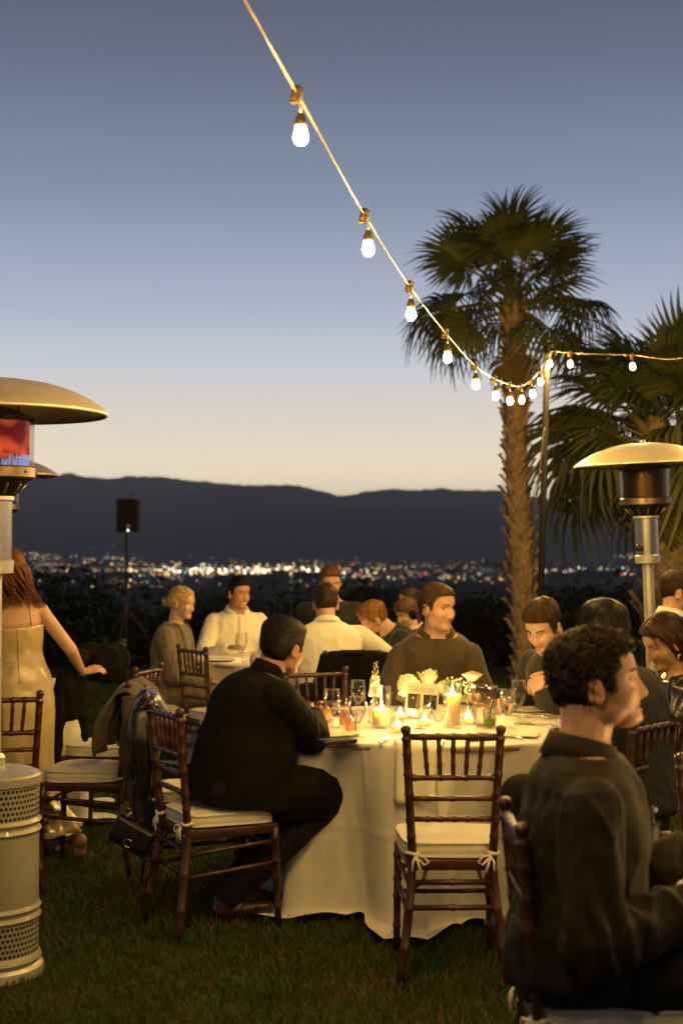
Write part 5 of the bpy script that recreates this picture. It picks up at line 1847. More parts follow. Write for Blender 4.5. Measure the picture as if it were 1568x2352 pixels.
def placket(P, m, z0, z1, infl, nb=5, dark=False):
    mb = MB(); rows = []
    for i in range(14):
        q = P.ring_at(z0 + (z1 - z0) * i / 13)
        c = q[1] + q[3] * (q[5] + infl + 0.004)
        rows.append([c - q[2] * 0.016 - q[3] * 0.004, c - q[2] * 0.013, c + q[2] * 0.013, c + q[2] * 0.016 - q[3] * 0.004])
    mb.sheet(rows); pk = mb.build('placket', m, P.root)
    for i in range(nb):
        q = P.ring_at(z0 + (z1 - z0) * (i + 0.5) / nb)
        c = q[1] + q[3] * (q[5] + infl + 0.0065)
        b = MB(); b.ellipsoid(c, (0.0055, 0.0025, 0.0055), 8, 5); b.build('button', mat('dark_button', (0.03, 0.024, 0.018), 0.3) if dark else mat('shirt_button', (0.5, 0.45, 0.36), 0.3), pk)

# ---- man in the black coat, front of table eight
def coat_tail(P):
    def f(mb):
        q = P.ring_at(0.0)
        mb.loft([(P.ring_at(s)[1] + Vector((0, dy, 0)), P.ring_at(s)[2], P.ring_at(s)[3], rx, ry) for s, rx, ry, dy in ((-0.085, .235, .235, 0.03), (-0.02, .240, .23, .03), (0.06, .235, .21, .02), (0.14, .228, .20, .01), (0.22, .222, .19, .01), (0.30, .218, .18, .01))], 26)
        for i in (0, 1):
            h = P.base + Vector(((-.09, .09)[i], 0.02, 0.0)); mb.capsule(h, h.lerp(P.K[i], 0.80), 0.125, 0.108); mb.capsule(h + Vector((0, .1, -.05)), h.lerp(P.K[i], 0.78) + Vector((0, 0, -.06)), 0.10, 0.075)
    return f
D_XY, D_F = (-0.47, 6.06), (0.90, 0.44)
hx = at(738, 1662, 6.42)
P = seated('man in a black coat seen from behind, hands clasped on the table', D_XY, D_F, 1.0, skin_m=TAN, hair=('slick', H_BLACK, 2400), top=None, bottom=BLACKC, shoes=BROWN_SHOE, lean=19, fat=0.26, wide=1.18, voxel=0.0055,
           head_rot=(24, 8, 0), wr=(hx.x - 0.035, hx.y - 0.03, 0.83), wl=(hx.x - 0.02, hx.y + 0.10, 0.83),
           hr=dict(dir=(0.45, 0.75, 0.02), back=(0.6, -0.5, 0.6), curl=0.75, thumb=0.3), hl=dict(dir=(0.6, -0.75, 0.05), back=(0.75, 0.5, 0.35), curl=0.8, thumb=0.3), seed=3, pole_r=(0.9, -0.1, -0.7), pole_l=(-0.6, 0, -1),
           knees=[(-0.14, 0.45, 0.52), (0.09, 0.46, 0.52)], feet=[(-0.16, 0.06, 0.10), (-0.02, 0.0, 0.10)], seat=0.0)
P.garment('coat', BLACK_CLOTH, 0.026, 0.02, 0.487, 0.97, amp=0.0035, extra=coat_tail(P), sd=1)
q = P.ring_at(0.488); q2 = P.ring_at(0.53)
mb = MB(); rows = [[], [], []]
for i in range(40):
    a = 2 * math.pi * i / 40
    n_ = q2[2] * math.cos(a) + q2[3] * math.sin(a)
    fr = max(0, math.sin(a))
    for r_, hh, rad_ in ((0, -0.03, 0.084), (1, 0.028, 0.074), (2, 0.050 - 0.03 * fr, 0.071)):
        rows[r_].append(q[1] + n_ * rad_ * (1.06 if r_ == 0 else 1) + q[6] * hh)
mb.sheet(rows, 0, True); mb.build('collar', BLACK_CLOTH, P.root, True, None, 0.006)

# ---- man in the brown polo behind table eight
P = seated('broad man in a brown polo with sunglasses hung behind his ear', (0.505, 7.80), (0.06, -1.0), 1.07, skin_m=FAIR, hair=('fade', HAIRM('crop_brown', (0.045, 0.026, 0.013)), 2600), top=BROWNC, bottom=TROUSER, shoes=SHOE, lean=12, fat=0.06, wide=1.02, sh_drop=0.035, voxel=0.005,
           head_rot=(42, 2, 0), wl=(0.70, 7.38, 0.80), wr=(0.30, 7.38, 0.80), neck_z=0.478, collar=(BROWNC, 0.034, 62), seed=4, head_kw=dict(jaw=1.12, chin=1.1), pole_l=(-.45, -.2, -1), pole_r=(.45, -.2, -1), top_loose=0.013)
placket(P, BROWNC, 0.30, 0.47, 0.012, 2, True)
Hd = P.H
mb = MB(); s = -1
def hp3(x, y, z): return Hd.M @ Vector((x, y, z))
for s in (-1, 1):
    mb.tube([hp3(s * 0.079, 0.020, 0.038), hp3(s * 0.083, 0.0, 0.016), hp3(s * 0.090, -0.030, -0.006), hp3(s * 0.088, -0.085, -0.030)], [0.0022, 0.0028, 0.003, 0.003], 6)
for s in (-1, 1):
    M = Hd.M @ Matrix.Translation((s * 0.048, -0.123, -0.042)) @ Matrix.Rotation(RAD(15), 4, 'X')
    mb.ellipsoid(M.translation, (0.036, 0.006, 0.026), 14, 8, M.to_3x3())
mb.tube([hp3(-0.02, -0.124, -0.036), hp3(0.02, -0.124, -0.036)], 0.003, 6)
mb.build('sunglasses', mat('sunglasses_black', (0.008, 0.008, 0.008), 0.1, vary=0.1, spec=0.8), P.root)

# ---- man in grey bending over his plate
hj = at(1215, 1566, 6.80)
P = seated('dark haired man in a grey shirt looking down, hand raised over his plate', (1.205, 7.12), (-0.78, -0.62), 1.05, skin_m=PALE, hair=('short', H_DARK, 2400), top=GREYC, bottom=TROUSER, shoes=SHOE, lean=21, wide=1.12, voxel=0.005,
           head_rot=(14, 26, 0), wl=(hj.x + 0.12, hj.y - 0.03, hj.z + 0.02), wr=(0.82, 7.16, 0.81), hl=dict(dir=(-0.85, 0.1, -0.25), back=(0.1, -0.75, 0.6), curl=0.55, thumb=0.6), seed=5, pole_l=(-0.8, -.3, -.6))

# ---- woman with the blonde bun
def bun(mb, head, r):
    c = Vector((0, -0.128, -0.008))
    base = []
    for k in range(16):
        a = k * 0.7
        rr = 0.022
        pts = [c + Vector((math.cos(a + t) * rr, -0.004 + 0.018 * math.sin(2.2 * t + k), math.sin(a + t) * rr * 1.05)) for t in (0, .5, 1.0, 1.5, 2.0)]
        lock(mb, [head.M @ p for p in pts], 0.010, 6, flat=0.8)
    mb.ellipsoid(head.M @ c, (0.026, 0.024, 0.028), 12, 8)
    for s in (-1, 1):
        lock(mb, [head.M @ Vector(p) for p in ((s * 0.055, 0.060, 0.060), (s * 0.066, 0.066, 0.020), (s * 0.066, 0.060, -0.03), (s * 0.058, 0.052, -0.085), (s * 0.060, 0.058, -0.12))], 0.0035, 5, 0.003)
        lock(mb, [head.M @ Vector(p) for p in ((s * 0.045, 0.068, 0.066), (s * 0.064, 0.058, 0.030), (s * 0.073, 0.030, -0.01), (s * 0.070, 0.012, -0.05))], 0.006, 5, 0.002)
P = seated('woman with a loose blonde bun in a taupe blazer, seen in profile', (-1.22, 10.0), (0.96, -0.28), 1.0, skin_m=PALE, hair=('bun', H_BLONDE, 900, bun), bottom=TAUPE, shoes=SHOE, lean=7, voxel=0.006, female=True,
           head_rot=(-4, 6, 0), wl=(-0.93, 10.10, 0.66), wr=(-0.92, 9.86, 0.66), seed=6, top=BLACKC, top_name='top', sleeve=0.0, neck_z=0.44, top_loose=0.006)
P.garment('blazer', TAUPE, 0.026, -0.06, 0.482, 0.97, amp=0.005, sd=2)
lapels(P, TAUPE)

# ---- smiling man in a white shirt
P = seated('smiling young man in a white shirt facing the viewer', (-0.835, 11.14), (0.34, -0.94), 1.03, skin_m=TAN, hair=('short', H_BLACK, 1100), top=WHITE, bottom=TROUSER, lean=8, wide=1.06, voxel=0.006,
           head_rot=(18, 3, 0), wl=(-0.50, 10.80, 0.82), wr=(-0.86, 10.72, 0.82), neck_z=0.478, collar=(WHITE, 0.038, 45), mouth='smile', seed=7)
placket(P, WHITE, 0.05, 0.47, 0.013, 6)

# ---- back of the man in a white shirt
P = seated('man in a white shirt seen from behind at the far table', (-0.085, 9.40), (-0.10, 1.0), 1.03, skin_m=FAIR, hair=('short', H_DARK, 1100), top=WHITE, bottom=TROUSER, lean=15, fat=0.14, wide=1.22, voxel=0.006,
           head_rot=(-3, 4, 0), wl=(-0.42, 9.80, 0.82), wr=(0.18, 9.84, 0.82), collar=(WHITE, 0.030, 35), face=False, seed=8, pole_l=(-1, -.2, -.5), pole_r=(1, -.2, -.5))
# ---- man in a dark suit opposite him
P = seated('man in a dark suit half hidden behind the white shirted back', (-0.09, 11.72), (0.03, -1.0), 1.08, skin_m=FAIR, hair=('short', H_LIGHT, 700), bottom=NAVY, lean=4, wide=1.1, voxel=0.008, head_rot=(6, 12, 0), wl=(-0.3, 11.3, 0.8), wr=(0.2, 11.3, 0.8), seed=9)
P.garment('suit_jacket', NAVY, 0.022, -0.05, 0.485, 0.97, amp=0.003, sd=2); lapels(P, NAVY)
# ---- person bowed over the table, dark suit
P = seated('brown haired person in a dark suit bowed low over the far table', (0.62, 10.55), (-0.97, -0.22), 1.0, skin_m=FAIR, hair=('boy', H_SANDY, 900), bottom=NAVY, lean=34, voxel=0.007, head_rot=(6, 18, 0), wl=(0.14, 10.30, 0.82), wr=(0.18, 10.62, 0.82), seed=10)
P.garment('suit_jacket', NAVY, 0.022, -0.05, 0.485, 0.97, amp=0.004, sd=2)
# ---- woman with long straight dark hair
def long_hair(n, length, r0, wave, col_seed, spread=0.10, front=False, back_y=-0.07):
    def f(mb, head, r):
        for k in range(n):
            u = k / (n - 1)
            a = RAD(100) + RAD(160) * u if not front else RAD(62) + RAD(236) * u      # round the back of the head, 0 = front
            d = Vector((math.sin(a), math.cos(a), 0))
            j = r.uniform(-0.008, 0.008)
            p0 = Vector((d.x * 0.060, d.y * 0.075 - 0.012, 0.070))
            p1 = Vector((d.x * 0.088, d.y * 0.100 - 0.016, 0.010 + j))
            p2 = Vector((d.x * (0.094 + j), d.y * 0.098 - 0.020 + j, -0.070))
            p3 = Vector((d.x * (0.092 + spread * .3), d.y * 0.085 - 0.028, -0.070 - length * 0.45))
            p4 = Vector((d.x * (0.088 + spread), d.y * 0.08 - 0.030 - spread * .2, -0.070 - length * r.uniform(0.85, 1.1)))
            lock(mb, [head.M @ p for p in (p0, p1, p2, p3, p4)], r0 * r.uniform(0.7, 1.2), 6, wave, r.uniform(1.5, 3.2), r.uniform(0, 6.28))
    return f
STRAP = CLOTH('plum_top', (0.03, 0.02, 0.02))
P = seated('woman with long straight dark hair gazing across the far table', (0.60, 11.30), (-0.95, -0.30), 0.96, skin_m=FAIR, hair=('long', H_DARK, 600, long_hair(110, 0.24, 0.0065, 0.004, 1)), top=STRAP, top_name='top', sleeve=0.0, neck_z=0.40, bottom=TROUSER, lean=4, voxel=0.007, female=True,
           head_rot=(-6, -4, 0), wl=(0.24, 11.05, 0.7), wr=(0.28, 11.4, 0.7), seed=11)
P = seated('child with brown hair tucked against the long haired woman', (0.60, 10.92), (-0.86, -0.5), 0.84, skin_m=PALE, hair=('boy', H_BROWN, 800), top=STRAP, bottom=TROUSER, lean=10, voxel=0.007, head_rot=(4, 16, 0), seed=12, z=0.08, head_size=1.05)

# ---- curly haired man nearest the viewer
def curls(mb, head, r):
    mask, th = hair_profile('curly', head.p)
    idx = np.argwhere(mask > 0.55)
    for k in range(300):
        i, j = idx[r.integers(0, len(idx))]
        d = Vector(head.d[i, j]); c = d * (head.r[i, j] + th[i, j] * r.uniform(0.5, 1.0))
        a = d.orthogonal().normalized(); b = d.cross(a)
        ph = r.uniform(0, 6.28); rr = r.uniform(0.006, 0.012); tl = Vector(r.normal(0, 1, 3)) * 0.006
        pts = []
        for q_ in range(8):
            t = ph + q_ * 0.85
            pts.append(head.M @ (c + a * rr * math.cos(t) + b * rr * math.sin(t) + d * (0.0022 * q_ - 0.006) + tl * (q_ / 7)))
        mb.tube(pts, [0.0016, 0.0026, 0.0030, 0.0030, 0.0030, 0.0028, 0.0022, 0.0010], 4)
P = seated('curly haired man in profile nearest the viewer, dark shirt', (0.585, 3.56), (1.0, -0.10), 1.03, sh_drop=0.03, skin_m=FAIR, hair=('curly', HAIRM('near_black', (0.018, 0.011, 0.007)), 2200, curls), top=OLIVE_C, bottom=BLACKC, shoes=SHOE, lean=2, seat=-0.008, fat=0.08, wide=1.14, voxel=0.0042,
           head_rot=(-4, -10, 0), head_off=(0, 0.012, 0.022), wr=at(1585, 2096, 3.40), wl=at(1600, 1955, 3.82), neck_z=0.48, collar=(OLIVE_C, 0.042, 60), seed=13, top_loose=0.026, wrinkle=0.0115, head_kw=dict(jaw=1.08, nose=1.0, chin=1.2), pole_r=(0.4, -0.5, -1), pole_l=(-0.5, -.4, -1), top_low=-0.05)
placket(P, OLIVE_C, 0.05, 0.46, 0.023, 5, True)
q = P.ring_at(0.345)
pk = MB(); c = q[1] + q[2] * 0.075 + q[3] * (q[5] + 0.026)
pk.sheet([[c + q[2] * x + q[6] * z_ - q[3] * (abs(x) * 0.28) for x in (-0.045, 0, 0.045)] for z_ in (0.0, -0.06, -0.115)]); pk.build('chest_pocket', OLIVE_C, P.root, True, None, 0.004)
pn = MB(); c = c + q[3] * 0.006 + q[2] * 0.01
pn.tube([c + q[6] * 0.030, c + q[6] * -0.05], 0.0045, 8); pp_ = pn.build('pen', mat('pen_blue', (0.02, 0.03, 0.09), 0.2), P.root)
pn = MB(); pn.ellipsoid(c + q[6] * 0.018 + q[3] * 0.006, (0.006, 0.005, 0.006), 8, 6); pn.build('clip', STEEL, pp_)

# ---- guest in a dark coat behind the curly haired man
P = seated('dark haired guest in a black coat seen from behind at the table edge', (1.15, 5.64), (-0.75, 0.66), 1.04, skin_m=OLIVE, hair=('boy', H_BLACK, 1100), bottom=BLACKC, lean=9, wide=1.1, fat=0.1, voxel=0.007, head_rot=(-10, 10, 0), wl=(0.98, 5.93, 0.80), wr=(1.10, 6.10, 0.80), face=False, seed=14)
P.garment('coat', CHARCOAL, 0.026, -0.05, 0.487, 0.97, amp=0.004, sd=2)
# ---- woman in the leather jacket
P = seated('woman with long dark hair and gold earrings looking down, black leather jacket', (1.565, 6.18), (-0.95, -0.22), 1.0, skin_m=OLIVE, hair=('long', H_DARK, 700, long_hair(120, 0.26, 0.0068, 0.007, 2)), top=BLACKC, top_name='top', sleeve=0.0, neck_z=0.46, bottom=BLACKC, lean=13, voxel=0.0055, female=True,
           head_rot=(2, 24, 0), wl=(1.16, 5.98, 0.83), wr=(1.16, 6.36, 0.83), seed=15, eyes='down', head_kw=dict(nose=1.12, fat=0.5), head_size=1.02)
P.garment('leather_jacket', LEATHER, 0.028, -0.05, 0.47, 0.97, amp=0.007, sd=2); lapels(P, LEATHER, low=0.24, width=0.06)
for s in (-1, 1):
    mb = MB(); c = P.H.M @ Vector((s * 0.083, -0.006, -0.052))
    mb.tube([c + Vector((0.007 * math.cos(a), 0.007 * math.sin(a) * .6, -0.007 * math.sin(a) - 0.006)) for a in [i * 0.7 for i in range(10)]], 0.0018, 6)
    mb.ellipsoid(c + Vector((0, 0, -0.018)), (0.0035, 0.0035, 0.006), 8, 6)
    mb.build('earring', BRASS, P.root)
# ---- man in a suit beyond the unlit heater
P = seated('man in a black suit and white collar turned away beyond the unlit heater', (2.10, 9.30), (0.97, 0.22), 1.08, skin_m=FAIR, hair=('short', H_DARK, 900), bottom=BLACKC, lean=6, wide=1.1, voxel=0.0065, head_rot=(-12, 3, 0), collar=(WHITE, 0.040, 45), seed=16, wl=(2.5, 9.55, 0.8), wr=(2.5, 9.2, 0.8))
P.garment('suit_jacket', BLACK_CLOTH, 0.024, -0.05, 0.482, 0.97, amp=0.003, sd=2)
P = seated('woman with long blonde hair beside the man in the black suit', (2.36, 9.55), (0.93, 0.35), 0.98, skin_m=FAIR, hair=('long', H_BLONDE, 600, long_hair(110, 0.34, 0.006, 0.012, 3, 0.08)), top=BLACKC, bottom=BLACKC, lean=4, voxel=0.008, female=True, head_rot=(0, 3, 0), seed=17)

# ---- woman standing in a champagne satin dress
def wavy(mb, head, r):
    long_hair(150, 0.15, 0.0065, 0.026, 4, 0.075, True)(mb, head, r)
A_LOC, A_YAW, A_S = (-1.685, 7.42, 0.0), RAD(20), 0.94
wa = at(190, 1544, 7.66)
P = person('woman in a champagne satin gown standing with her back turned, holding out a jacket', A_LOC, A_YAW, FAIR, ('long', H_AUBURN, 900, wavy), pose='stand', scale=A_S, female=True, lean=-3, side=-4, head_rot=(10, 4, -4), voxel=0.0055, face=False,
           wr=to_local(A_LOC, A_YAW, A_S, wa), wl=to_local(A_LOC, A_YAW, A_S, (-1.95, 7.65, 1.05)), pole_r=(0.5, -0.6, -0.6), hand_r=dict(dir=local_dir(A_YAW, (0.9, 0.3, 0.22)), back=local_dir(A_YAW, (0.1, -0.5, 0.8)), curl=0.45, thumb=0.5), seed=18, wide=1.05, fat=0.05, knees=[(-0.085, .02, .5), (.12, 0.0, .5)], feet=[(-.085, 0, .085), (.21, -.14, .10)])
mb = MB()
rows = []
def dress_ring(c, xd, yd, rx, ry, amp, ph, n=96):
    return [Vector(c) + xd * ((rx + amp * math.sin(9 * a + ph) + amp * .6 * math.sin(15 * a - ph)) * math.cos(a)) + yd * ((ry + amp * math.sin(9 * a + ph) + amp * .6 * math.sin(15 * a - ph)) * math.sin(a)) for a in [2 * math.pi * k / n for k in range(n)]]
for s in np.linspace(0.325, -0.03, 22):
    q = P.ring_at(float(s)); rows.append(dress_ring(q[1] + Vector((0, 0, 0.0)), q[2], q[3], q[4] + 0.010, q[5] + 0.010, 0.0012, s * 40))
q = P.ring_at(-0.03); X_, Y_ = q[2], q[3]
for z_, rx, ry, am, dx, dy in ((0.84, .205, .165, .002, 0, 0), (0.76, .208, .168, .003, 0, 0), (0.66, .200, .160, .004, .005, 0), (0.54, .188, .152, .006, .01, 0), (0.42, .182, .150, .008, .02, -.01), (0.30, .190, .165, .011, .035, -.03), (0.23, .21, .20, .014, .055, -.06), (0.18, .23, .23, .018, .08, -.08), (0.145, .245, .25, .020, .095, -.10)):
    rows.append(dress_ring(Vector((q[1].x * max(0, (z_ - .3)) + dx, dy, z_)), X_, Y_, rx, ry, am, z_ * 9))
mb.sheet(rows, 0, True)
o = mb.build('gown', SATIN, P.root, True, None, 0.003)
mb = MB()
zr = []
for s in np.linspace(0.32, 0.02, 16):
    q = P.ring_at(float(s)); zr.append(q[1] - q[3] * (q[5] + 0.0125))
mb.tube(zr, 0.0022, 5); mb.build('zip', mat('zip_gold', (0.25, 0.2, 0.1), 0.4), o)
for s in (-1, 1):
    mb = MB(); pts = []
    for t in np.linspace(0, 1, 12):
        if t < 0.5:
            q = P.ring_at(0.32 + 0.16 * t); pts.append(q[1] - q[3] * (q[5] * (0.98 - .1 * t) + 0.006) * math.sqrt(1 - 0.28) + q[2] * (s * 0.085))
        else:
            q = P.ring_at(0.40 + 0.06 * (1 - abs(t - .6))); pts.append(q[1] + q[3] * ((t - 0.75) * 0.3) + q[2] * (s * 0.088) + q[6] * 0.035)
    mb.tube(smooth_path(pts, 3), 0.0035, 6); mb.build('strap', SATIN, o)
for i in range(2):
    mb = MB(); a = P.A[i]
    mb.box(a + Vector((0.02, 0.04, -0.052)), (0.085, 0.10, 0.06), None, 0.015); mb.box(a + Vector((0.09, -0.13, -0.035)), (0.07, 0.06, 0.10), None, 0.012); mb.capsule(a + Vector((0.09, -0.14, 0.0)), a + Vector((0.09, 0.0, -0.02)), 0.042, 0.036)
    mesh_obj(remesh(mb, 0.006, 2), 'heel', TAN_SHOE, P.root)

# ================================================================ things on table eight
GLASS = thin_glass('clear_glass'); WATER = thin_glass('water', (0.985, 0.98, 0.95), 0.03, 0.9, 0.03)
WAX = mat('candle_wax', (0.85, 0.78, 0.60), 0.5, vary=0.02, sub=1.0, sub_r=(1.0, 0.62, 0.32), sub_s=0.06)
FLAME = emitter('candle_flame', (1.0, 0.58, 0.17), 3300.0)
WICK = mat('candle_wick', (0.02, 0.015, 0.01), 0.9)
PETAL = mat('white_petal', (0.80, 0.77, 0.62), 0.6, vary=0.06, scale=60, trans=0.35)
CREAM = mat('cream_petal', (0.80, 0.70, 0.50), 0.6, vary=0.08, scale=40, trans=0.35)
GREEN = mat('flower_stem', (0.10, 0.15, 0.04), 0.6, vary=0.25, trans=0.2); BUD = mat('green_bud', (0.45, 0.45, 0.16), 0.6, vary=0.2, trans=0.2)
SILVER = mat('silver_cutlery', (0.75, 0.72, 0.66), 0.16, 1.0, vary=0.05)
ZT = TH + 0.003
def tpt(x, y, z=ZT):
    return on(x, y, z)
def lathe_obj(name, prof, m, parent, n=32, cap0=False, cap1=False):
    mb = MB(); mb.lathe(prof, n, None, 0, cap0, cap1); return mb.build(name, m, parent)

def goblet(loc, label, h=0.178, r=0.037, fill=0.55, wine=False, group='goblets of table eight', tint=None):
    g = thing('water_goblet', loc, rng.uniform(0, 6), label, 'glass', group)
    base = [(0.0, 0.004), (0.020, 0.006), (0.034, 0.003), (0.0355, 0.0), (0.030, 0.0)]
    lathe_obj('foot', [(0.036, 0.0), (0.0365, 0.002), (0.030, 0.005), (0.016, 0.009), (0.010, 0.014)], GLASS, g, 24)
    st = MB()
    zs = [0.012, 0.020, 0.026, 0.034, 0.040, 0.048, 0.056, 0.064]
    rs = [0.010, 0.0075, 0.0115, 0.0075, 0.011, 0.0072, 0.010, 0.013]
    st.lathe(list(zip(rs, zs)), 8)
    st.build('stem', GLASS, g, False)
    hb = h - 0.062
    prof = []
    for i in range(18):
        t = i / 17
        rr = r * (0.30 + 0.78 * math.sin(min(1, t * 1.55) * math.pi / 2) ** 0.8) * (1 - 0.13 * max(0, (t - 0.55) / 0.45) ** 1.5)
        prof.append((rr * 0.96, 0.062 + hb * t))
    out = [(a + 0.0008, b) for a, b in prof]
    inn = [(max(a - 0.0012, 0.001), b + 0.002) for a, b in reversed(prof)]
    lathe_obj('bowl', [(0.0, 0.061)] + out + [(out[-1][0] - 0.0006, h + 0.0008)] + inn + [(0.0, 0.068)], GLASS, g, 36)
    if fill:
        n = int(17 * fill)
        wp = [(max(a - 0.0022, 0.001), b + 0.003) for a, b in prof[:n + 1]]
        lathe_obj('water', [(0.0, 0.066)] + wp + [(0.0, wp[-1][1])], WATER if not wine else thin_glass('dark_wine', (0.20, 0.04, 0.03), 0.03, 0.8), g, 30)
        if not wine:
            for k in range(4):
                mb = MB(); a = rng.uniform(0, 6.28); rr = wp[-1][0] * 0.45
                mb.box((rr * math.cos(a), rr * math.sin(a), wp[-1][1] - 0.008 - 0.014 * (k % 2)), (0.018, 0.018, 0.016), Matrix.Rotation(rng.uniform(0, 3), 3, 'Z') @ Matrix.Rotation(rng.uniform(-.5, .5), 3, 'X'), 0.003)
                mb.build('ice_cube', thin_glass('ice', (0.9, 0.9, 0.88), 0.12, 1.0, 0.12), g)
    return g
goblet(tpt(763, 1674), 'half full water goblet beside the clasped hands', fill=0.42)
goblet(tpt(821, 1695), 'water goblet in front of the black wallet, foot lit by candles', fill=0.5)
goblet(tpt(822, 1648), 'empty goblet directly behind the iced water goblet', fill=0)
goblet(tpt(930, 1641), 'wine glass half hidden behind the table sign', fill=0.2)
goblet(tpt(1006, 1691), 'empty goblet in front of the table sign', fill=0, h=0.180, r=0.040)
goblet(tpt(1166, 1676), 'full water goblet to the side of the ribbed pitcher', fill=0.75)
goblet(tpt(1190, 1655), 'tall glass of dark drink behind the full water goblet', fill=0.3, wine=True, h=0.19)

def flame(parent, z, k=1.0):
    mb = MB(); mb.tube([(0, 0, z - 0.002), (0.0005, 0, z + 0.004), (0.001, 0.0005, z + 0.009)], 0.0008, 5); mb.build('wick', WICK, parent)
    mb = MB(); mb.lathe([(0.0, z + 0.003), (0.0026 * k, z + 0.006), (0.0044 * k, z + 0.011), (0.0040 * k, z + 0.018 * k), (0.0022 * k, z + 0.027 * k), (0.0, z + 0.036 * k)], 8); mb.build('flame', FLAME, parent)
def hurricane(loc, label, r, h, ch):
    t = thing('hurricane_candle', loc, 0, label, 'candle', 'candles in tall glass cylinders')
    lathe_obj('glass_cylinder', [(0, 0.001), (r - .002, 0.001), (r, 0.004), (r, h), (r - .002, h + .001), (r - .003, h - .001), (r - .003, 0.010), (0, 0.009)], GLASS, t, 40)
    rc = r * 0.86
    lathe_obj('candle', [(0, 0.011), (rc - .002, 0.011), (rc, 0.014), (rc, ch - 0.004), (rc - .003, ch), (rc * .75, ch - .003), (rc * .4, ch - .007), (0, ch - .007)], WAX, t, 36)
    flame(t, ch - .006, 1.15); return t
hurricane(tpt(876, 1671), 'wide pillar candle burning low in a glass cylinder', 0.0435, 0.186, 0.085)
hurricane(tpt(1038, 1671), 'tall pillar candle burning near the rim of its glass cylinder', 0.0435, 0.212, 0.152)
def votive(loc, label, h=0.062, r=0.031):
    t = thing('votive_candle', loc, 0, label, 'candle', 'small votive candles of table eight')
    mb = MB(); n = 48; P = []
    for z in (0.001, 0.004, h * .3, h * .6, h):
        P.append([Vector(((r + 0.0012 * (k % 2)) * math.cos(2 * math.pi * k / n) * (0.9 + .1 * z / h), (r + 0.0012 * (k % 2)) * math.sin(2 * math.pi * k / n) * (0.9 + .1 * z / h), z)) for k in range(n)])
    P += [[p * 0.93 + Vector((0, 0, .07 * p.z)) for p in P[-1]], [Vector((p.x * .88, p.y * .88, 0.006)) for p in P[0]]]
    mb.sheet(P, 0, True); mb.build('ribbed_cup', GLASS, t)
    lathe_obj('candle', [(0, 0.006), (r * .8, 0.006), (r * .82, 0.030), (r * .6, 0.0285), (0, 0.028)], WAX, t, 24)
    flame(t, 0.029, 0.7); return t
votive(tpt(919, 1651), 'ribbed votive candle beside the lower edge of the sign')
votive(tpt(912, 1681), 'votive candle in front of the low pillar candle')
votive(tpt(975, 1668), 'votive candle under the table sign')
votive(tpt(1076, 1661), 'votive candle between the tall candle and the pitcher')

def bud_vase(loc, label, h=0.10, r=0.026):
    t = thing('bud_vase', loc, 0, label, 'vase', 'small glass bud vases')
    mb = MB(); n = 40; P = []
    for z, k_ in ((0.001, .85), (0.004, 1), (h * .5, 1), (h * .68, .98), (h * .82, .62), (h * .92, .55), (h, .62)):
        P.append([Vector(((r * k_ + 0.0010 * (k % 2)) * math.cos(2 * math.pi * k / n), (r * k_ + 0.0010 * (k % 2)) * math.sin(2 * math.pi * k / n), z)) for k in range(n)])
    mb.sheet(P, 0, True); mb.build('ribbed_glass', GLASS, t)
    lathe_obj('water', [(0, .004), (r * .9, .004), (r * .9, h * .45), (0, h * .45)], WATER, t, 24)
    return t
def petals(mb, c, nrm, r, n, cup, mi=0):
    nrm = Vector(nrm).normalized(); a = nrm.orthogonal().normalized(); b = nrm.cross(a)
    for k in range(n):
        t = 2 * math.pi * k / n + rng.uniform(-.2, .2)
        d = a * math.cos(t) + b * math.sin(t); s = nrm.cross(d)
        p0 = c; p1 = c + d * r * .55 + nrm * cup * r * .4; p2 = c + d * r + nrm * cup * r * .75
        w = r * 0.55
        mb.add([p0, p1 + s * w, p2 + s * w * .5, p2 - s * w * .5, p1 - s * w, p1 + nrm * -.1 * r], [(0, 1, 5), (1, 2, 5), (2, 3, 5), (3, 4, 5), (4, 0, 5)], mi)
def stock_flower(loc, z0, top, label, lean):
    t = thing('stock_flower', loc, 0, label, 'flower', 'flowers of table eight')
    sp_ = Vector((lean, 0, 0)); mb = MB(); mb.tube([(0, 0, 0.02), (lean * .3, 0, z0), (lean, 0, top)], [0.0035, 0.003, 0.0015], 6); mb.build('stem', GREEN, t)
    for k in range(16):
        f = k / 15; zz = z0 + (top - z0) * (0.02 + 0.52 * f); a = k * 2.4; rr = 0.022 - 0.008 * f
        mb = MB(); d = Vector((math.cos(a), math.sin(a), 0.35)); c = Vector((lean * (zz / top), 0, zz)) + d * rr * .6
        for q_ in range(2): petals(mb, c + d * 0.004 * q_, d, (0.021 - .006 * f) * (1 - .25 * q_), 5, 0.3 + .5 * q_)
        mb.build('blossom', PETAL, t)
    for k in range(14):
        f = k / 13; zz = z0 + (top - z0) * (0.58 + 0.42 * f); a = k * 2.4; rr = 0.016 * (1 - .6 * f)
        mb = MB(); c = Vector((lean * (zz / top) + rr * math.cos(a), rr * math.sin(a), zz)); mb.ellipsoid(c, (0.0055 * (1 - .35 * f),) * 2 + (0.007 * (1 - .35 * f),), 8, 6)
        mb.tube([Vector((lean * (zz / top), 0, zz - .008)), c], 0.0012, 5); mb.build('bud', BUD, t)
v1 = tpt(857, 1662); bud_vase(v1, 'ribbed bud vase half behind the low pillar candle')
stock_flower(v1, 0.125, 0.285, 'tall white stock stem rising above the low candle', 0.012)
v2 = tpt(1071, 1660); bud_vase(v2, 'ribbed bud vase holding the cream rose')
t = thing('rose', v2, 0, 'single cream rose leaning above the water pitcher', 'flower', 'flowers of table eight')
rc = at(1084, 1553, v2.y) - v2
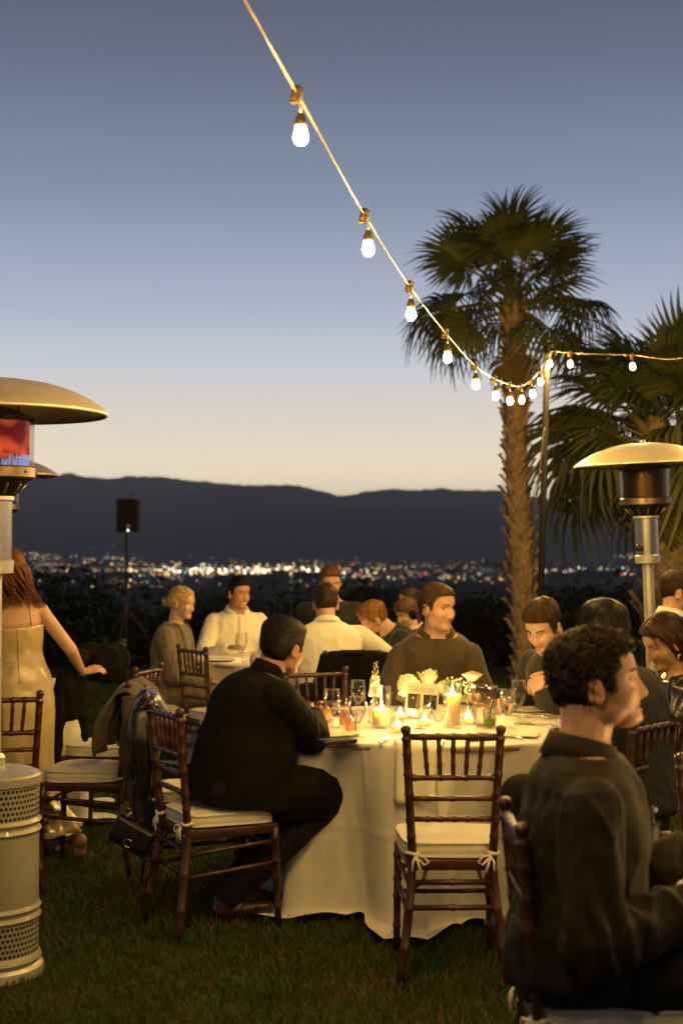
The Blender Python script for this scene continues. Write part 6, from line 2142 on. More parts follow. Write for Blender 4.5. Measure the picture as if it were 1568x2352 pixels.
mb = MB(); mb.tube([(0, 0, .02), (rc.x * .2, rc.y * .2, .10), rc - Vector((0, 0, .02))], 0.0028, 6); mb.build('stem', GREEN, t)
for lay in range(6):
    for k in range(5):
        mb = MB(); a = k * 1.257 + lay * .7; r_ = 0.010 + .0045 * lay
        P = []
        for i in range(5):
            u = i / 4; row = []
            for j in range(5):
                w = (j / 4 - .5) * 1.5; aa = a + w * (0.75 if lay else 1)
                rr = r_ * (0.45 + 0.75 * math.sin(u * 1.7)) + (0.005 * u ** 3 * lay * .5)
                row.append(rc + Vector((rr * math.cos(aa), rr * math.sin(aa), -0.020 + (0.044 - .003 * lay) * u - .004 * w * w)))
            P.append(row)
        mb.sheet(P); mb.build('petal', CREAM, t)
t = thing('filler_sprig', v2 + Vector((-0.012, 0.004, 0)), 0, 'airy sprig of tiny white filler flowers beside the rose', 'flower', 'flowers of table eight')
mb, ms = MB(), MB()
for k in range(60):
    p = Vector((rng.gauss(-.010, .024), rng.gauss(0, .02), rng.uniform(.125, .215))); b_ = Vector((p.x * .3, p.y * .3, .10))
    ms.tube([b_, b_.lerp(p, .5) + Vector((0, 0, .01)), p], 0.0007, 4); mb.ellipsoid(p, (.0042,) * 3, 6, 5)
ms.build('sprig', GREEN, t); mb.build('tiny_blossom', PETAL, t)['kind'] = 'stuff'
# bowl of hydrangea and stock behind the sign
bp = tpt(962, 1651); bp.y += 0.06
t = thing('flower_bowl', bp, 0, 'bowl of white hydrangea and blossoms behind the table sign', 'flowers', 'flowers of table eight')
lathe_obj('bowl', [(0, .002), (.05, .002), (.062, .03), (.055, .055), (.048, .062)], mat('white_ceramic', (.75, .72, .65), .3), t, 28)
def head_of(cx, cz, r, n, name, parent, m, dy=0.0):
    for k in range(n):
        u = (k + .5) / n; ph_ = math.acos(1 - 2 * u); a = k * 2.39996
        d = Vector((math.sin(ph_) * math.cos(a), math.sin(ph_) * math.sin(a), math.cos(ph_)))
        mb = MB(); petals(mb, Vector((cx, dy, cz)) + d * r * rng.uniform(.88, 1.04), d + Vector((rng.uniform(-.3, .3), rng.uniform(-.3, .3), 0)), rng.uniform(.013, .018), 4, rng.uniform(.0, .5)); mb.build(name, m, parent)
hx_ = lambda x, y: at(x, y, bp.y) - bp
a1, a2, a3 = hx_(938, 1575), hx_(985, 1556), hx_(1016, 1580)
head_of(a1.x, a1.z, .052, 70, 'floret', t, PETAL); head_of(a2.x, a2.z, .034, 34, 'floret', t, PETAL, .01); head_of(a3.x, a3.z, .026, 22, 'floret', t, PETAL)
mb = MB()
for k in range(26):
    q0 = Vector((rng.uniform(-.03, .05), rng.uniform(-.02, .03), .06)); q1 = Vector((rng.uniform(-.05, .11), rng.uniform(-.03, .05), rng.uniform(.12, .235)))
    mb.tube([q0, q0.lerp(q1, .5) + Vector((0, 0, .02)), q1], .0013, 4)
mb.build('stems', GREEN, t)['kind'] = 'stuff'
for k, (x, y) in enumerate(((962, 1545), (968, 1556), (1000, 1541), (975, 1552), (998, 1550), (1042, 1560), (1010, 1566))):
    p = hx_(x, y); mb = MB()
    for j in range(5): mb.ellipsoid(p + Vector((rng.gauss(0, .006), rng.gauss(0, .006), -.006 * j)), (.005,) * 3, 7, 5)
    mb.build('bud', BUD, t)
for k in range(9):
    p = hx_(rng.uniform(985, 1050), rng.uniform(1570, 1600)); mb = MB(); d = Vector((rng.uniform(-.2, 1), rng.uniform(-.4, .4), rng.uniform(-.1, .8))).normalized() * rng.uniform(.05, .09); s_ = d.cross(Vector((0, 1, .2))).normalized() * .010
    mb.add([p, p + d * .45 + s_, p + d, p + d * .45 - s_], [(0, 1, 2, 3)]); mb.build('leaf', GREEN, t)

# ---------------------------------------------------------------- the table sign in its wire holder
sc = tpt(966, 1675)
hold = thing('sign_holder', sc, 0, 'small wire holder standing in front of the votive, carrying the table sign', 'sign holder')
zc0 = at(966, 1634, sc.y).z - ZT
mb = MB()
mb.tube([Vector((.026 * math.cos(a), .014 * math.sin(a), .002)) for a in [i * .4 for i in range(17)]], .0016, 6)
mb.tube([(0, 0, .003), (0, 0, zc0 - .004)], .0016, 6)
mb.tube([Vector((.015 * math.cos(a), 0, zc0 - .003 + .013 + .015 * math.sin(a))) for a in [-1.57 + i * .42 for i in range(16)]], .0014, 6)
mb.tube([Vector((.015 * math.cos(a), .003, zc0 - .003 + .013 + .015 * math.sin(a))) for a in [-1.57 + i * .42 for i in range(16)]], .0014, 6)
mb.build('wire', mat('dark_wire', (.25, .2, .14), .3, 1.0), hold)
card_c = at(969, 1602, sc.y)
card = thing('table_sign', (card_c.x, sc.y + 0.0015, card_c.z), RAD(-9), 'cream card reading Table EIGHT above two dark photographs', 'table sign')
CW, CH = 0.148, 0.128
mb = MB(); mb.box((0, 0.001, 0), (CW, 0.0018, CH), Matrix.Rotation(RAD(3.5), 3, 'Y')); mb.build('card', mat('cream_card', (.80, .74, .60), .7, vary=.02, trans=.12), card, False)
INK = mat('ink', (.03, .025, .02), .7); TILT = Matrix.Rotation(RAD(3.5), 3, 'Y')
def stroke(mb, pts, w, k=4):
    P = smooth_path([Vector((x, -0.0009, z)) for x, z in pts], k) if len(pts) > 2 else [Vector((x, -0.0009, z)) for x, z in pts]
    for a, b in zip(P, P[1:]):
        d = b - a
        if d.length < 1e-7: continue
        n_ = Vector((-d.z, 0, d.x)).normalized() * w / 2
        e_ = d.normalized() * w * .25
        mb.add([TILT @ q_ for q_ in (a - e_ + n_, b + e_ + n_, b + e_ - n_, a - e_ - n_)], [(0, 1, 2, 3)])
# serif capitals drawn from strokes on a unit box
CAP = {'E': [[(0.12, 0), (0.12, 1)], [(0, 1), (.62, 1)], [(0, 0), (.66, 0)], [(.12, .52), (.48, .52)], [(.62, 1), (.62, .84)], [(.66, 0), (.66, .17)], [(.48, .42), (.48, .62)]],
       'I': [[(.2, 0), (.2, 1)], [(0.06, 1), (.34, 1)], [(0.06, 0), (.34, 0)]],
       'G': [[(.78, .80), (.66, .96), (.42, 1.0), (.14, .84), (.04, .5), (.14, .16), (.42, 0), (.66, .06), (.76, .16)], [(.76, .16), (.76, .42)], [(.60, .42), (.90, .42)], [(.78, .80), (.78, 1.0)]],
       'H': [[(.12, 0), (.12, 1)], [(.74, 0), (.74, 1)], [(.12, .52), (.74, .52)], [(0, 1), (.24, 1)], [(0, 0), (.24, 0)], [(.62, 1), (.86, 1)], [(.62, 0), (.86, 0)]],
       'T': [[(.38, 0), (.38, 1)], [(0, 1), (.76, 1)], [(0, 1), (0, .82)], [(.76, 1), (.76, .82)], [(.25, 0), (.51, 0)]]}
mb = MB(); x = -0.008
for ch, adv in (('E', .84), ('I', .54), ('G', 1.06), ('H', 1.02), ('T', .9)):
    for st_ in CAP[ch]:
        curved = len(st_) > 2
        stroke(mb, [(x + px_ * .0150, .0250 + pz_ * .0185) for px_, pz_ in st_], .0017 if (st_[0][0] == st_[-1][0] and abs(st_[0][1] - st_[-1][1]) > .6) or curved else .0010)
    x += adv * .0150
mb.build('word_eight', INK, card, False)
SCRIPT = [[(-.30, 1.05), (.1, 1.22), (.55, 1.12), (.95, 1.22)], [(.45, 1.14), (.36, .7), (.22, .2), (.02, .02), (-.12, .12), (-.05, .3)],
          [(.86, .48), (.70, .52), (.58, .34), (.60, .10), (.72, .04), (.86, .24), (.92, .50), (.88, .16), (.96, .02), (1.10, .16), (1.28, .66), (1.38, 1.12), (1.30, 1.22), (1.22, .9), (1.18, .3), (1.24, .04), (1.38, .06), (1.48, .26), (1.44, .46), (1.36, .42), (1.44, .34), (1.58, .40), (1.76, .78), (1.88, 1.14), (1.80, 1.22), (1.72, .9), (1.68, .3), (1.76, .02), (1.90, .10), (2.06, .30), (2.14, .46), (2.06, .54), (1.98, .36), (2.00, .10), (2.14, .02), (2.36, .20)]]
mb = MB()
for st_ in SCRIPT: stroke(mb, [(-.0600 + px_ * .0205, .0255 + pz_ * .0170) for px_, pz_ in st_], .0012, 5)
mb.build('word_table', INK, card, False)
def photo(name, x0, x1, z0, z1, shapes, back):
    mb = MB(); P = lambda x, z, y=-.0012: TILT @ Vector((x0 + (x1 - x0) * x, y, z0 + (z1 - z0) * z))
    mb.add([P(0, 0), P(1, 0), P(1, 1), P(0, 1)], [(0, 1, 2, 3)], 0)
    mats_ = [back]
    for col_, pts in shapes:
        mats_.append(col_); mb.add([P(a, b, -.0012 - .0002 * len(mats_)) for a, b in pts], [tuple(range(len(pts)))], len(mats_) - 1)
    mb.build(name, mats_, card, False)
g0, g1, g2, g3 = [mat('print_grey_%d' % i, (v, v * .93, v * .8), .5, vary=.15, scale=200) for i, v in enumerate((.025, .012, .30, .14))]
circ = lambda cx, cz, rx, rz: [(cx + rx * math.cos(k * .5236), cz + rz * math.sin(k * .5236)) for k in range(12)]
photo('photo_print', -.064, -.008, -.052, .014, [(g3, [(.62, .05), (.98, .05), (.98, .95), (.75, .95)]), (g1, [(.08, 0), (.66, 0), (.62, .45), (.50, .62), (.30, .62), (.12, .42)]), (g1, circ(.42, .76, .16, .17)), (g2, circ(.42, .72, .09, .10))], g0)
photo('photo_print', .006, .066, -.052, .014, [(g2, [(.0, 0), (.62, 0), (.50, .40), (.25, .34), (0, .2)]), (g1, [(.40, 0), (1, 0), (1, .5), (.80, .62), (.55, .50)]), (g3, circ(.42, .62, .11, .13)), (g1, circ(.42, .70, .12, .10)), (g1, circ(.78, .78, .13, .15)), (g3, circ(.76, .73, .08, .10))], g0)

# ---------------------------------------------------------------- pitcher, drinks
pt = tpt(1112, 1667)
t = thing('water_pitcher', pt, RAD(90), 'ribbed glass pitcher of water with an orange slice', 'pitcher')
mb = MB(); n = 72; rows = []; rowsi = []
for i in range(22):
    u = i / 21; row = []; row2 = []
    for k in range(n):
        a = 2 * math.pi * k / n
        r_ = 0.052 + 0.010 * u + 0.0014 * (1 if (k // 2) % 2 else 0) * (1 if u < .8 else max(0, 1 - (u - .8) * 8))
        sp__ = max(0, math.cos(a - math.pi / 2)) ** 6            # spout
        hgt = 0.178 + 0.030 * max(0, math.cos(a - math.pi / 2)) ** 3
        r_ += sp__ * 0.020 * max(0, u - .7) / .3
        row.append(Vector((r_ * math.cos(a), r_ * math.sin(a), .004 + hgt * u))); row2.append(Vector(((r_ - .003) * math.cos(a), (r_ - .003) * math.sin(a), .008 + (hgt - .004) * u)))
    rows.append(row); rowsi.insert(0, row2)
mb.sheet(rows + rowsi, 0, True); mb.build('ribbed_wall', GLASS, t)
lathe_obj('bottom', [(0, .001), (.05, .001), (.053, .005), (0, .008)], GLASS, t, 36)
lathe_obj('water', [(0, .008), (.049, .008), (.054, .110), (0, .110)], WATER, t, 40)
mb = MB(); mb.tube([(0, -.060, .165), (0, -.095, .160), (0, -.102, .12), (0, -.090, .07), (0, -.056, .05)], [.007, .008, .0075, .007, .008], 10); mb.build('handle', GLASS, t)
ORANGE = mat('orange_flesh', (.75, .30, .12), .5, vary=.2, scale=80, trans=.3)
for k in range(2):
    mb = MB(); M = Matrix.Translation((.005, .012 - .02 * k, .097 - .012 * k)) @ Matrix.Rotation(.25 + .3 * k, 4, 'X')
    mb.lathe([(0, -.003), (.034, -.003), (.036, 0), (.034, .003), (0, .003)], 24, M); mb.build('orange_slice', ORANGE, t)
def tumbler(loc, label, liquid, h=.095, r=.030, fill=.7):
    g = thing('tumbler', loc, 0, label, 'drink')
    mb = MB(); n = 40; P = []
    for z in (.001, .004, h * .4, h * .75, h): P.append([Vector((r * (.86 + .14 * z / h) * math.cos(2 * math.pi * k / n) * (1 + .02 * (k % 2) * (z < h * .7)), r * (.86 + .14 * z / h) * math.sin(2 * math.pi * k / n) * (1 + .02 * (k % 2) * (z < h * .7)), z)) for k in range(n)])
    P.append([Vector((p.x * .93, p.y * .93, p.z)) for p in P[-1]]); P.append([Vector((p.x * .9, p.y * .9, .008)) for p in P[0]])
    mb.sheet(P, 0, True); mb.build('cut_glass', GLASS, g)
    lathe_obj('drink', [(0, .008), (r * .80, .008), (r * .88, h * fill), (0, h * fill)], liquid, g, 30)
    for k in range(4):
        mb = MB(); mb.box((rng.uniform(-.010, .010), rng.uniform(-.010, .010), h * fill - .006 - .010 * k), (.017, .017, .015), Matrix.Rotation(rng.uniform(0, 3), 3, 'Z') @ Matrix.Rotation(.4, 3, 'X'), .003); mb.build('ice_cube', MATS['ice'], g)
    return g
PINK = thin_glass('pink_drink', (.95, .66, .52), .04, .7, .12)
g = tumbler(tpt(792, 1669), 'pink cocktail with a skewer behind the iced water goblet', PINK)
mb = MB(); mb.tube([(-.010, 0, .02), (.006, .0, .125)], .0012, 5); mb.ellipsoid((.006, 0, .125), (.004,) * 3, 7, 5); mb.ellipsoid((.0035, 0, .107), (.0055, .0055, .007), 8, 6); mb.build('skewer', mat('bamboo_pick', (.3, .14, .05), .6), g)
g = tumbler(tpt(806, 1683), 'pink cocktail with a fruit wedge, beside the foot of the iced goblet', PINK)
mb = MB(); mb.box((-.022, -.005, .085), (.014, .010, .024), Matrix.Rotation(.6, 3, 'Y'), .003); mb.build('fruit_wedge', mat('grapefruit', (.75, .20, .10), .5), g)
g = tumbler(tpt(1124, 1671), 'clear cocktail with a dark stirrer and lime in front of the pitcher', thin_glass('lime_drink', (.90, .92, .74), .04, .7, .10), .085, .033, .75)
mb = MB(); mb.tube([(-.012, -.01, .02), (.020, -.004, .138)], .0022, 6); mb.build('stirrer', mat('dark_straw', (.03, .015, .012), .3), g)
mb = MB(); mb.lathe([(0, -.004), (.022, -.004), (.024, 0), (.022, .004), (0, .004)], 20, Matrix.Translation((-.004, -.028, .025)) @ Matrix.Rotation(RAD(75), 4, 'X')); mb.build('lime_wheel', mat('lime', (.16, .28, .04), .45, vary=.2, scale=60, trans=.3), g)

# ---------------------------------------------------------------- cutlery, phones, napkins, plates
def cutlery(kind, loc, rz, label):
    t = thing(kind, loc, rz, label, kind, 'cutlery of table eight')
    hm = MB(); P = []
    for i in range(12):
        u = i / 11; w = (.0085 - .005 * u + .0025 * math.sin(u * 9)) if kind != 'x' else .004
        P.append([Vector((-w, -.10 + .11 * u, .004 + .004 * math.sin(u * 3))), Vector((0, -.10 + .11 * u, .0065 + .004 * math.sin(u * 3))), Vector((w, -.10 + .11 * u, .004 + .004 * math.sin(u * 3)))])
    hm.sheet(P); hm.build('handle', SILVER, t, True, None, .002)
    if kind == 'fork':
        mb = MB(); mb.sheet([[Vector((x_ * (.4 + .6 * min(1, u * 2)), .01 + .035 * u, .006 + .002 * math.sin(u * 3))) for x_ in (-.012, -.004, .004, .012)] for u in [i / 5 for i in range(6)]]); mb.build('neck', SILVER, t, True, None, .002)
        for k in range(4):
            mb = MB(); x_ = -.0108 + .0072 * k; mb.tube([(x_, .044, .006), (x_, .066, .004), (x_ * .95, .092, .010)], [.0019, .0017, .0009], 6); mb.build('tine', SILVER, t)
    else:
        mb = MB(); mb.sheet([[Vector((-.003 - .0065 * math.sin(min(1, u * 3) * 1.57) * (1 - u ** 4), .012 + .11 * u, .005)), Vector((.005, .012 + .11 * u, .0055))] for u in [i / 9 for i in range(10)]]); mb.build('blade', SILVER, t, True, None, .0012)
cutlery('fork', tpt(882, 1703), RAD(-12), 'fork lying alone near the front edge of the cloth')
cutlery('knife', tpt(1019, 1706), RAD(-12), 'knife seen through the chair spindles')
cutlery('fork', tpt(1125, 1690), RAD(35), 'fork leaning on the phone behind the chair back')
cutlery('knife', tpt(1152, 1696), RAD(65), 'knife by the chair finial, past the phone')
cutlery('knife', tpt(1240, 1667), RAD(50), 'knife at the far side of the cloth by the white menu card')
cutlery('fork', tpt(1215, 1648), RAD(75), 'fork before the bending man')
cutlery('knife', tpt(1250, 1645), RAD(-70), 'knife lying across before the bending man')
def slab(name, loc, rz, s, m, label, cat):
    mb = MB(); mb.box((0, 0, s[2] / 2), s, None, min(s) * .35); o = mb.build(name, m, None); o.location = loc; o.rotation_euler = (0, 0, rz); tag(o, label, cat); return o
w = thing('wallet', tpt(773, 1707), RAD(-62), 'thick black wallet case at the near edge beside the coat sleeve', 'wallet')
mb = MB(); mb.box((0, 0, .009), (.085, .155, .018), None, .005); mb.build('case', mat('black_rubber', (.014, .013, .012), .5, bump=.1, bscale=300), w)
mb = MB()
for k in range(14): mb.ellipsoid((.020, -.04 + .006 * k, .0185), (.0022, .0022, .0015), 6, 4)
mb.build('chain', BRASS, w)['kind'] = 'stuff'
ph_ = thing('phone', tpt(1106, 1699), RAD(-70), 'phone lying screen up behind the chair back', 'phone')
mb = MB(); mb.box((0, 0, .0045), (.074, .15, .009), None, .003); mb.build('body', BLACK_PLASTIC, ph_)
mb = MB(); mb.box((0, 0, .0094), (.066, .14, .0006)); mb.build('screen', mat('phone_glass', (.02, .016, .02), .05, spec=.8), ph_)
NAPKIN = mat('napkin_cotton', (.72, .70, .56), .85, vary=.05, bump=.2, bscale=300)
def sheet_obj(name, P, m, label, cat, th=.003, group=None):
    mb = MB(); mb.sheet(P); o = mb.build(name, m, None, True, None, th); tag(o, label, cat, group); return o
# napkin over the front edge
ed = []
for i in range(20):
    u = i / 19; row = []
    for j in range(9):
        px = 906 + 96 * (j / 8) - (4 if u > .4 else 0)
        X = at(px, 1715, 5.92).x
        dy = math.sqrt(max(0, (TR + .012) ** 2 - (X - TX) ** 2)); ye = TY - dy
        L = .13 + .22 * 0 
        s_ = u * .36
        if s_ < .13: q_ = Vector((X, ye + .13 - s_, TH + .006 + .003 * math.sin(j * 2)))
        else: q_ = Vector((X + .004 * math.sin(j + u * 3), ye - .018 - .010 * math.sin(j * 1.1) * u - .03 * u, TH + .002 - (s_ - .13)))
        row.append(q_)
    ed.append(row)
sheet_obj('napkin', ed, NAPKIN, 'pale napkin hanging over the table edge behind the chair', 'napkin', .004, 'napkins of table eight')
def flat_napkin(c, w_, d_, rz, label):
    R_ = Matrix.Rotation(rz, 3, 'Z')
    P = [[Vector(c) + R_ @ Vector((w_ * (i / 11 - .5), d_ * (j / 11 - .5), .006 + .007 * abs(math.sin(i * .9 + j * .5)) * (1 if 0 < i < 11 and 0 < j < 11 else .3))) for j in range(12)] for i in range(12)]
    sheet_obj('napkin', P, NAPKIN, label, 'napkin', .003, 'napkins of table eight')
flat_napkin(tpt(786, 1690), .17, .11, .4, 'crumpled napkin between the wallet and the iced water goblet')
flat_napkin(tpt(1185, 1690), .20, .14, -.3, 'napkin spread near the full water goblet')
def plate(c, r_, m, label, rim=.012):
    t = thing('plate', c, 0, label, 'plate'); lathe_obj('dish', [(0, .003), (r_ * .62, .003), (r_ * .7, .007), (r_, rim), (r_, rim + .002), (r_ * .7, .0095), (r_ * .62, .006), (0, .006)], m, t, 44); return t
plate(tpt(752, 1641), .12, mat('dark_charger', (.012, .011, .010), .2), 'dark charger plate behind the clasped hands')
plate(tpt(1216, 1633), .115, mat('white_plate', (.72, .68, .58), .25), 'white plate before the bending man')
mc = thing('menu_card', tpt(1205, 1662), RAD(-12), 'small white place card with a twig motif', 'card')
mb = MB(); mb.box((0, 0, .005), (.10, .07, .002)); mb.build('card', MATS['cream_card'], mc, False)
mb = MB()
for a, b in (((-.03, -.01), (.035, .012)), ((-.01, -.003), (.012, .018)), ((.005, .002), (.03, -.006)), ((-.02, -.007), (-.008, .01))): mb.tube([(a[0], a[1], .0066), (b[0], b[1], .0068)], .0009, 4)
mb.build('twig_print', INK, mc)

# ---------------------------------------------------------------- the far table
goblet((-0.70, 9.98, 0.778), 'goblet on the far table before the smiling man', h=0.205, r=0.042, fill=.4, group='goblets of the far table')
goblet((-0.52, 10.02, 0.778), 'goblet on the far table half hidden by the black coat', fill=.3, group='goblets of the far table')
t = thing('flower_ball', (-0.355, 10.42, 0.778), 0, 'white hydrangea standing on the far table between two guests', 'flowers')
lathe_obj('vase', [(0, .002), (.03, .002), (.036, .04), (.026, .10), (.03, .12)], GLASS, t, 24)
head_of(0, .215, .062, 64, 'floret', t, PETAL)
mb = MB(); mb.tube([(0, 0, .02), (0, 0, .17)], .004, 6); mb.build('stem', GREEN, t)
for (x_, y_), lb in (((-0.62, 10.15), 'votive candle on the far table near the smiling man'), ((-0.20, 10.3), 'votive candle on the far table near the white hydrangea'), ((0.02, 10.5), 'votive candle on the far table before the bowed guest')):
    v = votive((x_, y_, 0.778), lb); v['group'] = 'votive candles of the far table'
plate((-0.84, 10.1, 0.779), .12, MATS['white_plate'], 'plate on the far table before the woman with the bun')
for (x_, y_, a, lb) in ((-0.62, 9.92, .9, 'fork on the far table beside the goblet'), (-0.95, 10.25, .3, 'fork on the far table before the woman with the bun')):
    cutlery('fork', (x_, y_, 0.780), a, lb)
# ---------------------------------------------------------------- table the curly haired man faces
hurricane((1.30, 3.48, TH + .003), 'unseen pillar candle added on the cropped table to light the curly haired man', 0.0435, 0.212, 0.16)  # two unseen candles added to brighten the curly haired man's face
hurricane((1.44, 3.66, TH + .003), 'second unseen pillar candle added on the cropped table to light the curly haired man', 0.0435, 0.212, 0.17)
for (x_, y_), lb in (((1.55, 3.75), 'votive candle on the table the curly haired man faces'), ((1.75, 3.3), 'votive candle on that table beyond the picture edge'), ((1.9, 3.75), 'votive candle at the middle of that table')):
    v = votive((x_, y_, TH + .003), lb); v['group'] = 'votive candles of the cropped table'

plate((1.48, 3.28, TH + .003), .12, MATS['white_plate'], 'white plate on the cropped table at the picture edge')
flat_napkin((1.36, 3.78, TH + .004), .18, .12, .7, 'napkin on the cropped table at the picture edge')

# ================================================================ coats on chairs, handbag, held jacket
GREY_TAUPE = CLOTH('taupe_jacket', (0.085, 0.070, 0.052), bump=0.08)
def chair_frame(x, y, deg):
    return Matrix.Translation((x, y, 0)) @ Matrix.Rotation(RAD(deg), 4, 'Z')
def drape(x, y, deg, m, label, name, front=0.30, back=0.52, half=0.20, seed=1, puff=0.02, sleeves=True, collar=True, folds=0.012, cat='jacket', shoulder=0.02):
    """a jacket hung over a chair's back: shoulders on the top rail, one sheet down each side"""
    root = thing(name, (x, y, 0), RAD(deg), label, cat)
    r = random.Random(seed)
    mb = MB(); prof = []
    n = 34; L = front + back
    for i in range(n):
        s = -front + L * i / (n - 1)                 # negative = sitter's side
        rows = []
        m_ = 25
        for j in range(m_):
            u = -1 + 2 * j / (m_ - 1)
            drop = abs(s)
            top = 0.918 - shoulder * abs(u) ** 2.2 * 2 - 0.004 * math.cos(u * 5)
            w = half * (1 + 0.10 * min(1, drop / .3)) + 0.018 * math.sin(drop * 11 + seed) * (1 if u > 0 else -1)
            f = folds * (math.sin(u * 9 + seed + drop * 3) + 0.6 * math.sin(u * 17 - drop * 7 + seed * 2)) * min(1, drop / .12)
            if drop < 0.03:
                yy = -0.228 - 0.028 * (s / 0.03); zz = top + 0.012 * (1 - (s / .03) ** 2)
            else:
                sg = -1 if s > 0 else 1
                yy = -0.228 + sg * (0.028 + puff * math.sin(min(1, drop / .4) * 2.2)) + f + (0.075 * min(1, max(0, drop - .05) / .5) * (1 if s > 0 else 0.55))
                zz = top - (drop - 0.03) - 0.012 * math.sin(u * 4 + seed) * drop
                if s > 0: yy -= 0.10 * min(1, drop / .5) * 0 
            rows.append(Vector((u * w, yy, zz)))
        prof.append(rows)
    mb.sheet(prof)
    mb.build('body', m, root, True, None, 0.010)
    if sleeves:
        for s_ in (-1, 1):
            mb = MB(); p0 = Vector((s_ * half * 0.96, -0.25, 0.865))
            pts = [p0, p0 + Vector((s_ * .030, -.012, -.12)), p0 + Vector((s_ * .024, .008, -.26)), p0 + Vector((s_ * .006, -.010, -.40)), p0 + Vector((s_ * .012, .0, -.50))]
            P = smooth_path(pts, 5); mb.tube(P, [0.050 * (0.9 + .10 * math.sin(k * 1.7 + seed)) * (1 - .25 * k / len(P)) for k in range(len(P))], 12, True, 0, 0.38)
            mb.build('sleeve', m, root)
    if collar:
        mb = MB(); rows = []
        for k in range(15):
            a = math.pi * k / 14
            c = Vector((0.075 * math.cos(a), -0.232 - 0.028 * math.sin(a), 0.925))
            rows.append([c + Vector((0, 0, -.02)), c + Vector((0, 0, .012)), c + Vector((.012 * math.cos(a), -.020 * math.sin(a), -.018))])
        mb.sheet(rows); mb.build('collar', m, root, True, None, 0.006)
    return root
drape(-1.25, 7.12, 84, GREY_TAUPE, 'taupe jacket slung over the back of a chair', 'draped_jacket', 0.34, 0.44, 0.205, 3, puff=0.085, folds=0.018)
drape(-0.66, 6.56, -82, LEATHER, 'shiny black leather jacket hung over a chair above the handbag', 'draped_jacket', 0.26, 0.58, 0.20, 5, puff=0.06, folds=0.022)
drape(0.03, 9.22, 10, BLACK_CLOTH, 'black suit jacket squared over the chair of the white shirted man', 'draped_jacket', 0.2, 0.60, 0.215, 8, folds=0.005, sleeves=False, shoulder=0.008)
# handbag on its strap from the chair's rear post
hb = at(303, 1922, 6.28)
bag = thing('handbag', hb, RAD(-8), 'black flap handbag with a gold C clasp hanging low from the leather jacket chair', 'handbag')
R_ = Matrix.Rotation(RAD(27), 3, 'Y')
mb = MB(); mb.box((0, 0, 0), (0.185, 0.05, 0.115), R_, 0.010); mb.build('pouch', LEATHER, bag)
mb = MB(); rows = []
for i in range(9):
    u = i / 8
    rows.append([R_ @ Vector((x_, -0.0275 - .003 * math.sin(u * 3.1), 0.0585 - 0.088 * u - .010 * (1 - (x_ / .094) ** 2) * u)) for x_ in np.linspace(-.0935, .0935, 13)])
mb.sheet([[R_ @ Vector((x_, .02, .061)) for x_ in np.linspace(-.0935, .0935, 13)]] + rows); mb.build('flap', mat('bag_flap', (.013, .013, .013), .32, bump=.08, bscale=150), bag, True, None, .003)
mb = MB(); mb.tube([R_ @ Vector((0.004 + .019 * math.cos(a) * 1.05, -.0345, -.022 + .0165 * math.sin(a))) for a in [RAD(48) + RAD(264) * i / 18 for i in range(19)]], [.0026] * 18 + [.0032], 8); mb.build('clasp', BRASS, bag)
def chain(mb, a, b, n):
    for k in range(n):
        c = a.lerp(b, (k + .5) / n); d = (b - a).normalized(); s_ = d.orthogonal().normalized()
        if k % 2: s_ = d.cross(s_)
        L = (b - a).length / n * .75
        mb.tube([c + d * L * .6 * math.cos(t_) + s_ * L * .38 * math.sin(t_) for t_ in [i * 1.0472 for i in range(7)]], .0016, 5)
ca, cb = R_ @ Vector((-.088, 0, .058)), R_ @ Vector((.090, 0, .056))
top_w = at(342, 1602, 6.36) - Vector(hb); top_w = Matrix.Rotation(RAD(8), 3, 'Z') @ top_w
k1 = ca.lerp(top_w, .10); k2 = cb.lerp(top_w, .08)
mb = MB(); chain(mb, ca, k1, 5); mb.build('chain', BRASS, bag); mb = MB(); chain(mb, cb, k2, 5); mb.build('chain', BRASS, bag)
mb = MB()
for k_ in (k1, k2):
    P = [k_, k_.lerp(top_w, .35) + Vector((-.012 if k_ is k1 else .012, -.014, 0)), k_.lerp(top_w, .7) + Vector((0, -.03, 0)), top_w + Vector((0, -.01, .02))]
    mb.tube(smooth_path(P, 5), .011, 6, True, 0, .22)
mb.build('strap', LEATHER, bag)
ch = thing('bag_charm', Vector(hb) + Vector((.100, -.02, -.055)), 0, 'cherry shaped charm on a gold ring hanging from the handbag', 'charm')
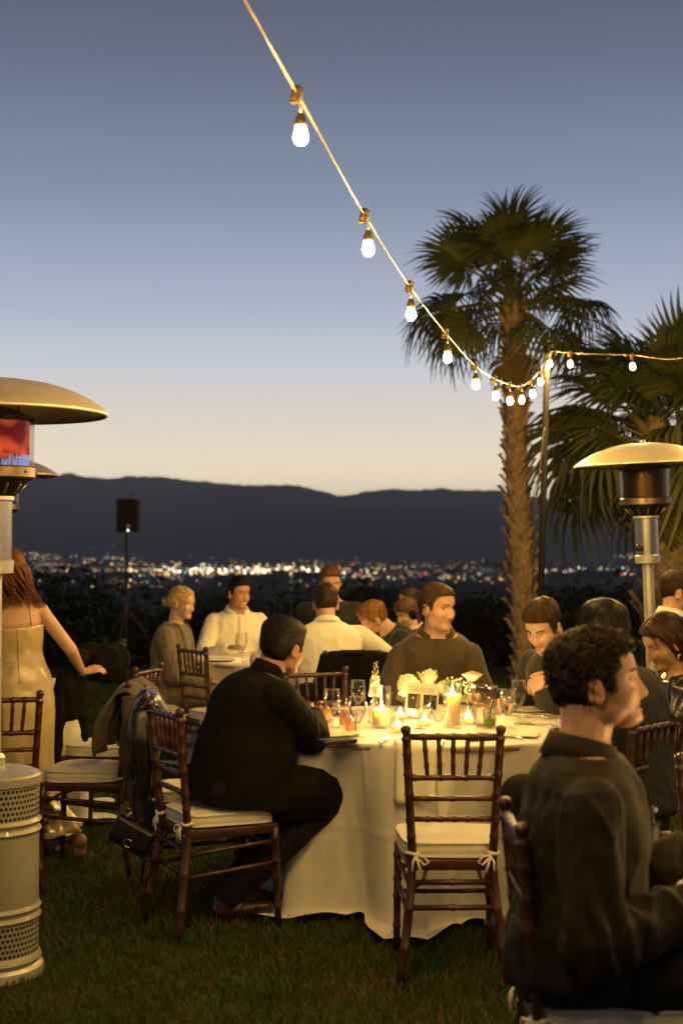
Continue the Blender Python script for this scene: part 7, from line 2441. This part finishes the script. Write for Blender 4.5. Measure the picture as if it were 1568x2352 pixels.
mb = MB(); mb.tube([(.013 * math.cos(a), 0, .013 * math.sin(a) + .012) for a in [i * .45 for i in range(15)]], .0018, 6); mb.build('ring', BRASS, ch)
for s_ in (-1, 1):
    mb = MB(); mb.ellipsoid((s_ * .013, 0, -.040), (.012, .012, .013), 12, 8); c_ = mb.build('cherry', mat('cherry_red', (.10, .012, .010), .18, coat=.5), ch)
    mb = MB(); mb.tube([(0, 0, -.002), (s_ * .006, 0, -.014), (s_ * .013, 0, -.029)], .0014, 5); mb.build('stalk', BRASS, c_)
mb = MB(); mb.add([(0, -.003, -.004), (.014, -.006, .000), (.030, -.004, -.008), (.016, -.003, -.014)], [(0, 1, 2, 3)]); mb.build('leaf', BRASS, ch)
# clear plastic bag strap glimpse behind the black coat chair
# black jacket held out by the woman in satin
jk = MB()
def W2(x, y, d): return at(x, y, d)
for x_, y_, d_, rx, rz in ((236, 1520, 7.80, .115, .095), (268, 1515, 7.84, .075, .100), (205, 1500, 7.80, .07, .062), (180, 1512, 7.72, .06, .055), (240, 1550, 7.82, .095, .05), (275, 1550, 7.86, .05, .055)):
    jk.ellipsoid(W2(x_, y_, d_), (rx, .055, rz), 16, 10)
for pts_, r_ in ((((165, 1520, 7.66), (160, 1590, 7.66), (168, 1650, 7.68)), (.055, .075, .055)), (((180, 1560, 7.70), (188, 1640, 7.72), (197, 1702, 7.74)), (.06, .050, .020)), (((140, 1545, 7.62), (138, 1640, 7.62), (132, 1760, 7.62)), (.045, .060, .032))):
    P = smooth_path([W2(*p) for p in pts_], 5); n_ = len(P)
    rr = [np.interp(i / (n_ - 1), [0, .5, 1], r_) for i in range(n_)]
    jk.tube(P, rr, 14, True, 0, .6)
me = remesh(jk, 0.009, 5, .5)
co, no = get_co(me), get_no(me)
set_co(me, co + no * (0.010 * (1 - np.abs(waves(co, 3, 17, 5))) ** 2 - 0.004 + .004 * waves(co, 8, 45, 5))[:, None])
o = mesh_obj(me, 'held_jacket', BLACK_CLOTH)
tag(o, 'black jacket bunched and dangling from the hand of the woman in satin', 'jacket')
